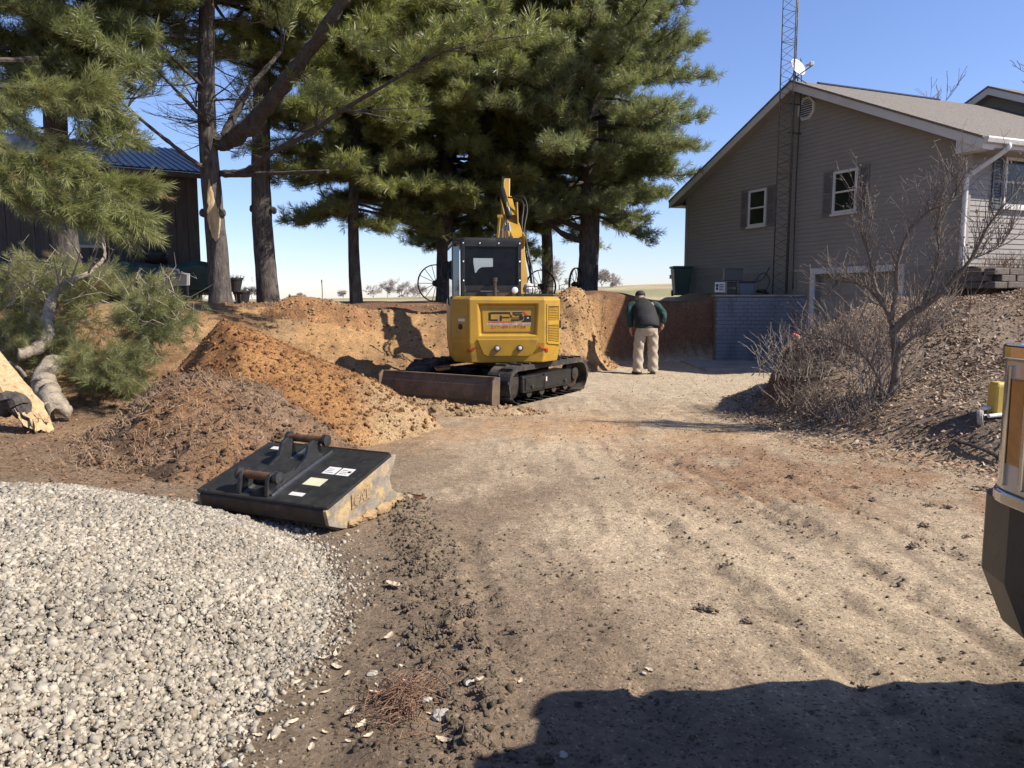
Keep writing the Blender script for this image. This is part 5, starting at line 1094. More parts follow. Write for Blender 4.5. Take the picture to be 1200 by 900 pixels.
for pts, rr in limbs:
    rr = [q_*.68 for q_ in rr]; mb = MB(); limb_path(mb, pts, rr, 7); L_(mb); mb.build('limb', M['smallbark'], ft, smooth=True)
    cpts = catmull(pts, 6)
    for j in range(7, len(cpts), 1):
        for v in range(4):
            d = (cpts[j]-cpts[j-1]).normalized(); p = cpts[j]; dd = (d*.5+Vector((random.gauss(0,.6), random.gauss(0,.5), .6+random.random()*.6))).normalized(); l = random.uniform(.12, .62)
            t1 = p+dd*l*.5+rv(.02); t2 = t1+(dd+rv(.3)+Vector((0,0,.15))).normalized()*l*.5; tw_.tube([p, t1, t2], [.0045, .0034, .0018], 4, False)
            for w3 in range(2): e = t1.lerp(t2, random.random()); tw_.tube([e, e+(dd+rv(.7)).normalized()*l*.28], [.0024, .0013], 3, False)
            if random.random() < .3: tw_.box(t2, (.016, .016, .02))
L_(tw_); b = tw_.build('twigs', M['twig'], ft, fix=False); b['kind'] = 'stuff'
def brush(px, py, n, h, spread, label, seed, m='twig', lean=.7, r=.005):
    random.seed(seed); q = ground_at(px, py); o = thing('shrub', label, 'shrub', q, 0, 'dry brush on the right slope'); mb = MB(); stems(mb, (0,0,0), n, h, spread, r, lean); b = mb.build('stems', M[m], o, fix=False); b['kind'] = 'stuff'
brush(1022, 470, 60, 1.2, .5, 'leafless brush clump at the foot of the small tree', 61, lean=.75)
brush(975, 420, 115, .62, 1.2, 'tangled bare shrub in front of the garage door', 62, lean=.9)
brush(1000, 405, 105, .72, 1.2, 'upright bare shrub between garage door and small tree', 63, 'drystem', .7)
brush(935, 440, 150, .45, 1.0, 'dry tangled brush hanging over the cut edge of the slope', 64, 'paletwig', 1.4)
brush(1075, 385, 90, .8, 1.3, 'bare twiggy shrub behind the small tree', 65, 'drystem', .6)
brush(955, 475, 140, .45, .9, 'low dry brush at the bottom of the slope beside the driveway', 66, 'drystem', 1.6)
brush(1000, 490, 90, .35, .9, 'short broken stems in the leaf litter below the small tree', 67, 'twig', 1.3)
brush(920, 415, 55, .5, .7, 'thin pale stems sticking out over the driveway by the block wall', 68, 'paletwig', 1.2)

# dead leaves over the slope and the forecourt: uncountable
def leaves(name, X_, Y_, size, tint, label, lift=.012, m='leaf'):
    n = len(X_); Z_ = terrain(X_, Y_); a = rng.uniform(0, 6.28, n); s = size*rng.uniform(.5, 1.35, n)
    u = np.stack([np.cos(a), np.sin(a), rng.normal(0, .35, n)], 1)*s[:, None]; v = np.stack([-np.sin(a), np.cos(a), rng.normal(0, .45, n)], 1)*s[:, None]*.48
    c0 = np.stack([X_, Y_, Z_+lift+np.abs(u[:, 2])*.6+np.abs(v[:, 2])*.5], 1); h = np.zeros((n, 3)); h[:, 2] = s*rng.uniform(-.1, .35, n)
    V_ = np.stack([c0-u, c0-v*.9-u*.1+h*.6, c0+u, c0+v*.9+u*.15+h*.6, c0+h*-.1], 1).reshape(-1, 3)
    F_ = np.array([[0,1,4],[1,2,4],[2,3,4],[3,0,4]])[None]+5*np.arange(n)[:, None, None]
    o = link(name, npmesh(name, V_, F_.reshape(-1, 3), M[m], pervert(tint(n), 5))); o['kind'] = 'stuff'; tag(o, label, 'leaf litter'); return o
def tint_(n): return rng.uniform(.30, 1.15, (n, 1))*np.where(rng.random((n, 1)) < .25, np.array([[1.05, 1.02, 1.0]]), np.array([[.95, .80, .66]]))
lx = rng.uniform(2.9, 11, 100000); ly = rng.uniform(6, 16.5, 100000); dsl = sdf(SLOPE, lx, ly); kk = (dsl > -.35+.5*rng.random(100000)-.25)*(lx < .72*ly+.6)*(rng.random(100000) < .35+.65*smooth(.5+1.2*fbm(lx*1.2, ly*1.2, 3, 141)))
leaves('leaf_litter', lx[kk], ly[kk], .024, lambda n: tint_(n)*.92, 'dead brown leaves covering the right slope')
lx = np.concatenate([rng.uniform(-6.5, -2.2, 5000), rng.uniform(1.0, 5.2, 1500)]); ly = np.concatenate([rng.uniform(5.6, 9.5, 5000), rng.uniform(6, 8.3, 1500)])
leaves('leaf_litter', lx, ly, .017, lambda n: tint_(n)*np.array([[.62, .50, .42]]), 'brown needles and leaf bits scattered over the bare forecourt')
# roots and straw hanging on the cut bank
mb = MB(); random.seed(71)
for i in range(2200):
    x = random.uniform(.9, 2.35) if i < 1000 else random.uniform(-4.5, -2.4); 
    if x > 0: y = np.interp(x, [.3, 1.55, 1.95, 2.35], [15.2, 16.0, 17.4, 18.8])+random.uniform(.0, .75)
    else: y = random.uniform(6.7, 9.0)
    z = (tz(x, y) if x > 0 else tz(x, y)+float(h1(np.array([x]), np.array([y]), sdf(H1, np.array([x]), np.array([y])))[0]))+.01; p = Vector((x, y-.02, z)); pts = [p]; l = random.uniform(.08, .32)
    for k in range(3): p = p+Vector((random.gauss(0, .4), -.25+random.gauss(0, .3), random.gauss(-.35 if x > 0 else .05, .5)))*l/3; pts.append(p)
    mb.tube(pts, [.005, .004, .003, .0015], 3, False)
o = mb.build('roots', M['root'], fix=False); o['kind'] = 'stuff'; tag(o, 'fine straw coloured roots hanging from the cut soil', 'roots')
# ---------------------------------------------------------------- excavator
EX = Vector((-.20, 12.93, .02)); UZ, TZ = R(8), R(-32)       # upper / undercarriage headings
ex = thing('excavator', 'yellow mini excavator seen from behind with black cab and dozer blade', 'excavator', EX)
# undercarriage
def stad(Lh, r, n=10):                                       # stadium loop in (y,z), centre height r
    pts = []
    for i in range(n+1): a = -math.pi/2+math.pi*i/n; pts.append((Lh+r*math.cos(a), r+r*math.sin(a)))
    for i in range(n+1): a = math.pi/2+math.pi*i/n; pts.append((-Lh+r*math.cos(a), r+r*math.sin(a)))
    return pts
def resample(pts, m):
    p = np.array(pts+[pts[0]]); d = np.r_[0, np.cumsum(np.hypot(*np.diff(p, axis=0).T))]; t = np.linspace(0, d[-1], m, endpoint=False); return np.stack([np.interp(t, d, p[:, 0]), np.interp(t, d, p[:, 1])], 1)
for s in (-1, 1):
    x0, x1 = (s*.60, s*1.0) if s > 0 else (-1.0, -.60)
    outer = resample(stad(1.02, .285), 96); inner = resample(stad(1.02, .245), 96)
    mb = MB(); rings = []
    for k in range(96):
        (yo, zo), (yi, zi) = outer[k], inner[k]; rings.append([(x0, yi, zi+.04*0), (x0, yo, zo), (x1, yo, zo), (x1, yi, zi)])
    o_ = 0
    for k in range(96):
        k2 = (k+1) % 96; a = rings[k]; b = rings[k2]
        for i in range(4): j = (i+1) % 4; mb.add([a[i], a[j], b[j], b[i]], [(0,1,2,3)])
    for k in range(0, 96, 2):                                  # tread lugs, alternating halves
        (y, z), (y2, z2) = outer[k], outer[(k+1) % 96]; t = np.array([y2-y, z2-z]); L_0 = np.hypot(*t); t = t/L_0; nn = np.array([t[1], -t[0]])
        xm = (x0+x1)/2+(.095 if (k//2) % 2 else -.095)
        a = Vector((0, t[0], t[1])); u_ = Vector((0, nn[0], nn[1])); c0 = Vector((xm, (y+y2)/2, (z+z2)/2))+u_*.014
        mb.box(c0, (.20, .045, .030), Matrix((Vector((1,0,0)), a, u_)).transposed())
    tr = mb.build('track', M['rubber'], ex, rz=TZ)
    mb = MB(); mb.b2((min(x0,x1)+.03, -.86, .13), (max(x0,x1)-.03, .74, .40)); tf = mb.build('track_frame', M['black'], ex, rz=TZ, bevel=.025)
    xo = x1 if s > 0 else x0
    mb = MB(); mb.b2((xo-s*.035, -.80, .17), (xo-s*.012, .55, .36)); mb.build('side_plate', M['black'], tf, bevel=.012)
    mb = MB(); mb.b2((xo-s*.02, -.24, .16), (xo-s*.002, -.12, .40)); mb.build('guard_bracket', M['black'], tf, bevel=.015)
    mb = MB(); mb.b2((xo-s*.002, -.20, .27), (xo+s*.004, -.165, .34)); mb.build('label_plate', M['white'], tf)
    for y in (.46, -.62): mb = MB(); mb.lathe([(.028, 0), (.028, .025), (.018, .03)], (xo-s*.012, y, .22), (s,0,0), 10); mb.build('bolt', M['steel'], tf)
    mb = MB(); mb.lathe([(.23, -.06), (.24, -.02), (.24, .02), (.12, .05), (.11, .10), (.02, .11)], ((x0+x1)/2, 1.02, .285), (s,0,0), 22)
    for k in range(14): a = 2*math.pi*k/14; mb.box(((x0+x1)/2, 1.02+.235*math.cos(a), .285+.235*math.sin(a)), (.04,.03,.03), Matrix.Rotation(a, 3, 'X'))
    mb.build('sprocket', M['steel'], ex, rz=TZ)
    mb = MB(); mb.lathe([(.235, -.07), (.235, .07), (.15, .10), (.05, .11)], ((x0+x1)/2, -1.02, .285), (s,0,0), 22); mb.build('idler', M['steel'], ex, rz=TZ)
    for y in (-.6, -.2, .2, .6): mb = MB(); mb.lathe([(.085, -.13), (.085, -.05), (.06, -.04), (.06, .04), (.085, .05), (.085, .13)], ((x0+x1)/2, y, .128), (1,0,0), 14); mb.build('roller', M['steel'], ex, rz=TZ)
mb = MB(); mb.b2((-.60, -.62, .24), (.60, .62, .46)); mb.lathe([(.46, .462), (.46, .60)], (0,0,0), (0,0,1), 28); mb.build('swing_base', M['black'], ex, rz=TZ, bevel=.02)
# dozer blade
prof = [(-1.62,.02), (-1.66,.08), (-1.665,.20), (-1.64,.32), (-1.59,.42), (-1.56,.42), (-1.60,.31), (-1.625,.20), (-1.615,.10), (-1.585,.02)]
mb = MB(); mb.prism([(y, z) for y, z in prof], (-1.06, 0, 0), (0,1,0), (0,0,1), (1,0,0), 2.12); bl = mb.build('dozer_blade', M['blade'], ex, loc=Matrix.Rotation(TZ, 3, 'Z') @ Vector((-.12, 0, 0)), rz=TZ)
for s in (-1, 1): mb = MB(); mb.prism([(-1.70,0), (-1.72,.12), (-1.70,.38), (-1.62,.455), (-1.50,.44), (-1.52,0)], (s*1.062-(.03 if s < 0 else 0), 0, 0), (0,1,0), (0,0,1), (1,0,0), .03); mb.build('end_plate', M['blade'], bl, bevel=.004)
mb = MB(); mb.b2((-1.058, -1.69, -.01), (1.058, -1.668, .085)); mb.build('cutting_edge', M['steel'], bl, bevel=.004)
mb = MB(); mb.b2((-1.058, -1.60, .422), (1.058, -1.54, .45)); mb.build('top_rail', M['blade'], bl, bevel=.006)
for s in (-1, 1): mb = MB(); mb.bar((s*.40, -1.57, .22), (s*.40, -.55, .34), .10, .13); mb.build('blade_arm', M['black'], ex, rz=TZ, bevel=.012)
mb = MB(); mb.tube([(0, -1.5, .30), (0, -1.02, .36)], .032, 10); mb.tube([(0, -1.05, .36), (0, -.55, .42)], .055, 12); mb.build('blade_cylinder', M['black'], ex, rz=TZ)
# upper structure: counterweight body with a recessed rear panel
Zb, Zm, Zt, Zc = .595, .90, 1.565, 1.615
plan = [(-.86, .62), (-.86, -.80), (-.615, -1.13), (.555, -1.15), (.86, -.82), (.86, .62)]
def ins(pl, k): return [(x*(1-k), y*(1-k)+(-.02*k)) for x, y in pl]
mb = MB()
r0 = [(x, y, Zb) for x, y in ins(plan, .045)]; r1 = [(x, y, Zm) for x, y in plan]; r2 = [(x, y, Zt) for x, y in plan]; r3 = [(x, y, Zc) for x, y in ins(plan, .05)]
V_ = r0+r1+r2+r3; n_ = 6
for i in range(6):
    j = (i+1) % 6
    for (a, b) in ((0, 6), (6, 12), (12, 18)):
        if a == 6 and i == 2: continue                         # the rear face gets its own frame
        mb.add([V_[a+i], V_[a+j], V_[b+j], V_[b+i]], [(0,1,2,3)])
mb.add(r3, [tuple(range(6))]); mb.add(r0, [tuple(range(6))[::-1]])
rl, rr_ = Vector(r1[2]), Vector(r1[3]); tl_, tr_ = Vector(r2[2]), Vector(r2[3])
def RF(u, z, d=0): p = rl.lerp(rr_, u); return Vector((p.x, p.y+d, z))
pu0, pu1, pz0, pz1 = .115, .905, 1.02, 1.50
sl_b = .035                                                    # panel bottom tapers like the photo
o4 = [RF(0, Zm), RF(1, Zm), RF(1, Zt), RF(0, Zt)]; i4 = [RF(pu0+.02, pz0), RF(pu1-.02, pz0), RF(pu1, pz1), RF(pu0, pz1)]; d4 = [p+Vector((0, .055, 0)) for p in (RF(pu0+.045, pz0+.02), RF(pu1-.045, pz0+.02), RF(pu1-.03, pz1-.025), RF(pu0+.03, pz1-.025))]
for i in range(4): j = (i+1) % 4; mb.add([o4[i], o4[j], i4[j], i4[i]], [(0,1,2,3)]); mb.add([i4[i], i4[j], d4[j], d4[i]], [(0,1,2,3)])
bm = bmesh.new(); m_ = mb.mesh('counterweight', False); bm.from_mesh(m_); bmesh.ops.remove_doubles(bm, verts=bm.verts, dist=1e-4); bmesh.ops.recalc_face_normals(bm, faces=bm.faces); bm.to_mesh(m_); bm.free(); m_.materials.append(M['yellow'])
cw = link('counterweight', m_, ex, rz=UZ, bevel=.018, seg=3)
mb = MB(); mb.add([p+Vector((0,.003,0)) for p in d4]+[p+Vector((0,.03,0)) for p in d4], [(0,1,2,3), (7,6,5,4), (0,4,5,1), (1,5,6,2), (2,6,7,3), (3,7,4,0)]); rp_ = mb.build('rear_panel', M['yellow'], cw)
# inner raised plate of the panel
ip = [d4[0]+Vector((.03,-.008,.03)), d4[1]+Vector((-.03,-.008,.03)), d4[2]+Vector((-.045,-.008,-.05)), d4[3]+Vector((.03,-.008,-.05))]
mb = MB(); mb.add(ip+[p+Vector((0,.0095,0)) for p in ip], [(0,1,2,3), (7,6,5,4), (0,4,5,1), (1,5,6,2), (2,6,7,3), (3,7,4,0)]); pd = mb.build('panel_plate', M['yellow'], cw, bevel=.006)
# lower bumper plate, lamps, reflectors
def rear(x, z, d): return Vector((x, -1.14-.0085*(x+.6)*2-d, z))
mb = MB(); tp_ = [(-.50, .965), (.46, .965), (.36, .73), (.30, .695), (-.34, .695), (-.40, .73)]
nrm_tilt = lambda z: (Zm-z)/(Zm-Zb)*-.045 if z < Zm else 0
f_ = [rear(x, z, .012+nrm_tilt(z)) for x, z in tp_]; b_ = [rear(x, z, -.05) for x, z in tp_]; n_ = len(f_)
mb.add(f_+b_, [tuple(range(n_)), tuple(range(n_, 2*n_))[::-1]]+[(i, (i+1) % n_, (i+1) % n_+n_, i+n_) for i in range(n_)]); mb.build('bumper_plate', M['yellow'], cw, bevel=.010)
for x in (-.185, .165):
    mb = MB(); mb.lathe([(.050, -.01), (.050, .018), (.040, .022), (.040, .012), (.036, .012)], rear(x, .825, .0), (0,-1,0), 20); mb.build('lamp_rim', M['steel'], cw)
    mb = MB(); mb.lathe([(.036, .0), (.034, .014), (.02, .02), (.004, .021)], rear(x, .825, .0), (0,-1,0), 18); mb.build('tail_lamp', M['lamp'], cw, smooth=True)
for s, pl in ((-1, [(-.655,.76), (-.645,.815), (-.50,.845), (-.52,.82), (-.595,.805), (-.62,.765)]), (1, [(.625,.76), (.615,.815), (.47,.855), (.49,.83), (.565,.808), (.59,.765)])):
    mb = MB(); f_ = [rear(max(-.6,min(.54,x)), z, .016+nrm_tilt(z)) for x, z in pl]
    f_ = [Vector((x, p.y+(max(0, abs(x+.03)-.58))*1.25, z)) for (x, z), p in zip(pl, f_)]; b_ = [p+Vector((0, .05, 0)) for p in f_]; n_ = len(f_)
    mb.add(f_+b_, [tuple(range(n_)), tuple(range(n_, 2*n_))[::-1]]+[(i, (i+1) % n_, (i+1) % n_+n_, i+n_) for i in range(n_)]); mb.build('reflector', M['red'], cw)
# facet panels left (filler) and right (grille)
def facet(A, B, name):                                          # plane frame of a rear facet
    A = Vector((*A, 0)); B = Vector((*B, 0)); u = (B-A); L_0 = u.length; u.normalize(); nn = Vector((u.y, -u.x, 0)); return A, u, nn, L_0
A_, u_, n_f, LL = facet(plan[1], plan[2], 'l')
mb = MB(); mb.prism([(.06, .98), (LL-.03, .98), (LL-.03, 1.50), (.06, 1.50)], A_, u_, (0,0,1), n_f, .010); lp_ = mb.build('filler_door', M['yellow'], cw, bevel=.006)
mb = MB(); mb.lathe([(.045, .0), (.045, .014), (.03, .018)], A_+u_*.22+Vector((0,0,1.15))+n_f*.008, n_f, 16); mb.build('filler_cap', M['ink'], cw)
mb = MB(); mb.prism([(.17, 1.235), (.32, 1.235), (.32, 1.275), (.17, 1.275)], A_, u_, (0,0,1), n_f, .0125); mb.build('label_plate', M['white'], cw)
A_, u_, n_f, LL = facet(plan[3], plan[4], 'r')
mb = MB()
for q in ([(.03, .90), (.07, .90), (.07, 1.50), (.03, 1.50)], [(LL-.07, .86), (LL-.03, .84), (LL-.03, 1.50), (LL-.07, 1.50)], [(.07, .885), (LL-.07, .86), (LL-.07, .90), (.07, .92)], [(.07, 1.46), (LL-.07, 1.46), (LL-.07, 1.50), (.07, 1.50)], [(.07, 1.17), (LL-.07, 1.17), (LL-.07, 1.24), (.07, 1.24)]): mb.prism(q, A_, u_, (0,0,1), n_f, .014)
gd = mb.build('grille_door', M['yellow'], cw, bevel=.005)
mb = MB(); mb.prism([(.06, .89), (LL-.06, .88), (LL-.06, 1.48), (.06, 1.48)], A_, u_, (0,0,1), n_f, .003); mb.build('mesh_backing', M['black'], cw)
for z0, z1 in ((.92, 1.16), (1.25, 1.45)):
    mb = MB(); z = z0
    while z < z1: mb.bar(A_+u_*.08+n_f*.007+Vector((0,0,z)), A_+u_*(LL-.08)+n_f*.007+Vector((0,0,z)), .012, .012); z += .026
    k = .085
    while k < LL-.08: mb.bar(A_+u_*k+n_f*.006+Vector((0,0,z0)), A_+u_*k+n_f*.006+Vector((0,0,z1)), .010, .008, (0,1,0)); k += .03
    mb.build('grille_mesh', M['yellow'], cw)
mb = MB(); mb.prism([(LL-.05, 1.12), (LL-.01, 1.12), (LL-.01, 1.24), (LL-.05, 1.24)], A_, u_, (0,0,1), n_f, .022); mb.build('latch', M['ink'], cw)
# printed lettering on the rear panel
y_p = ip[0].y; xl = ip[0].x; Wp = ip[1].x-ip[0].x; Hp = ip[2].z-ip[0].z; slope = (ip[1].y-ip[0].y)/Wp
def pp_(u, v, d): return Vector((xl+u*Wp, y_p+slope*u*Wp-d, ip[0].z+v*Hp))
def strokes(name, polys, mat_, d):
    mb = MB()
    for p in polys: n_ = len(p); f_ = [pp_(u, v, d) for u, v in p]; b_ = [pp_(u, v, .0005) for u, v in p]; mb.add(f_+b_, [tuple(range(n_)), tuple(range(n_, 2*n_))[::-1]]+[(i, (i+1) % n_, (i+1) % n_+n_, i+n_) for i in range(n_)])
    return mb.build(name, mat_, cw, rz=0)
def rc(u0, v0, u1, v1, sk=.0): return [(u0, v0), (u1, v0), (u1+sk, v1), (u0+sk, v1)]
def dec(u, v): return ((u-210)/(1010-210), (600-v)/(600-95))       # crop pixels -> panel fraction
def RC(x0, y0, x1, y1): a = dec(x0, y1); b = dec(x1, y0); return rc(a[0], a[1], b[0], b[1])
def PL(pts): return [dec(*p) for p in pts]
strokes('logo_letter', [RC(300,175,335,350), RC(335,165,470,205), RC(335,322,448,356)], M['ink'], .0030)
strokes('logo_letter', [RC(482,240,515,356), RC(470.5,165,650,205), PL([(640,205.5),(650,205.5),(690,275),(660,295)]), RC(515.5,268,640,296)], M['ink'], .0032)
strokes('logo_letter', [RC(690,165,842,196), PL([(690,205),(722,205),(770,245),(735,250)]), RC(735,212,850,240), PL([(800,240.5),(850,240.5),(872,290),(850,345),(800,345)]), RC(680,285,799,300), RC(664,322,799.5,356)], M['ink'], .0034)
strokes('logo_block', [PL([(880,240),(990,240),(990,380),(830,386),(880,330)])], M['ink'], .0030)
strokes('logo_accent', [PL([(845,155),(878,150),(935,238),(885,238)]), PL([(290,378),(720,366),(720,388),(290,396)]), PL([(690,205.5),(716,206),(700,238),(690,232)])], M['redink'], .0026)
st_ = []
for k in range(10): a = math.pi/2+math.pi*k/5; rr = 24 if k % 2 == 0 else 10; st_.append((940+rr*math.cos(a), 293-rr*math.sin(a)))
strokes('logo_star', [PL(st_)], M['white'], .0042)
def text(body, mat_, px0, px1, py, hh, name, d, rx=None):
    cu = bpy.data.curves.new(name, 'FONT'); cu.body = body; cu.extrude = .01; cu.align_x = 'LEFT'; to = bpy.data.objects.new(name, cu); C.objects.link(to)
    dg = bpy.context.evaluated_depsgraph_get(); me = bpy.data.meshes.new_from_object(to.evaluated_get(dg)); bpy.data.objects.remove(to)
    co = np.array([v.co[:] for v in me.vertices]); lo = co.min(0); hi = co.max(0)
    return me, (co-lo)/(np.maximum(hi-lo, 1e-6))
def panel_text(body, mat_, x0, y0, x1, y1, name, d):
    me, co = text(body, mat_, 0, 0, 0, 0, name, d)
    a = dec(x0, y1); b = dec(x1, y0)
    for v, c_ in zip(me.vertices, co): v.co = pp_(a[0]+(b[0]-a[0])*c_[0], a[1]+(b[1]-a[1])*c_[1], .0006+d*c_[2])
    me.materials.clear(); me.materials.append(mat_); return link(name, me, cw)
M['paleink'] = mat('pale_print', (.50,.47,.42), None, 6, .5)
strokes('print_band', [RC(275,402,985,446)], M['paleink'], .0014)
panel_text('CUSTOM PROPERTY SERVICES', M['ink'], 285, 410, 978, 440, 'print_name', .0022)
panel_text('217-891-9738', M['redink'], 335, 462, 905, 518, 'print_phone', .0022)
# cab
CX0, CX1, CY0, CY1, CZ0, CZ1 = -.82, .26, -.60, .78, 1.02, 2.52
mb = MB(); mb.b2((-.84, -.66, .86), (.30, .80, 1.60)); mb.v = [tuple(p) for p in mb.v]; cab_base = mb.build('cab_base', M['black'], ex, rz=UZ, bevel=.02)
cab = bpy.data.objects.new('cab', None)
mb = MB(); pw = .065
cpl = [(-.70, CY0), (CX1, CY0), (CX1, CY1), (CX0, CY1), (CX0, CY0+.16)]
for (x, y) in cpl:
    lx = -1 if x < 0 else 1; mb.bar((x-lx*.03, y+(.03 if y < 0 else -.03), 1.58), (x-lx*.03-(0 if y < 0 else 0), y+(.03 if y < 0 else -.06), CZ1-.05), pw, pw, (0,1,0))
cf = mb.build('cab_frame', M['black'], ex, rz=UZ, bevel=.01)
mb = MB(); top = [(-.66, CY0-.02), (CX1+.01, CY0-.02), (CX1+.01, CY1+.02), (-.70, CY1+.02), (CX0, CY1-.1), (CX0, CY0+.18)]
mb.ring([[(x, y, CZ1-.08) for x, y in top], [(x, y, CZ1-.02) for x, y in top], [(x*.94, y*.94, CZ1+.02) for x, y in top]]); mb.build('cab_roof', M['black'], ex, rz=UZ, bevel=.012)
# rear window with bolted frame
mb = MB(); mb.b2((-.665, CY0-.012, 1.78), (.225, CY0+.004, CZ1-.10)); rw_ = mb.build('rear_window', M['glass'], ex, rz=UZ)
mb = MB()
for q in ((-.69, 1.62, -.635, CZ1-.04), (.205, 1.62, .262, CZ1-.04), (-.633, CZ1-.125, .203, CZ1-.04), (-.633, 1.70, .203, 1.785)): mb.b2((q[0], CY0-.03, q[1]), (q[2], CY0-.006, q[3]))
mb.build('window_frame', M['black'], ex, rz=UZ, bevel=.006)
mb = MB(); mb.b2((-.633, CY0-.016, 1.60), (.203, CY0+.0, 1.698)); mb.build('rear_grille', M['steel'], ex, rz=UZ)
for x in (-.662, -.40, -.1, .232):
    for z in (1.86, 2.16, 2.445):
        if x in (-.40, -.1) and z < 2.4: continue
        mb = MB(); mb.lathe([(.014, 0), (.014, .010), (.008, .014)], (x, CY0-.03, z), (0,-1,0), 8); mb.build('bolt', M['rod'], ex, rz=UZ)
mb = MB(); mb.prism([(-.50, 2.20), (-.50, 2.14), (-.475, 1.99), (-.46, 1.985), (-.42, 2.045), (-.37, 2.075), (-.20, 2.08), (-.19, 2.09), (-.19, 2.215), (-.50, 2.215)], (0, CY0-.0125, 0), (1,0,0), (0,0,1), (0,-1,0), .003); mb.build('window_sticker', M['sticker'], rw_)
# left side glass and door
mb = MB(); mb.prism([(-.44+.02, 1.30), (CY1-.06, 1.20), (CY1-.08, 2.40), (-.40, 2.40)], (CX0-.008, 0, 0), (0,1,0), (0,0,1), (1,0,0), .006); mb.build('door_glass', M['sideglass'], ex, rz=UZ)
A_ = Vector((CX0, CY0+.16, 0)); B_ = Vector((-.70, CY0, 0)); u_ = (B_-A_).normalized(); n_f = Vector((u_.y, -u_.x, 0))
mb = MB(); mb.prism([(.02, 1.62), (.17, 1.62), (.17, 2.40), (.02, 2.40)], A_, u_, (0,0,1), n_f, .004); mb.build('corner_glass', M['sideglass'], ex, rz=UZ)
mb = MB(); mb.prism([(-.55, .88), (CY1, .88), (CY1, 1.30), (-.44, 1.30)], (CX0-.02, 0, 0), (0,1,0), (0,0,1), (1,0,0), .02); mb.build('door_panel', M['black'], ex, rz=UZ, bevel=.006)
mb = MB(); mb.b2((CX0-.045, -.70, .90), (CX0-.0, -.50, 1.62)); mb.build('side_cover', M['black'], ex, rz=UZ, bevel=.015)
mb = MB(); mb.tube([(CX0-.02, -.35, 1.45), (CX0-.06, -.35, 1.5), (CX0-.06, -.35, 2.0), (CX0-.02, -.35, 2.05)], .014, 8); mb.build('grab_rail', M['black'], ex, rz=UZ)
mb = MB(); ring_ = [(.075*math.cos(2*math.pi*i/16), .15*math.sin(2*math.pi*i/16)) for i in range(16)]
mc = Vector((CX0-.055, .35, 2.06)); mb.tube([mc+Vector((x, 0, z)) for x, z in ring_+ring_[:1]], .016, 6, False); mm_ = mb.build('mirror_frame', M['black'], ex, rz=UZ, smooth=True)
mb = MB(); mb.prism(ring_, mc, (1,0,0), (0,0,1), (0,1,0), .02); mb.build('mirror_face', M['glass'], mm_)
mb = MB(); mb.tube([mc+Vector((.05, .02, -.1)), (CX0+.02, .5, 1.9)], .014, 6); mb.build('mirror_arm', M['black'], ex, rz=UZ)
# engine hood, exhaust, work lamp on top of the counterweight
mb = MB(); mb.b2((.31, -.66, 1.605), (.80, .45, 1.66)); mb.build('hood', M['black'], ex, rz=UZ, bevel=.02)
mb = MB(); mb.tube([(-.17, -.70, 1.60), (-.17, -.70, 1.86)], .032, 12); mb.tube([(-.17, -.70, 1.84), (-.17, -.70, 1.91)], .042, 12); mb.build('exhaust', M['steel'], ex, rz=UZ)
mb = MB(); mb.lathe([(.03, -.04), (.052, 0), (.052, .02), (.04, .026), (.004, .03)], (.15, -.68, 1.71), (0,-1,.1), 16); mb.build('work_lamp', M['lamp'], ex, rz=UZ, smooth=True)
mb = MB(); mb.lathe([(.09, .02), (.10, .08), (.07, .15), (.03, .17)], (.42, -.40, 1.66), (0,0,1), 14); mb.build('filter_cap', M['white'], ex, rz=UZ)
mb = MB(); mb.tube(catmull([(.34,-.62,1.62), (.34,-.62,1.76), (.55,-.62,1.76), (.55,-.62,1.62)], 5), .010, 6); mb.tube([(.45,-.62,1.62), (.45,-.62,1.76)], .010, 6); mb.build('hood_rail', M['steel'], ex, rz=UZ)
# boom: two-piece bent box, held high; stick folded down in front
def exl(p): return Matrix.Rotation(-UZ, 3, 'Z') @ (Vector(p)-EX)         # world -> upper frame
BX = .53
b0 = Vector((BX, .95, 1.05)); b1 = Vector((BX-.02, 1.62, 2.50)); b2_ = Vector((BX-.04, 2.25, 3.05)); b3 = Vector((BX-.02, 3.10, 3.62))
mb = MB(); mb.b2((BX-.16, .60, .62), (BX+.16, 1.02, 1.15)); mb.lathe([(.12, .55), (.12, 1.22)], (BX, .98, 0), (0,0,1), 16); mb.build('swing_bracket', M['yellow'], ex, rz=UZ, bevel=.02)
mb = MB(); rings = []
pts = catmull([b0, b1, b2_, b3], 5)
for i, p in enumerate(pts):
    t = (pts[min(i+1, len(pts)-1)]-pts[max(0, i-1)]).normalized(); r = Vector((1,0,0)); u = r.cross(t); k = i/(len(pts)-1); hh = .13+.13*math.sin(min(1, k*1.15)*math.pi); ww = .125-.03*k
    ww *= 1.25; rings.append([p-r*ww-u*hh*.5, p+r*ww-u*hh*.5, p+r*ww+u*hh*.5, p-r*ww+u*hh*.5])
mb.ring(rings); bo = mb.build('boom', M['yellow'], ex, rz=UZ, bevel=.012)
for s in (-1, 1):
    mb = MB(); q = b2_; mb.prism([(-.42,-.05), (.10,-.05), (.22,.30), (.10,.40), (-.02,.32), (-.40,.10)], q+Vector((s*.10-.012, 0, .02)), Vector((0,.70,.71)), Vector((0,-.71,.70)), (1,0,0), .024); mb.build('boom_lug', M['yellow'], bo, bevel=.006)
    mb = MB(); mb.prism([(-.16,-.10), (.10,-.10), (.14,.10), (-.05,.26), (-.16,.1)], b1+Vector((s*.115-.01, -.05, .15)), Vector((0,.45,.89)), Vector((0,-.89,.45)), (1,0,0), .022); mb.build('boom_lug', M['yellow'], bo, bevel=.006)
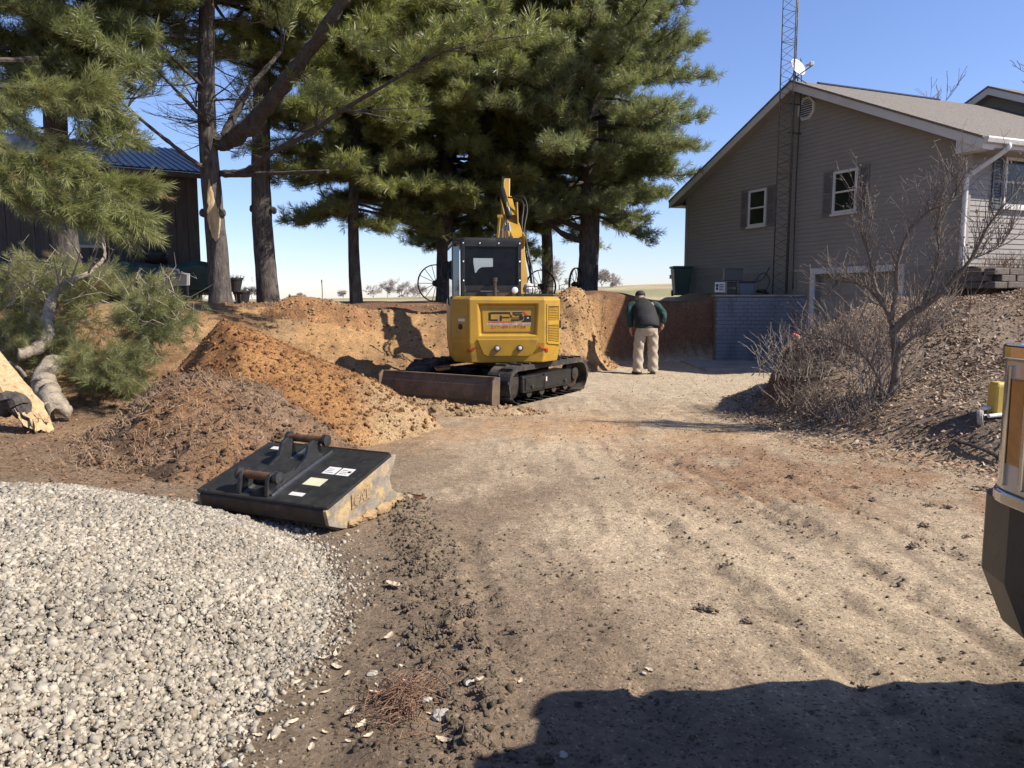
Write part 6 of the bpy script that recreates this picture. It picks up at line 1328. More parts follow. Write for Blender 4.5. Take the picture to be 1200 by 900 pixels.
mb = MB(); mb.tube([(BX-.13, 1.05, 1.30), (BX-.13, 1.60, 2.55)], .058, 14); mb.build('boom_cylinder', M['black'], ex, rz=UZ, smooth=True)
mb = MB(); mb.tube([(BX-.13, 1.60, 2.55), (BX-.13, 1.86, 3.00)], .03, 12); mb.build('boom_cylinder_rod', M['rod'], ex, rz=UZ)
mb = MB(); mb.tube([b1+Vector((-.10, .22, .62)), b3+Vector((-.14, -.42, .12))], .062, 14); mb.build('stick_cylinder', M['black'], ex, rz=UZ, smooth=True)
mb = MB(); mb.tube([b3+Vector((-.14, -.44, .11)), b3+Vector((-.04, .08, .42))], .032, 12); mb.build('stick_cylinder_rod', M['rod'], ex, rz=UZ)
s0_ = b3+Vector((0, .0, -.02)); tip = b3+Vector((.03, .14, .42)); s1_ = b3+Vector((.0, .55, -1.95))
mb = MB(); rings = []
for p, hh in ((tip, .06), (s0_+Vector((0,.08,.05)), .17), (s0_.lerp(s1_, .5), .12), (s1_, .08)):
    rings.append([p+Vector((-.07, -hh, 0)), p+Vector((.07, -hh, 0)), p+Vector((.07, hh, 0)), p+Vector((-.07, hh, 0))])
mb.ring(rings); sk = mb.build('stick', M['yellow'], ex, rz=UZ, bevel=.01)
bk = s1_+Vector((0, .12, -.28)); mb = MB(); mb.prism([(-.22,.22), (.12,.26), (.30,.05), (.26,-.25), (.02,-.38), (-.24,-.22), (-.05,-.12), (.10,-.02), (.02,.14)], bk+Vector((-.3, 0, 0)), (0,1,0), (0,0,1), (1,0,0), .6); mb.build('bucket', M['black'], ex, rz=UZ, bevel=.01)
# hoses: bundle beside the cab top and the loop by the boom
hs = [[(BX+.12, 1.05, 1.2), (BX+.19, 1.15, 1.8), (BX+.14, 1.5, 2.45), (BX+.13, 1.9, 2.95), (BX+.22, 2.3, 3.42), (BX+.10, 2.55, 3.55), (BX-.02, 2.75, 3.6)],
      [(BX+.14, 1.0, 1.15), (BX+.24, 1.05, 1.7), (BX+.19, 1.4, 2.4), (BX+.16, 1.8, 2.85), (BX+.28, 2.2, 3.3), (BX+.24, 2.45, 3.58), (BX+.05, 2.7, 3.6)],
      [(BX+.15, 1.0, 1.1), (BX+.21, 1.08, 1.6), (BX+.17, 1.45, 2.5), (BX+.14, 1.86, 2.9)],
      [(BX-.30, 1.0, 1.5), (BX-.42, 1.2, 2.3), (BX-.36, 1.5, 2.75), (BX-.24, 1.7, 2.95), (BX-.16, 1.9, 3.05)], [(BX-.26, 1.0, 1.5), (BX-.34, 1.2, 2.3), (BX-.30, 1.5, 2.85), (BX-.20, 1.75, 3.05)], [(BX-.22, 1.0, 1.5), (BX-.28, 1.25, 2.4), (BX-.24, 1.5, 2.8), (BX-.18, 1.7, 2.95)]]
for h_ in hs: mb = MB(); mb.tube(catmull(h_, 7), .015, 7); mb.build('hose', M['blackplastic'], ex, rz=UZ, smooth=True)
mb = MB(); mb.bar((BX-.46, 1.25, 2.2), (BX-.36, 1.42, 3.05), .05, .03); mb.box((BX-.355, 1.43, 3.08), (.10, .05, .06)); mb.build('hose_guard', M['yellow'], ex, rz=UZ, bevel=.008)

# ---------------------------------------------------------------- grading bucket lying on the ground
bw = Vector((.91, -.42, 0)).normalized(); bs = Vector((.42, .91, 0)).normalized(); BO = G(400, 620, 0.02)
gb = thing('grading_bucket', 'wide black grading bucket with rusty pins lying between gravel and driveway', 'excavator bucket', (BO.x, BO.y, tz(BO.x, BO.y)), math.atan2(bw.y, bw.x))
WB = 1.18                                                        # local: x along width (right end at 0), y into the bucket, z up
side = [(0,.02), (-.13,.07), (-.16,.175), (-.135,.20), (.62,.415), (.70,.41), (.665,.34), (.60,.25), (.63,.155), (.74,.085), (.93,.02), (.90,.0), (.10,-.01)]
side = [(y, z) for y, z in side]
mb = MB(); mb.prism(side, (-.03, 0, 0), (0,1,0), (0,0,1), (1,0,0), .03); sr = mb.build('side_plate', M['bucketmud'], gb, bevel=.005)
mb = MB(); mb.prism(side, (-WB, 0, 0), (0,1,0), (0,0,1), (1,0,0), .03); mb.build('side_plate', M['bucketmud'], gb, bevel=.005)
def sheet(prof, th, name, m, x0=-WB+.032, x1=-.032, par=None, **k):
    mb = MB(); mb.prism(prof+[(y+th[0], z+th[1]) for y, z in prof[::-1]], (x0, 0, 0), (0,1,0), (0,0,1), (1,0,0), x1-x0); return mb.build(name, M[m], par or gb, **k)
sheet([(-.138,.185), (-.155,.17), (-.128,.072), (0,.02)], (.025,.0), 'back_plate', 'bucketback', bevel=.003)
top = sheet([(-.150,.205), (.62,.428)], (.006,-.020), 'top_plate', 'bucket', -WB-.004, .004, bevel=.003)
sheet([(.0,.0), (.55,-.005), (.95,.012)], (0,.025), 'floor_plate', 'bucketmud')
sheet([(.80,.0), (1.0,.012), (1.0,.020)], (-.03,.012), 'cutting_edge', 'rust', -WB-.03, .06, bevel=.002)
sheet([(.63,.436), (.66,.40)], (.022,-.004), 'top_lip', 'bucket', bevel=.003)
def TP(x, t, h=0): y = -.15+t*.77; z = .205+t*.223; return Vector((x, y-.278*h, z+.96*h))
td = Vector((0, .96, .278)); tn = Vector((0, -.278, .96))
# gusset plates and pins of the hanger, tilted with the top plate
for x in (-.80, -.545):
    mb = MB(); pl = [(.02,.0), (.06,.10), (.10,.135), (.17,.13), (.22,.07), (.36,.045), (.48,.07), (.54,.15), (.60,.165), (.66,.13), (.665,.0)]
    mb.prism(pl, TP(x-.014, 0, .001), td, tn, (1,0,0), .028); mb.build('hanger_plate', M['bucket'], gb, bevel=.004)
    mb = MB(); mb.bar(TP(x+(.03 if x > -.7 else .032), .06, .006), TP(x+.03, .94, .006), .012, .012); mb.build('weld_bead', M['rod'], gb)
for t, hh in ((.155, .105), (.86, .125)):
    c0 = TP(0, t, hh); mb = MB(); mb.tube([(-.85, c0.y, c0.z), (-.50, c0.y, c0.z)], .030, 14); pn = mb.build('pin', M['rust'], gb, smooth=False)
    for x in (-.86, -.505): mb = MB(); mb.lathe([(.045, 0), (.045, .03), (.02, .036)], (x, c0.y, c0.z), (1,0,0), 14); mb.build('pin_collar', M['bucket'], pn)
mb = MB(); mb.prism([(.18,0), (.50,0), (.50,.05), (.18,.05)], TP(-.785, 0, .001), td, tn, (1,0,0), .228); mb.build('hanger_web', M['bucket'], gb, bevel=.006)
for t, w0, w1, m_ in ((.52, -.36, -.25, 'white'), (.52, -.235, -.125, 'white'), (.30, -.40, -.245, 'stickery'), (.11, -.40, -.28, 'white'), (.86, -1.08, -.97, 'white')):
    if m_ == 'stickery': m_ = 'yellowlabel'
    if m_ not in M: M['yellowlabel'] = mat('faded_label', (.55,.52,.33), (.48,.46,.32), 12, .6)
    dt_ = .13 if m_ == 'yellowlabel' else (.13 if t == .52 else .055)
    mb = MB(); a, b, c_, d = TP(w0, t, .0006), TP(w1, t, .0006), TP(w1, t+dt_, .0006), TP(w0, t+dt_, .0006); mb.add([a, b, c_, d]+[p+tn*.0012 for p in (a, b, c_, d)], [(3,2,1,0), (4,5,6,7), (0,1,5,4), (1,2,6,5), (2,3,7,6), (3,0,4,7)]); lb = mb.build('label_plate', M[m_], gb)
    if t == .52:
        mb = MB()
        for k in range(3): p = TP(w0+.015, t+.03+k*.03, .0020); q = TP(w0+.015+(.05 if k else .07), t+.03+k*.03, .0020); mb.bar(p, q, .006, .0008, tn)
        if w0 > -.3: mb.prism([(0,0), (.028,0), (.028,.028), (0,.028)], TP(w1-.036, t+.05, .0018), (1,0,0), td, tn, .0008)
        mb.build('label_print', M['ink'], lb)
# raised lettering on the side
mb = MB(); mb.prism([(.115,.125), (.335,.16), (.335,.265), (.115,.23)], (.0, 0, 0), (0,1,0), (0,0,1), (1,0,0), .010); bd_ = mb.build('badge', M['soilcake'], gb, bevel=.003)
me, co = text('CAT', None, 0, 0, 0, 0, 'badge_letters', 0)
for v, c_ in zip(me.vertices, co): v.co = (.0102+.005*c_[2], .135+.18*c_[0], .140+.03*c_[0]+.080*c_[1])
me.materials.clear(); me.materials.append(M['bucketmud']); link('badge_letters', me, bd_)
for k, (y, z, r) in enumerate(((.30,.03,.07), (.50,.035,.08), (.68,.04,.07), (.82,.03,.05), (.14,.03,.05))):
    bm = bmesh.new(); bmesh.ops.create_icosphere(bm, subdivisions=3, radius=1)
    for v in bm.verts: q = 1+.35*float(fbm(np.array([v.co.x*3+k*7]), np.array([v.co.y*3+v.co.z*2]), 3, 151)[0]); v.co = Vector((.006+v.co.x*.035*q, y+v.co.y*r*1.5*q, z+v.co.z*r*.6*q))
    m_ = bpy.data.meshes.new('soil_cake'); bm.to_mesh(m_); bm.free(); m_.materials.append(M['soilcake']); link('soil_cake', m_, gb)

# ---------------------------------------------------------------- pickup truck at the right edge
tkx, tky = 1.562, 2.57                                             # front left corner
tr = thing('work_truck', 'tall work truck at right edge with amber marker lamp and dark bumper', 'truck', (tkx+.98, tky-2.6, 0))
def tl(x, y, z): return (x-.98, y+2.6, z)                          # x from the left side, y from the front (negative back)
def sweep(name, sec, m, bevel=.0, smooth=False, par=None):
    mb = MB(); mb.ring([[tl(*p) for p in r] for r in sec]); return mb.build(name, M[m], par or tr, bevel=bevel, smooth=smooth)
# hood and fender shell
sec = []
for y, zl, zh, inset in ((.0, 1.18, 1.30, .50), (-.10, 1.24, 1.36, .30), (-.22, 1.32, 1.42, .13), (-.34, 1.38, 1.48, .05), (-.40, 1.38, 1.48, .04)):
    sec.append([(.03+inset, y, 1.02), (.03+inset*.6, y, zl-.12), (.06+inset, y, zl), (.22+inset, y, zh), (1.74-inset, y, zh), (1.90-inset, y, zl), (1.93-inset*.6, y, zl-.12), (1.93-inset, y, 1.02)])
sweep('hood', sec, 'truckpaint', .03)
sec = [[(.0, y, .95), (.0, y, 1.35), (1.96, y, 1.35), (1.96, y, .95)] for y in (-.62, -.9)]
for s in (0, 1):
    x0, x1 = (0, .26) if s == 0 else (1.70, 1.96)
    mb = MB(); arch = [(-.48, .99)]+[(-.98+.55*math.cos(R(a)), .50+.52*math.sin(R(a))) for a in range(20, 165, 12)]+[(-1.62, .55), (-1.62, 1.36), (-.48, 1.36)]
    mb.prism(arch, tl(x0, 0, 0), (0,1,0), (0,0,1), (1,0,0), x1-x0); mb.build('fender', M['truckpaint'], tr, bevel=.03)
    mb = MB(); xc = x0+.02 if s == 0 else x1-.29; mb.lathe([(.22, 0), (.36, .0), (.41, .04), (.41, .22), (.36, .27), (.22, .27)], tl(xc, -.98, .41), (1,0,0), 30); wh = mb.build('tyre', M['tyre'], tr)
    mb = MB(); mb.lathe([(.22, .03), (.22, .24), (.08, .20), (.05, .05)], tl(xc, -.98, .41), (1,0,0), 24); mb.build('rim', M['galv'], wh)
# headlight wrapping the corner: bezel, clear lens, amber side marker
hz0, hz1 = .985, 1.44
def HLpt(t, z, d=0): # plan curve of the front left corner, t 0 (side) .. 1 (front)
    r = .16+d
    if t < 0: return tl(.19-r, -.17+t*.35, z)
    if t > 1: return tl(.19+(t-1)*.28, -.17+r, z)
    a = R(t*90); return tl(.19-r*math.cos(a), -.17+r*math.sin(a), z)
def wrap(name, t0, t1, z0, z1, d, m, n=8, par=None, taper=0):
    mb = MB(); rings = []
    for i in range(n+1): t = t0+(t1-t0)*i/n; zz1 = z1-taper*(1-i/n)*0; rings.append([HLpt(t, z0, d), HLpt(t, zz1, d), HLpt(t, zz1, d-.05), HLpt(t, z0, d-.05)])
    mb.ring(rings); return mb.build(name, M[m], par or tr, bevel=.006, smooth=False)
hl_ = wrap('headlight', -.9, 1.6, hz0, hz1-.03, .012, 'lens', 18)
wrap('bezel', -1.0, 1.7, hz1-.03, hz1+.015, .022, 'chrome', 18, hl_); wrap('bezel', -1.0, 1.7, hz0-.04, hz0, .022, 'chrome', 18, hl_)
wrap('marker_lens', -.16, .03, hz0+.09, hz1-.09, .018, 'amber', 6, hl_); wrap('marker_bezel', -.24, -.17, hz0+.02, hz1-.05, .022, 'chrome', 3, hl_); wrap('marker_bezel', .04, .09, hz0+.02, hz1-.05, .022, 'chrome', 3, hl_)
mb = MB(); mb.b2(tl(.40, -.04, 1.0), tl(1.56, .03, 1.40)); gr_ = mb.build('grille', M['black'], tr, bevel=.02)
for i in range(5): mb = MB(); mb.b2(tl(.42, .032, 1.03+i*.075), tl(1.54, .05, 1.07+i*.075)); mb.build('grille_bar', M['chrome'], gr_)
# bumper: wraps the corner, tucks in below
sec = []
for t, x, y in ((0, .10, -.34), (1, .065, -.12), (2, .095, .06), (3, .22, .17), (4, .5, .25), (5, 1.46, .25), (6, 1.80, .21), (7, 1.96, .10), (8, 1.995, -.12), (9, 1.94, -.34)):
    c_ = Vector((.98, -.4, 0)); o2 = Vector((x, y, 0)); inn = (c_-o2).normalized()*.10; i2 = o2+inn; b3_ = o2+inn*.75
    sec.append([(x, y, .94), (x-.0, y, .66), (b3_.x, b3_.y, .47), (i2.x+inn.x*.3, i2.y+inn.y*.3, .47), (i2.x, i2.y, .94)])
sweep('bumper', sec, 'bumper', .015)
mb = MB(); mb.b2(tl(.40, .252, .60), tl(1.56, .262, .78)); mb.build('bumper_vent', M['black'], tr)
# cab, bed, wheels behind the camera's view, for the shadow and other views
sec = [[(.05, y, .55), (.02, y, 1.40), (.16+k, y, z), (1.80-k, y, z), (1.94, y, 1.40), (1.91, y, .55)] for y, z, k in ((-.32, 1.50, .0), (-.60, 1.88, .03), (-3.0, 1.94, .03), (-3.25, 1.50, .02))]
sweep('cab', sec, 'truckpaint', .04)
mb = MB(); q = [Vector(tl(x, y, z))+Vector((0, .012, .012)) for x, y, z in ((.24, -.345, 1.53), (1.72, -.345, 1.53), (1.70, -.575, 1.845), (.26, -.575, 1.845))]; mb.add(q+[p+Vector((0,-.02,-.02)) for p in q], [(0,1,2,3), (7,6,5,4), (0,4,5,1), (1,5,6,2), (2,6,7,3), (3,7,4,0)]); mb.build('windshield', M['glass'], tr)
mb = MB(); mb.b2(tl(.03, -5.7, .75), tl(1.93, -3.8, 1.35)); mb.build('truck_bed', M['truckpaint'], tr, bevel=.03)
for x in (.04, 1.64): mb = MB(); mb.lathe([(.22, 0), (.36, .0), (.41, .04), (.41, .22), (.36, .27), (.22, .27)], tl(x, -4.6, .41), (1,0,0), 26); mb.build('tyre', M['tyre'], tr)
mb = MB(); mb.b2(tl(.06, -3.7, .40), tl(1.9, -.9, .56)); mb.build('chassis', M['black'], tr)
for s, x in ((-1, -.22), (1, 2.0)): mb = MB(); mb.b2(tl(x, -1.15, 1.42), tl(x+.18, -1.06, 1.75)); mb.bar(tl(.98+s*.9, -1.1, 1.5), tl(x+.09, -1.1, 1.55), .05, .05); mb.build('door_mirror', M['black'], tr, bevel=.02)
mb = MB(); mb.b2(tl(.93, -.02, 1.402), tl(1.03, .0, 1.47)); mb.build('hood_emblem', M['chrome'], tr, bevel=.01)

# ---------------------------------------------------------------- things by the right edge
q = ground_at(1172, 486); o = thing('fuel_jug', 'yellow plastic jug standing in leaves at the right edge', 'jug', q); o.scale = (1.35, 1.35, 1.4)
mb = MB(); hj = .24; mb.ring([[(x*k, y*k, z) for x, y in ((-.075,-.06), (.12,-.06), (.12,.06), (-.075,.06))] for z, k in ((-.02, .95), (.02, 1), (hj-.03, 1), (hj, .86))]); mb.build('jug_body', M['yellowjug'], o, bevel=.015)
mb = MB(); mb.b2((.018, -.066, .0), (.026, -.0595, hj-.03)); mb.build('seam', M['yellowjug'], o)
mb = MB(); mb.lathe([(.028, 0), (.028, .035), (.01, .036)], (.06, 0, hj), (0,0,1), 12); mb.build('cap', M['blackplastic'], o)
q = ground_at(1146, 500); q.z += .02; o = thing('wheeled_frame', 'grey wheel with white tubes lying in leaves beside the yellow jug', 'tool', q)
mb = MB(); mb.lathe([(.018,-.025), (.075,-.025), (.082,0), (.075,.025), (.018,.025)], (.02,0,.055), (.80,-.60,.1), 20); mb.build('wheel', M['concrete'], o)
mb = MB(); mb.lathe([(.02,-.035), (.03,-.03), (.03,.03), (.02,.035)], (.02,0,.055), (.80,-.60,.1), 12); mb.build('hub', M['blackplastic'], o)
for dz, dy in ((.03, -.05), (.09, .06)): mb = MB(); mb.tube([(.07, dy, .05+dz), (.55, dy+.14, .07+dz)], .020, 10); mb.build('tube', M['pvc'], o)
mb = MB(); mb.tube([(.05,.02,.07), (.22,.07,.10), (.40,.1,.12)], .014, 6); mb.tube([(.2,.06,.09), (.27,.04,.20)], .012, 6); mb.build('handle', M['blackplastic'], o)
q = P(935, 397, 12.2); q.z = tz(q.x, q.y)+.03; o = thing('orange_marker', 'orange tipped white marker stick lying on the brush', 'marker', q)
mb = MB(); mb.lathe([(.03, 0), (.034, .05), (.03, .09)], (0,0,.02), (-.9,-.1,.3), 12); mb.build('orange_tip', M['orange'], o)
mb = MB(); mb.tube([(0,0,.02), (.22,.02,-.06)], .018, 8); mb.build('stick', M['pvc'], o)
q = ground_at(1120, 522); q2 = ground_at(1182, 545); o = thing('fallen_stick', 'dark dead stick lying at the foot of the leafy slope', 'stick', q); mb = MB(); mb.tube(catmull([(0,0,.03), tuple((q2-q)*.5+Vector((0,0,.05))), tuple(q2-q+Vector((0,0,.02)))], 5), .018, 6)
mb.build('stem', M['limb'], o); mb = MB(); mb.tube([tuple((q2-q)*.4+Vector((0,0,.04))), tuple((q2-q)*.45+Vector((.1,.08,.08)))], .009, 5); mb.build('side_twig', M['limb'], o)

# clods, stones and large leaves one can tell apart
def lump_mesh(name, seed, m, sub=2, flat=(1,.8,.55), rough=.35):
    bm = bmesh.new(); bmesh.ops.create_icosphere(bm, subdivisions=sub, radius=1); random.seed(seed)
    for v in bm.verts: k = 1+rough*(random.random()-.5)+.3*float(fbm(np.array([v.co.x*1.7+seed*3]), np.array([v.co.y*1.7+v.co.z*1.3]), 2, 161)[0]); v.co = Vector((v.co.x*flat[0], v.co.y*flat[1], v.co.z*flat[2]))*k
    me = bpy.data.meshes.new(name); bm.to_mesh(me); bm.free(); me.materials.append(m); return me
def clod_mesh(seed):
    r_ = np.random.default_rng(seed); n = 26; ps = r_.normal(0, 1, (n, 3))*np.array([.5, .42, .18]); ps[:, 2] = np.abs(ps[:, 2])*.8; rr = r_.uniform(.12, .42, n)*np.exp(-np.hypot(ps[:, 0], ps[:, 1])*.5)
    v, f = chips(ps, rr, (1, .85, .7), .5); me = npmesh('dirt_clod', v, f, M['clod']); return me
clodm = [clod_mesh(s) for s in range(5)]; stonem = [lump_mesh('stone', 20+s, M['stone'], 2, (1,.8,.6), .22) for s in range(4)]
def place(name, me, px, py, size, label, cat, group, rz=None, sq=(1,1,1), lift=.2):
    q = ground_at(px, py); o = bpy.data.objects.new(name, me); C.objects.link(o); d = size/2*q.y/FPX; o.location = (q.x, q.y, q.z+d*lift); o.scale = (d*sq[0], d*sq[1], d*sq[2]); o.rotation_euler = (0, 0, random.uniform(0, 6.28) if rz is None else rz); return tag(o, label, cat, group)
random.seed(88)
cl = [(826,716,28,'dark crumbly clod in the middle of the pale driveway'), (1072,642,24,'flat dark clod beside the tyre rut right of centre'), (877,732,18,'dark clod just right of the crumbly one mid driveway'), (849,664,16,'small dark clod above the mid driveway lumps'), (1090,594,16,'dark clod in the brown needles, upper right'), (1083,617,18,'dark clod on the edge of the brown needles'), (1111,596,18,'rightmost of the dark clods in the brown needles'), (1022,588,14,'small dark clod left in the brown needle strip'), (1133,630,16,'clod nearest the truck bumper'), (1152,575,24,'long dark clod by the fallen stick'), (1010,810,20,'dark clod on the edge of the truck shadow'), (700,562,10,'small dark clod far up the driveway'), (928,560,18,'pair-like dark clod at the top of the driveway'), (1003,572,12,'small clod near the leafy slope')]
for i, (x, y, s, l) in enumerate(cl): place('dirt_clod', clodm[i % 5], x, y, s, l, 'dirt clod', 'dark clods on the driveway', sq=(1, .8, .55))
for i in range(60):
    y = random.uniform(650, 890); x = np.interp(y, [610, 760, 900], [480, 535, 575])+random.gauss(0, 30)-(20 if random.random() < .4 else 0)
    place('dirt_clod', clodm[i % 5], x, y, random.uniform(8, 20), 'dark clod in the churned dirt strip beside the gravel', 'dirt clod', 'clods along the churned strip')
stn = [(517,845,28,'largest pale stone in the churned dirt at the bottom'), (500,828,14,'pale pebble touching the largest stone'), (436,792,15,'white pebble beside the gravel edge'), (549,806,13,'white pebble on the clod strip'), (468,757,10,'white pebble halfway up the clod strip'), (770,655,8,'lone white pebble on the open driveway'), (754,792,7,'white pebble near the shadow edge'), (660,890,14,'pebble in the truck shadow')]
for i, (x, y, s, l) in enumerate(stn): place('stone', stonem[i % 4], x, y, s, l, 'stone', 'pale stones on the dirt', sq=(1, .9, .7))
def leaf_mesh(seed):
    random.seed(seed); mb = MB(); n = 7; top = []; bot = []; cup = random.uniform(.15, .6)
    for i in range(n+1):
        t = i/n; x = (t-.5)*2; wd_ = .46*math.sin(math.pi*min(1, t*.92+.04))**.7*random.uniform(.75, 1.15); z = .28*x*x+random.uniform(-.04, .06)
        top.append((x, wd_, z+cup*wd_+random.uniform(-.03, .06))); bot.append((x, -wd_, z+cup*wd_*random.uniform(.3, 1)+random.uniform(-.03, .06)))
    mid = [((i/n-.5)*2, random.uniform(-.03,.03), .28*((i/n-.5)*2)**2) for i in range(n+1)]
    for i in range(n): mb.add([top[i], top[i+1], mid[i+1], mid[i]], [(0,1,2,3)]); mb.add([mid[i], mid[i+1], bot[i+1], bot[i]], [(0,1,2,3)])
    me = mb.mesh('dry_leaf', False); me.materials.append(M['dryleaf']); return me
lfm = [leaf_mesh(s) for s in range(6)]
lv = [(307,838,22,'broad curled leaf nearest the gravel edge'), (410,838,20,'broad dry leaf lying flat left of the churned strip'), (423,853,18,'dry leaf overlapping its neighbour at the bottom left'), (322,868,14,'small dry leaf at the foot of the gravel'), (365,880,16,'pale dry leaf on bare dirt at the bottom edge'), (395,770,22,'long curled dry leaf by the gravel corner'), (462,690,24,'long pale dry leaf below the bucket'), (455,748,18,'upright curled leaf in the churned strip'), (508,840,16,'folded pale leaf beside the largest stone'), (520,870,20,'white torn leaf standing in the churned dirt'), (440,815,16,'pale dry leaf between the needles and gravel'), (396,785,18,'dry leaf against the lower gravel edge'), (560,800,18,'small dry leaf on the right of the clods'), (610,800,12,'tiny dry leaf on smooth dirt'), (762,790,12,'tiny leaf near the truck shadow')]
random.seed(99)
for i, (x, y, s, l) in enumerate(lv): place('dry_leaf', lfm[i % 6], x, y, s*1.1, l, 'leaf', 'dry leaves on the bare dirt', sq=(1,1,1), lift=.15)
for i in range(26): place('dry_leaf', lfm[i % 6], random.uniform(270, 480), random.uniform(745, 895), random.uniform(8, 15), 'small pale dry leaf scattered on the dirt beside the gravel', 'leaf', 'dry leaves on the bare dirt', lift=.15)
# clump of brown needles in the churned strip
mb = MB(); random.seed(121); c0 = ground_at(470, 825)
for i in range(520):
    a = random.uniform(0, 6.28); r = abs(random.gauss(0, .10)); p = Vector((c0.x+r*math.cos(a)*.9, c0.y+r*math.sin(a)*1.3, 0)); p.z = tz(p.x, p.y)+random.uniform(.005, .05); d = Vector((random.gauss(0,1), random.gauss(.4,1), random.gauss(0,.25))).normalized()*random.uniform(.04, .11); mb.tube([p, p+d*.5+Vector((0,0,.008)), p+d], .0014, 3, False)
o = mb.build('needle_clump', M['needlelitter'], fix=False); o['kind'] = 'stuff'; tag(o, 'clump of brown pine needles in the churned dirt', 'needle clump')

# ---------------------------------------------------------------- the man
HPt = G(757, 437.5, 0.0); HPt.z = tz(HPt.x, HPt.y)
MS = 1.10
man = thing('person', 'stooped person in black vest, green sleeves and khaki trousers seen from behind', 'person', HPt)
def skin(name, m, verts, edges, parent=man, root=0, sub=2, smooth=True, kind=None):
    me = bpy.data.meshes.new(name); me.from_pydata([v[0] for v in verts], edges, []); o = bpy.data.objects.new(name, me); C.objects.link(o); o.parent = parent
    sk_ = o.modifiers.new('skin', 'SKIN'); sk_.use_smooth_shade = True
    for i, v in enumerate(verts):
        r = v[1]; me.skin_vertices[0].data[i].radius = r if hasattr(r, '__len__') else (r, r); me.skin_vertices[0].data[i].use_root = (i == root)
    sb = o.modifiers.new('sub', 'SUBSURF'); sb.levels = sub; sb.render_levels = sub; me.materials.append(M[m]); return o
# x right, y away from the camera; the back is bent forward, head down
PEL = (.0, .0, .95)
J = dict(pel=(0,0,.96), waist=(.0,.02,1.08), chest=(-.01,.12,1.30), neck=(-.02,.25,1.49), head=(-.02,.36,1.60), crown=(-.02,.40,1.68),
         lsh=(-.215,.18,1.42), lel=(-.285,.20,1.13), lwr=(-.265,.27,.88), rsh=(.20,.17,1.42), rel=(.375,.20,1.20), rwr=(.36,.30,.96),
         lhip=(-.12,0,.90), lkn=(-.155,.0,.50), lan=(-.165,-.03,.10), rhip=(.12,0,.90), rkn=(.125,.03,.50), ran=(.13,-.0,.10))
def bend(p):
    p = Vector(p); dz = p.z-.9
    if dz <= 0: return tuple(p)
    a = R(31)*min(1, dz/.3); return (p.x, p.y+dz*math.sin(a), .9+dz*math.cos(a))
J0 = dict(J); J = {k: bend(v) for k, v in J.items()}
names = list(J); ix = {k: i for i, k in enumerate(names)}
rad = dict(pel=.16, waist=.15, chest=(.18,.14), neck=.062, head=.085, crown=.06, lsh=.072, lel=.05, lwr=.032, rsh=.072, rel=.05, rwr=.032, lhip=.09, lkn=.062, lan=.045, rhip=.09, rkn=.062, ran=.045)
E_ = [('pel','waist'), ('waist','chest'), ('chest','neck'), ('neck','head'), ('head','crown'), ('chest','lsh'), ('lsh','lel'), ('lel','lwr'), ('chest','rsh'), ('rsh','rel'), ('rel','rwr'), ('pel','lhip'), ('lhip','lkn'), ('lkn','lan'), ('pel','rhip'), ('rhip','rkn'), ('rkn','ran')]
verts = [(J[k], rad[k]) for k in names]; edges = [(ix[a], ix[b]) for a, b in E_]
def hand(wr, d, side_, curl):
    """palm plus five bent fingers continuing from the wrist"""
    global verts, edges
    w0 = Vector(J[wr]); d = Vector(d).normalized(); s = Vector(side_).normalized(); nrm = d.cross(s).normalized(); base = len(verts)
    verts += [(tuple(w0+d*.045), (.036,.018)), (tuple(w0+d*.085), (.040,.016))]; edges += [(ix[wr], base), (base, base+1)]
    for k, (off, ln) in enumerate(((-.030,.062), (-.010,.074), (.011,.070), (.030,.056))):
        p = w0+d*.095+s*off; b = len(verts); q = p+d*ln*.45+nrm*curl*ln*.2; r = q+(d*.6+nrm*curl).normalized()*ln*.35; e = r+(d*.1+nrm*curl).normalized()*ln*.25
        verts += [(tuple(p), .0095), (tuple(q), .0090), (tuple(r), .0085), (tuple(e), .0075)]; edges += [(base+1, b), (b, b+1), (b+1, b+2), (b+2, b+3)]
    p = w0+d*.045-s*.036; b = len(verts); verts += [(tuple(p), .011), (tuple(p+d*.03-s*.016+nrm*curl*.012), .010), (tuple(p+d*.055-s*.012+nrm*curl*.028), .008)]; edges += [(base, b), (b, b+1), (b+1, b+2)]
hand('lwr', (.03,.08,-1), (0,1,.1), .5); hand('rwr', (.05,.35,-.9), (.5,.8,.2), -1.0)
body = skin('body', 'skin', verts, edges)
# head details: ears, face (turned away), hair, cap
mb = MB()
for s in (-1, 1): mb.lathe([(.004, -.01), (.022, -.006), (.026, .004), (.012, .01)], Vector(J['head'])+Vector((s*.082, -.01, -.01)), (s,-.3,0), 10)
mb.lathe([(.018, 0), (.014, .02), (.004, .03)], Vector(J['head'])+Vector((0, .075, -.05)), (0,.9,-.5), 8); mb.build('ears_and_nose', M['skin'], man, smooth=True)
mb = MB(); hc = Vector(J['head'])+Vector((0,-.005,.01)); ax_ = Vector((0,.35,.94)).normalized()
mb.lathe([(.078, -.085), (.094, -.05), (.097, -.01), (.09, .02)], hc, ax_, 18); mb.build('hair', M['hair'], man, smooth=True)
mb = MB(); mb.lathe([(.100, .0), (.104, .03), (.098, .07), (.072, .105), (.03, .122), (.003, .125)], hc, ax_, 20); cpo = mb.build('cap', M['cap'], man, smooth=True)
mb = MB(); mb.prism([(-.075,.07), (-.06,.15), (0,.175), (.06,.15), (.075,.07)], hc+ax_*.012, (1,0,0), Vector((0,.94,-.35)), ax_, .008); mb.build('cap_brim', M['cap'], cpo, bevel=.003)
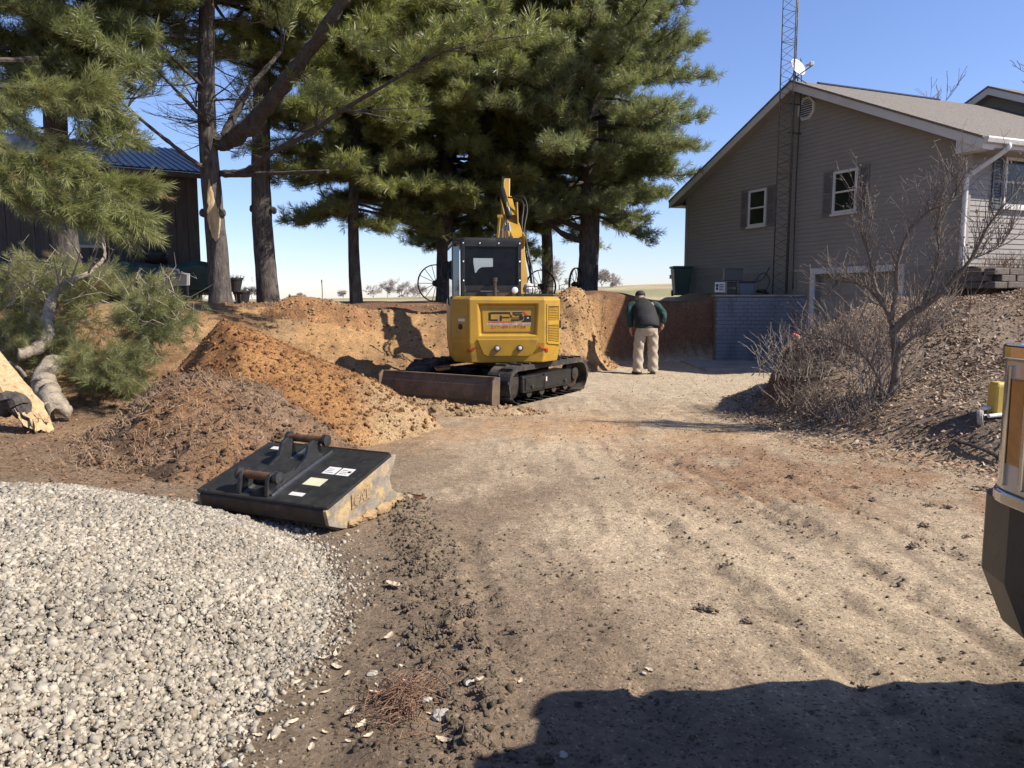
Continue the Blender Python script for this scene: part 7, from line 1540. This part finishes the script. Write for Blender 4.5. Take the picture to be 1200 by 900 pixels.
# clothes: lofted garments with folds, sleeves and legs that overlap the body
def loft(name, m, path, par=man, n=20, fold=.012, seed=0, cap=True):
    mb = MB(); pts = [(Vector(p), rx, ry) for p, rx, ry in path]; rings = []
    for i, (p, rx, ry) in enumerate(pts):
        t = (pts[min(i+1, len(pts)-1)][0]-pts[max(i-1, 0)][0]).normalized(); r = Vector((1,0,0)); r = (r-t*r.dot(t)).normalized(); u = t.cross(r); ring = []
        for k in range(n):
            a = 2*math.pi*k/n; f = 1+fold/max(rx, .03)*(math.sin(3*a+i*1.3+seed)+.8*math.sin(5*a-i*2.1+seed*2)+random.uniform(-.5,.5)); ring.append(p+r*math.cos(a)*rx*f+u*math.sin(a)*ry*f)
        rings.append(ring)
    mb.ring(rings); o = mb.build(name, M[m], par, smooth=True); sb = o.modifiers.new('sub', 'SUBSURF'); sb.levels = 1; sb.render_levels = 1; return o
def dense(path, k=3):
    path = [(p if p in J.values() else bend(p), rx, ry) for p, rx, ry in path]
    out = []; P3 = catmull([p for p, _, _ in path], k); q = np.linspace(0, len(path)-1, len(P3))
    return [(p, float(np.interp(t, range(len(path)), [a[1] for a in path])), float(np.interp(t, range(len(path)), [a[2] for a in path]))) for p, t in zip(P3, q)]
random.seed(31)
loft('shirt', 'shirt', dense([((0,-.01,.87), .205, .165), ((0,.0,.98), .205, .165), ((0,.03,1.12), .205, .16), ((-.01,.12,1.30), .215, .15), ((-.015,.18,1.43), .19, .12), ((-.02,.235,1.50), .085, .075)]), fold=.005)
loft('sleeve', 'shirt', dense([((-.15,.17,1.42), .085, .085), ((-.235,.18,1.385), .09, .09), ((-.285,.185,1.27), .082, .082), (J['lel'], .074, .074), ((-.285,.235,1.0), .062, .062), ((-.270,.262,.90), .05, .05)]), fold=.007, seed=1)
loft('sleeve', 'shirt', dense([((.14,.165,1.42), .085, .085), ((.235,.17,1.40), .09, .09), ((.325,.18,1.30), .085, .085), (J['rel'], .078, .078), ((.378,.245,1.08), .064, .064), ((.364,.29,.985), .05, .05)]), fold=.007, seed=2)
loft('vest', 'vest', dense([((.0,-.03,.905), .250, .185), ((0,-.015,1.0), .245, .185), ((0,.02,1.12), .235, .18), ((-.01,.11,1.29), .235, .17), ((-.015,.165,1.41), .205, .14), ((-.02,.215,1.485), .13, .10), ((-.02,.24,1.515), .095, .08)]), fold=.007, seed=3)
loft('trousers', 'khaki', dense([((0,-.0,1.02), .19, .15), ((0,-.005,.93), .205, .165), ((0,-.005,.84), .20, .165), ((0,.0,.77), .165, .14), ((0,.0,.74), .10, .11)]), fold=.005, seed=4)
for s_, pth in ((5, [((-.100,0,.90), .105, .14), ((-.118,0,.78), .112, .125), ((-.140,.0,.62), .108, .11), ((-.155,.0,.46), .100, .10), ((-.163,-.015,.28), .102, .10), ((-.168,-.03,.12), .100, .105), ((-.168,-.03,.045), .096, .11)]), (6, [((.100,0,.90), .105, .14), ((.112,.01,.78), .112, .125), ((.122,.02,.62), .108, .11), ((.126,.02,.46), .100, .10), ((.130,.01,.28), .102, .10), ((.133,.0,.12), .100, .105), ((.133,.0,.045), .096, .11)])):
    loft('trouser_leg', 'khaki', dense(pth, 4), fold=.010, seed=s_)
for c_, yaw in ((Vector((-.170,-.03,0)), .35), (Vector((.132,.0,0)), -.15)):
    mb = MB(); prs = []
    for t, w_, h in ((-.10, .040, .075), (-.08, .050, .10), (.0, .052, .10), (.08, .052, .075), (.15, .046, .055), (.185, .025, .035)):
        prs.append([(w_*math.cos(a), t, .004+h*.5+h*.5*math.sin(a)) for a in [2*math.pi*k/12 for k in range(12)]])
    mb.ring(prs); b_ = mb.build('boot', M['boot'], man, loc=c_, rz=yaw, smooth=True)
    mb = MB(); mb.prism([(-.05,-.105), (.05,-.105), (.056,.0), (.056,.12), (.03,.19), (-.03,.19), (-.056,.12), (-.056,.0)], (0,0,-.008), (1,0,0), (0,1,0), (0,0,1), .022); mb.build('sole', M['blackplastic'], b_)
man.scale = (MS, MS, MS); w0 = HPt+Vector((.41, .40, .98)); o = thing('hand_tool', 'short pale stick held in the right hand of the stooped person', 'stick', w0)
mb = MB(); mb.tube([(.03,.0,.06), (-.06,.03,-.09), (-.16,.05,-.22)], [.013,.012,.010], 8); mb.build('shaft', M['paletwig'], o); mb = MB(); mb.tube([(.03,.0,.06), (.05,-.01,.09)], .016, 8); mb.build('grip', M['blackplastic'], o)
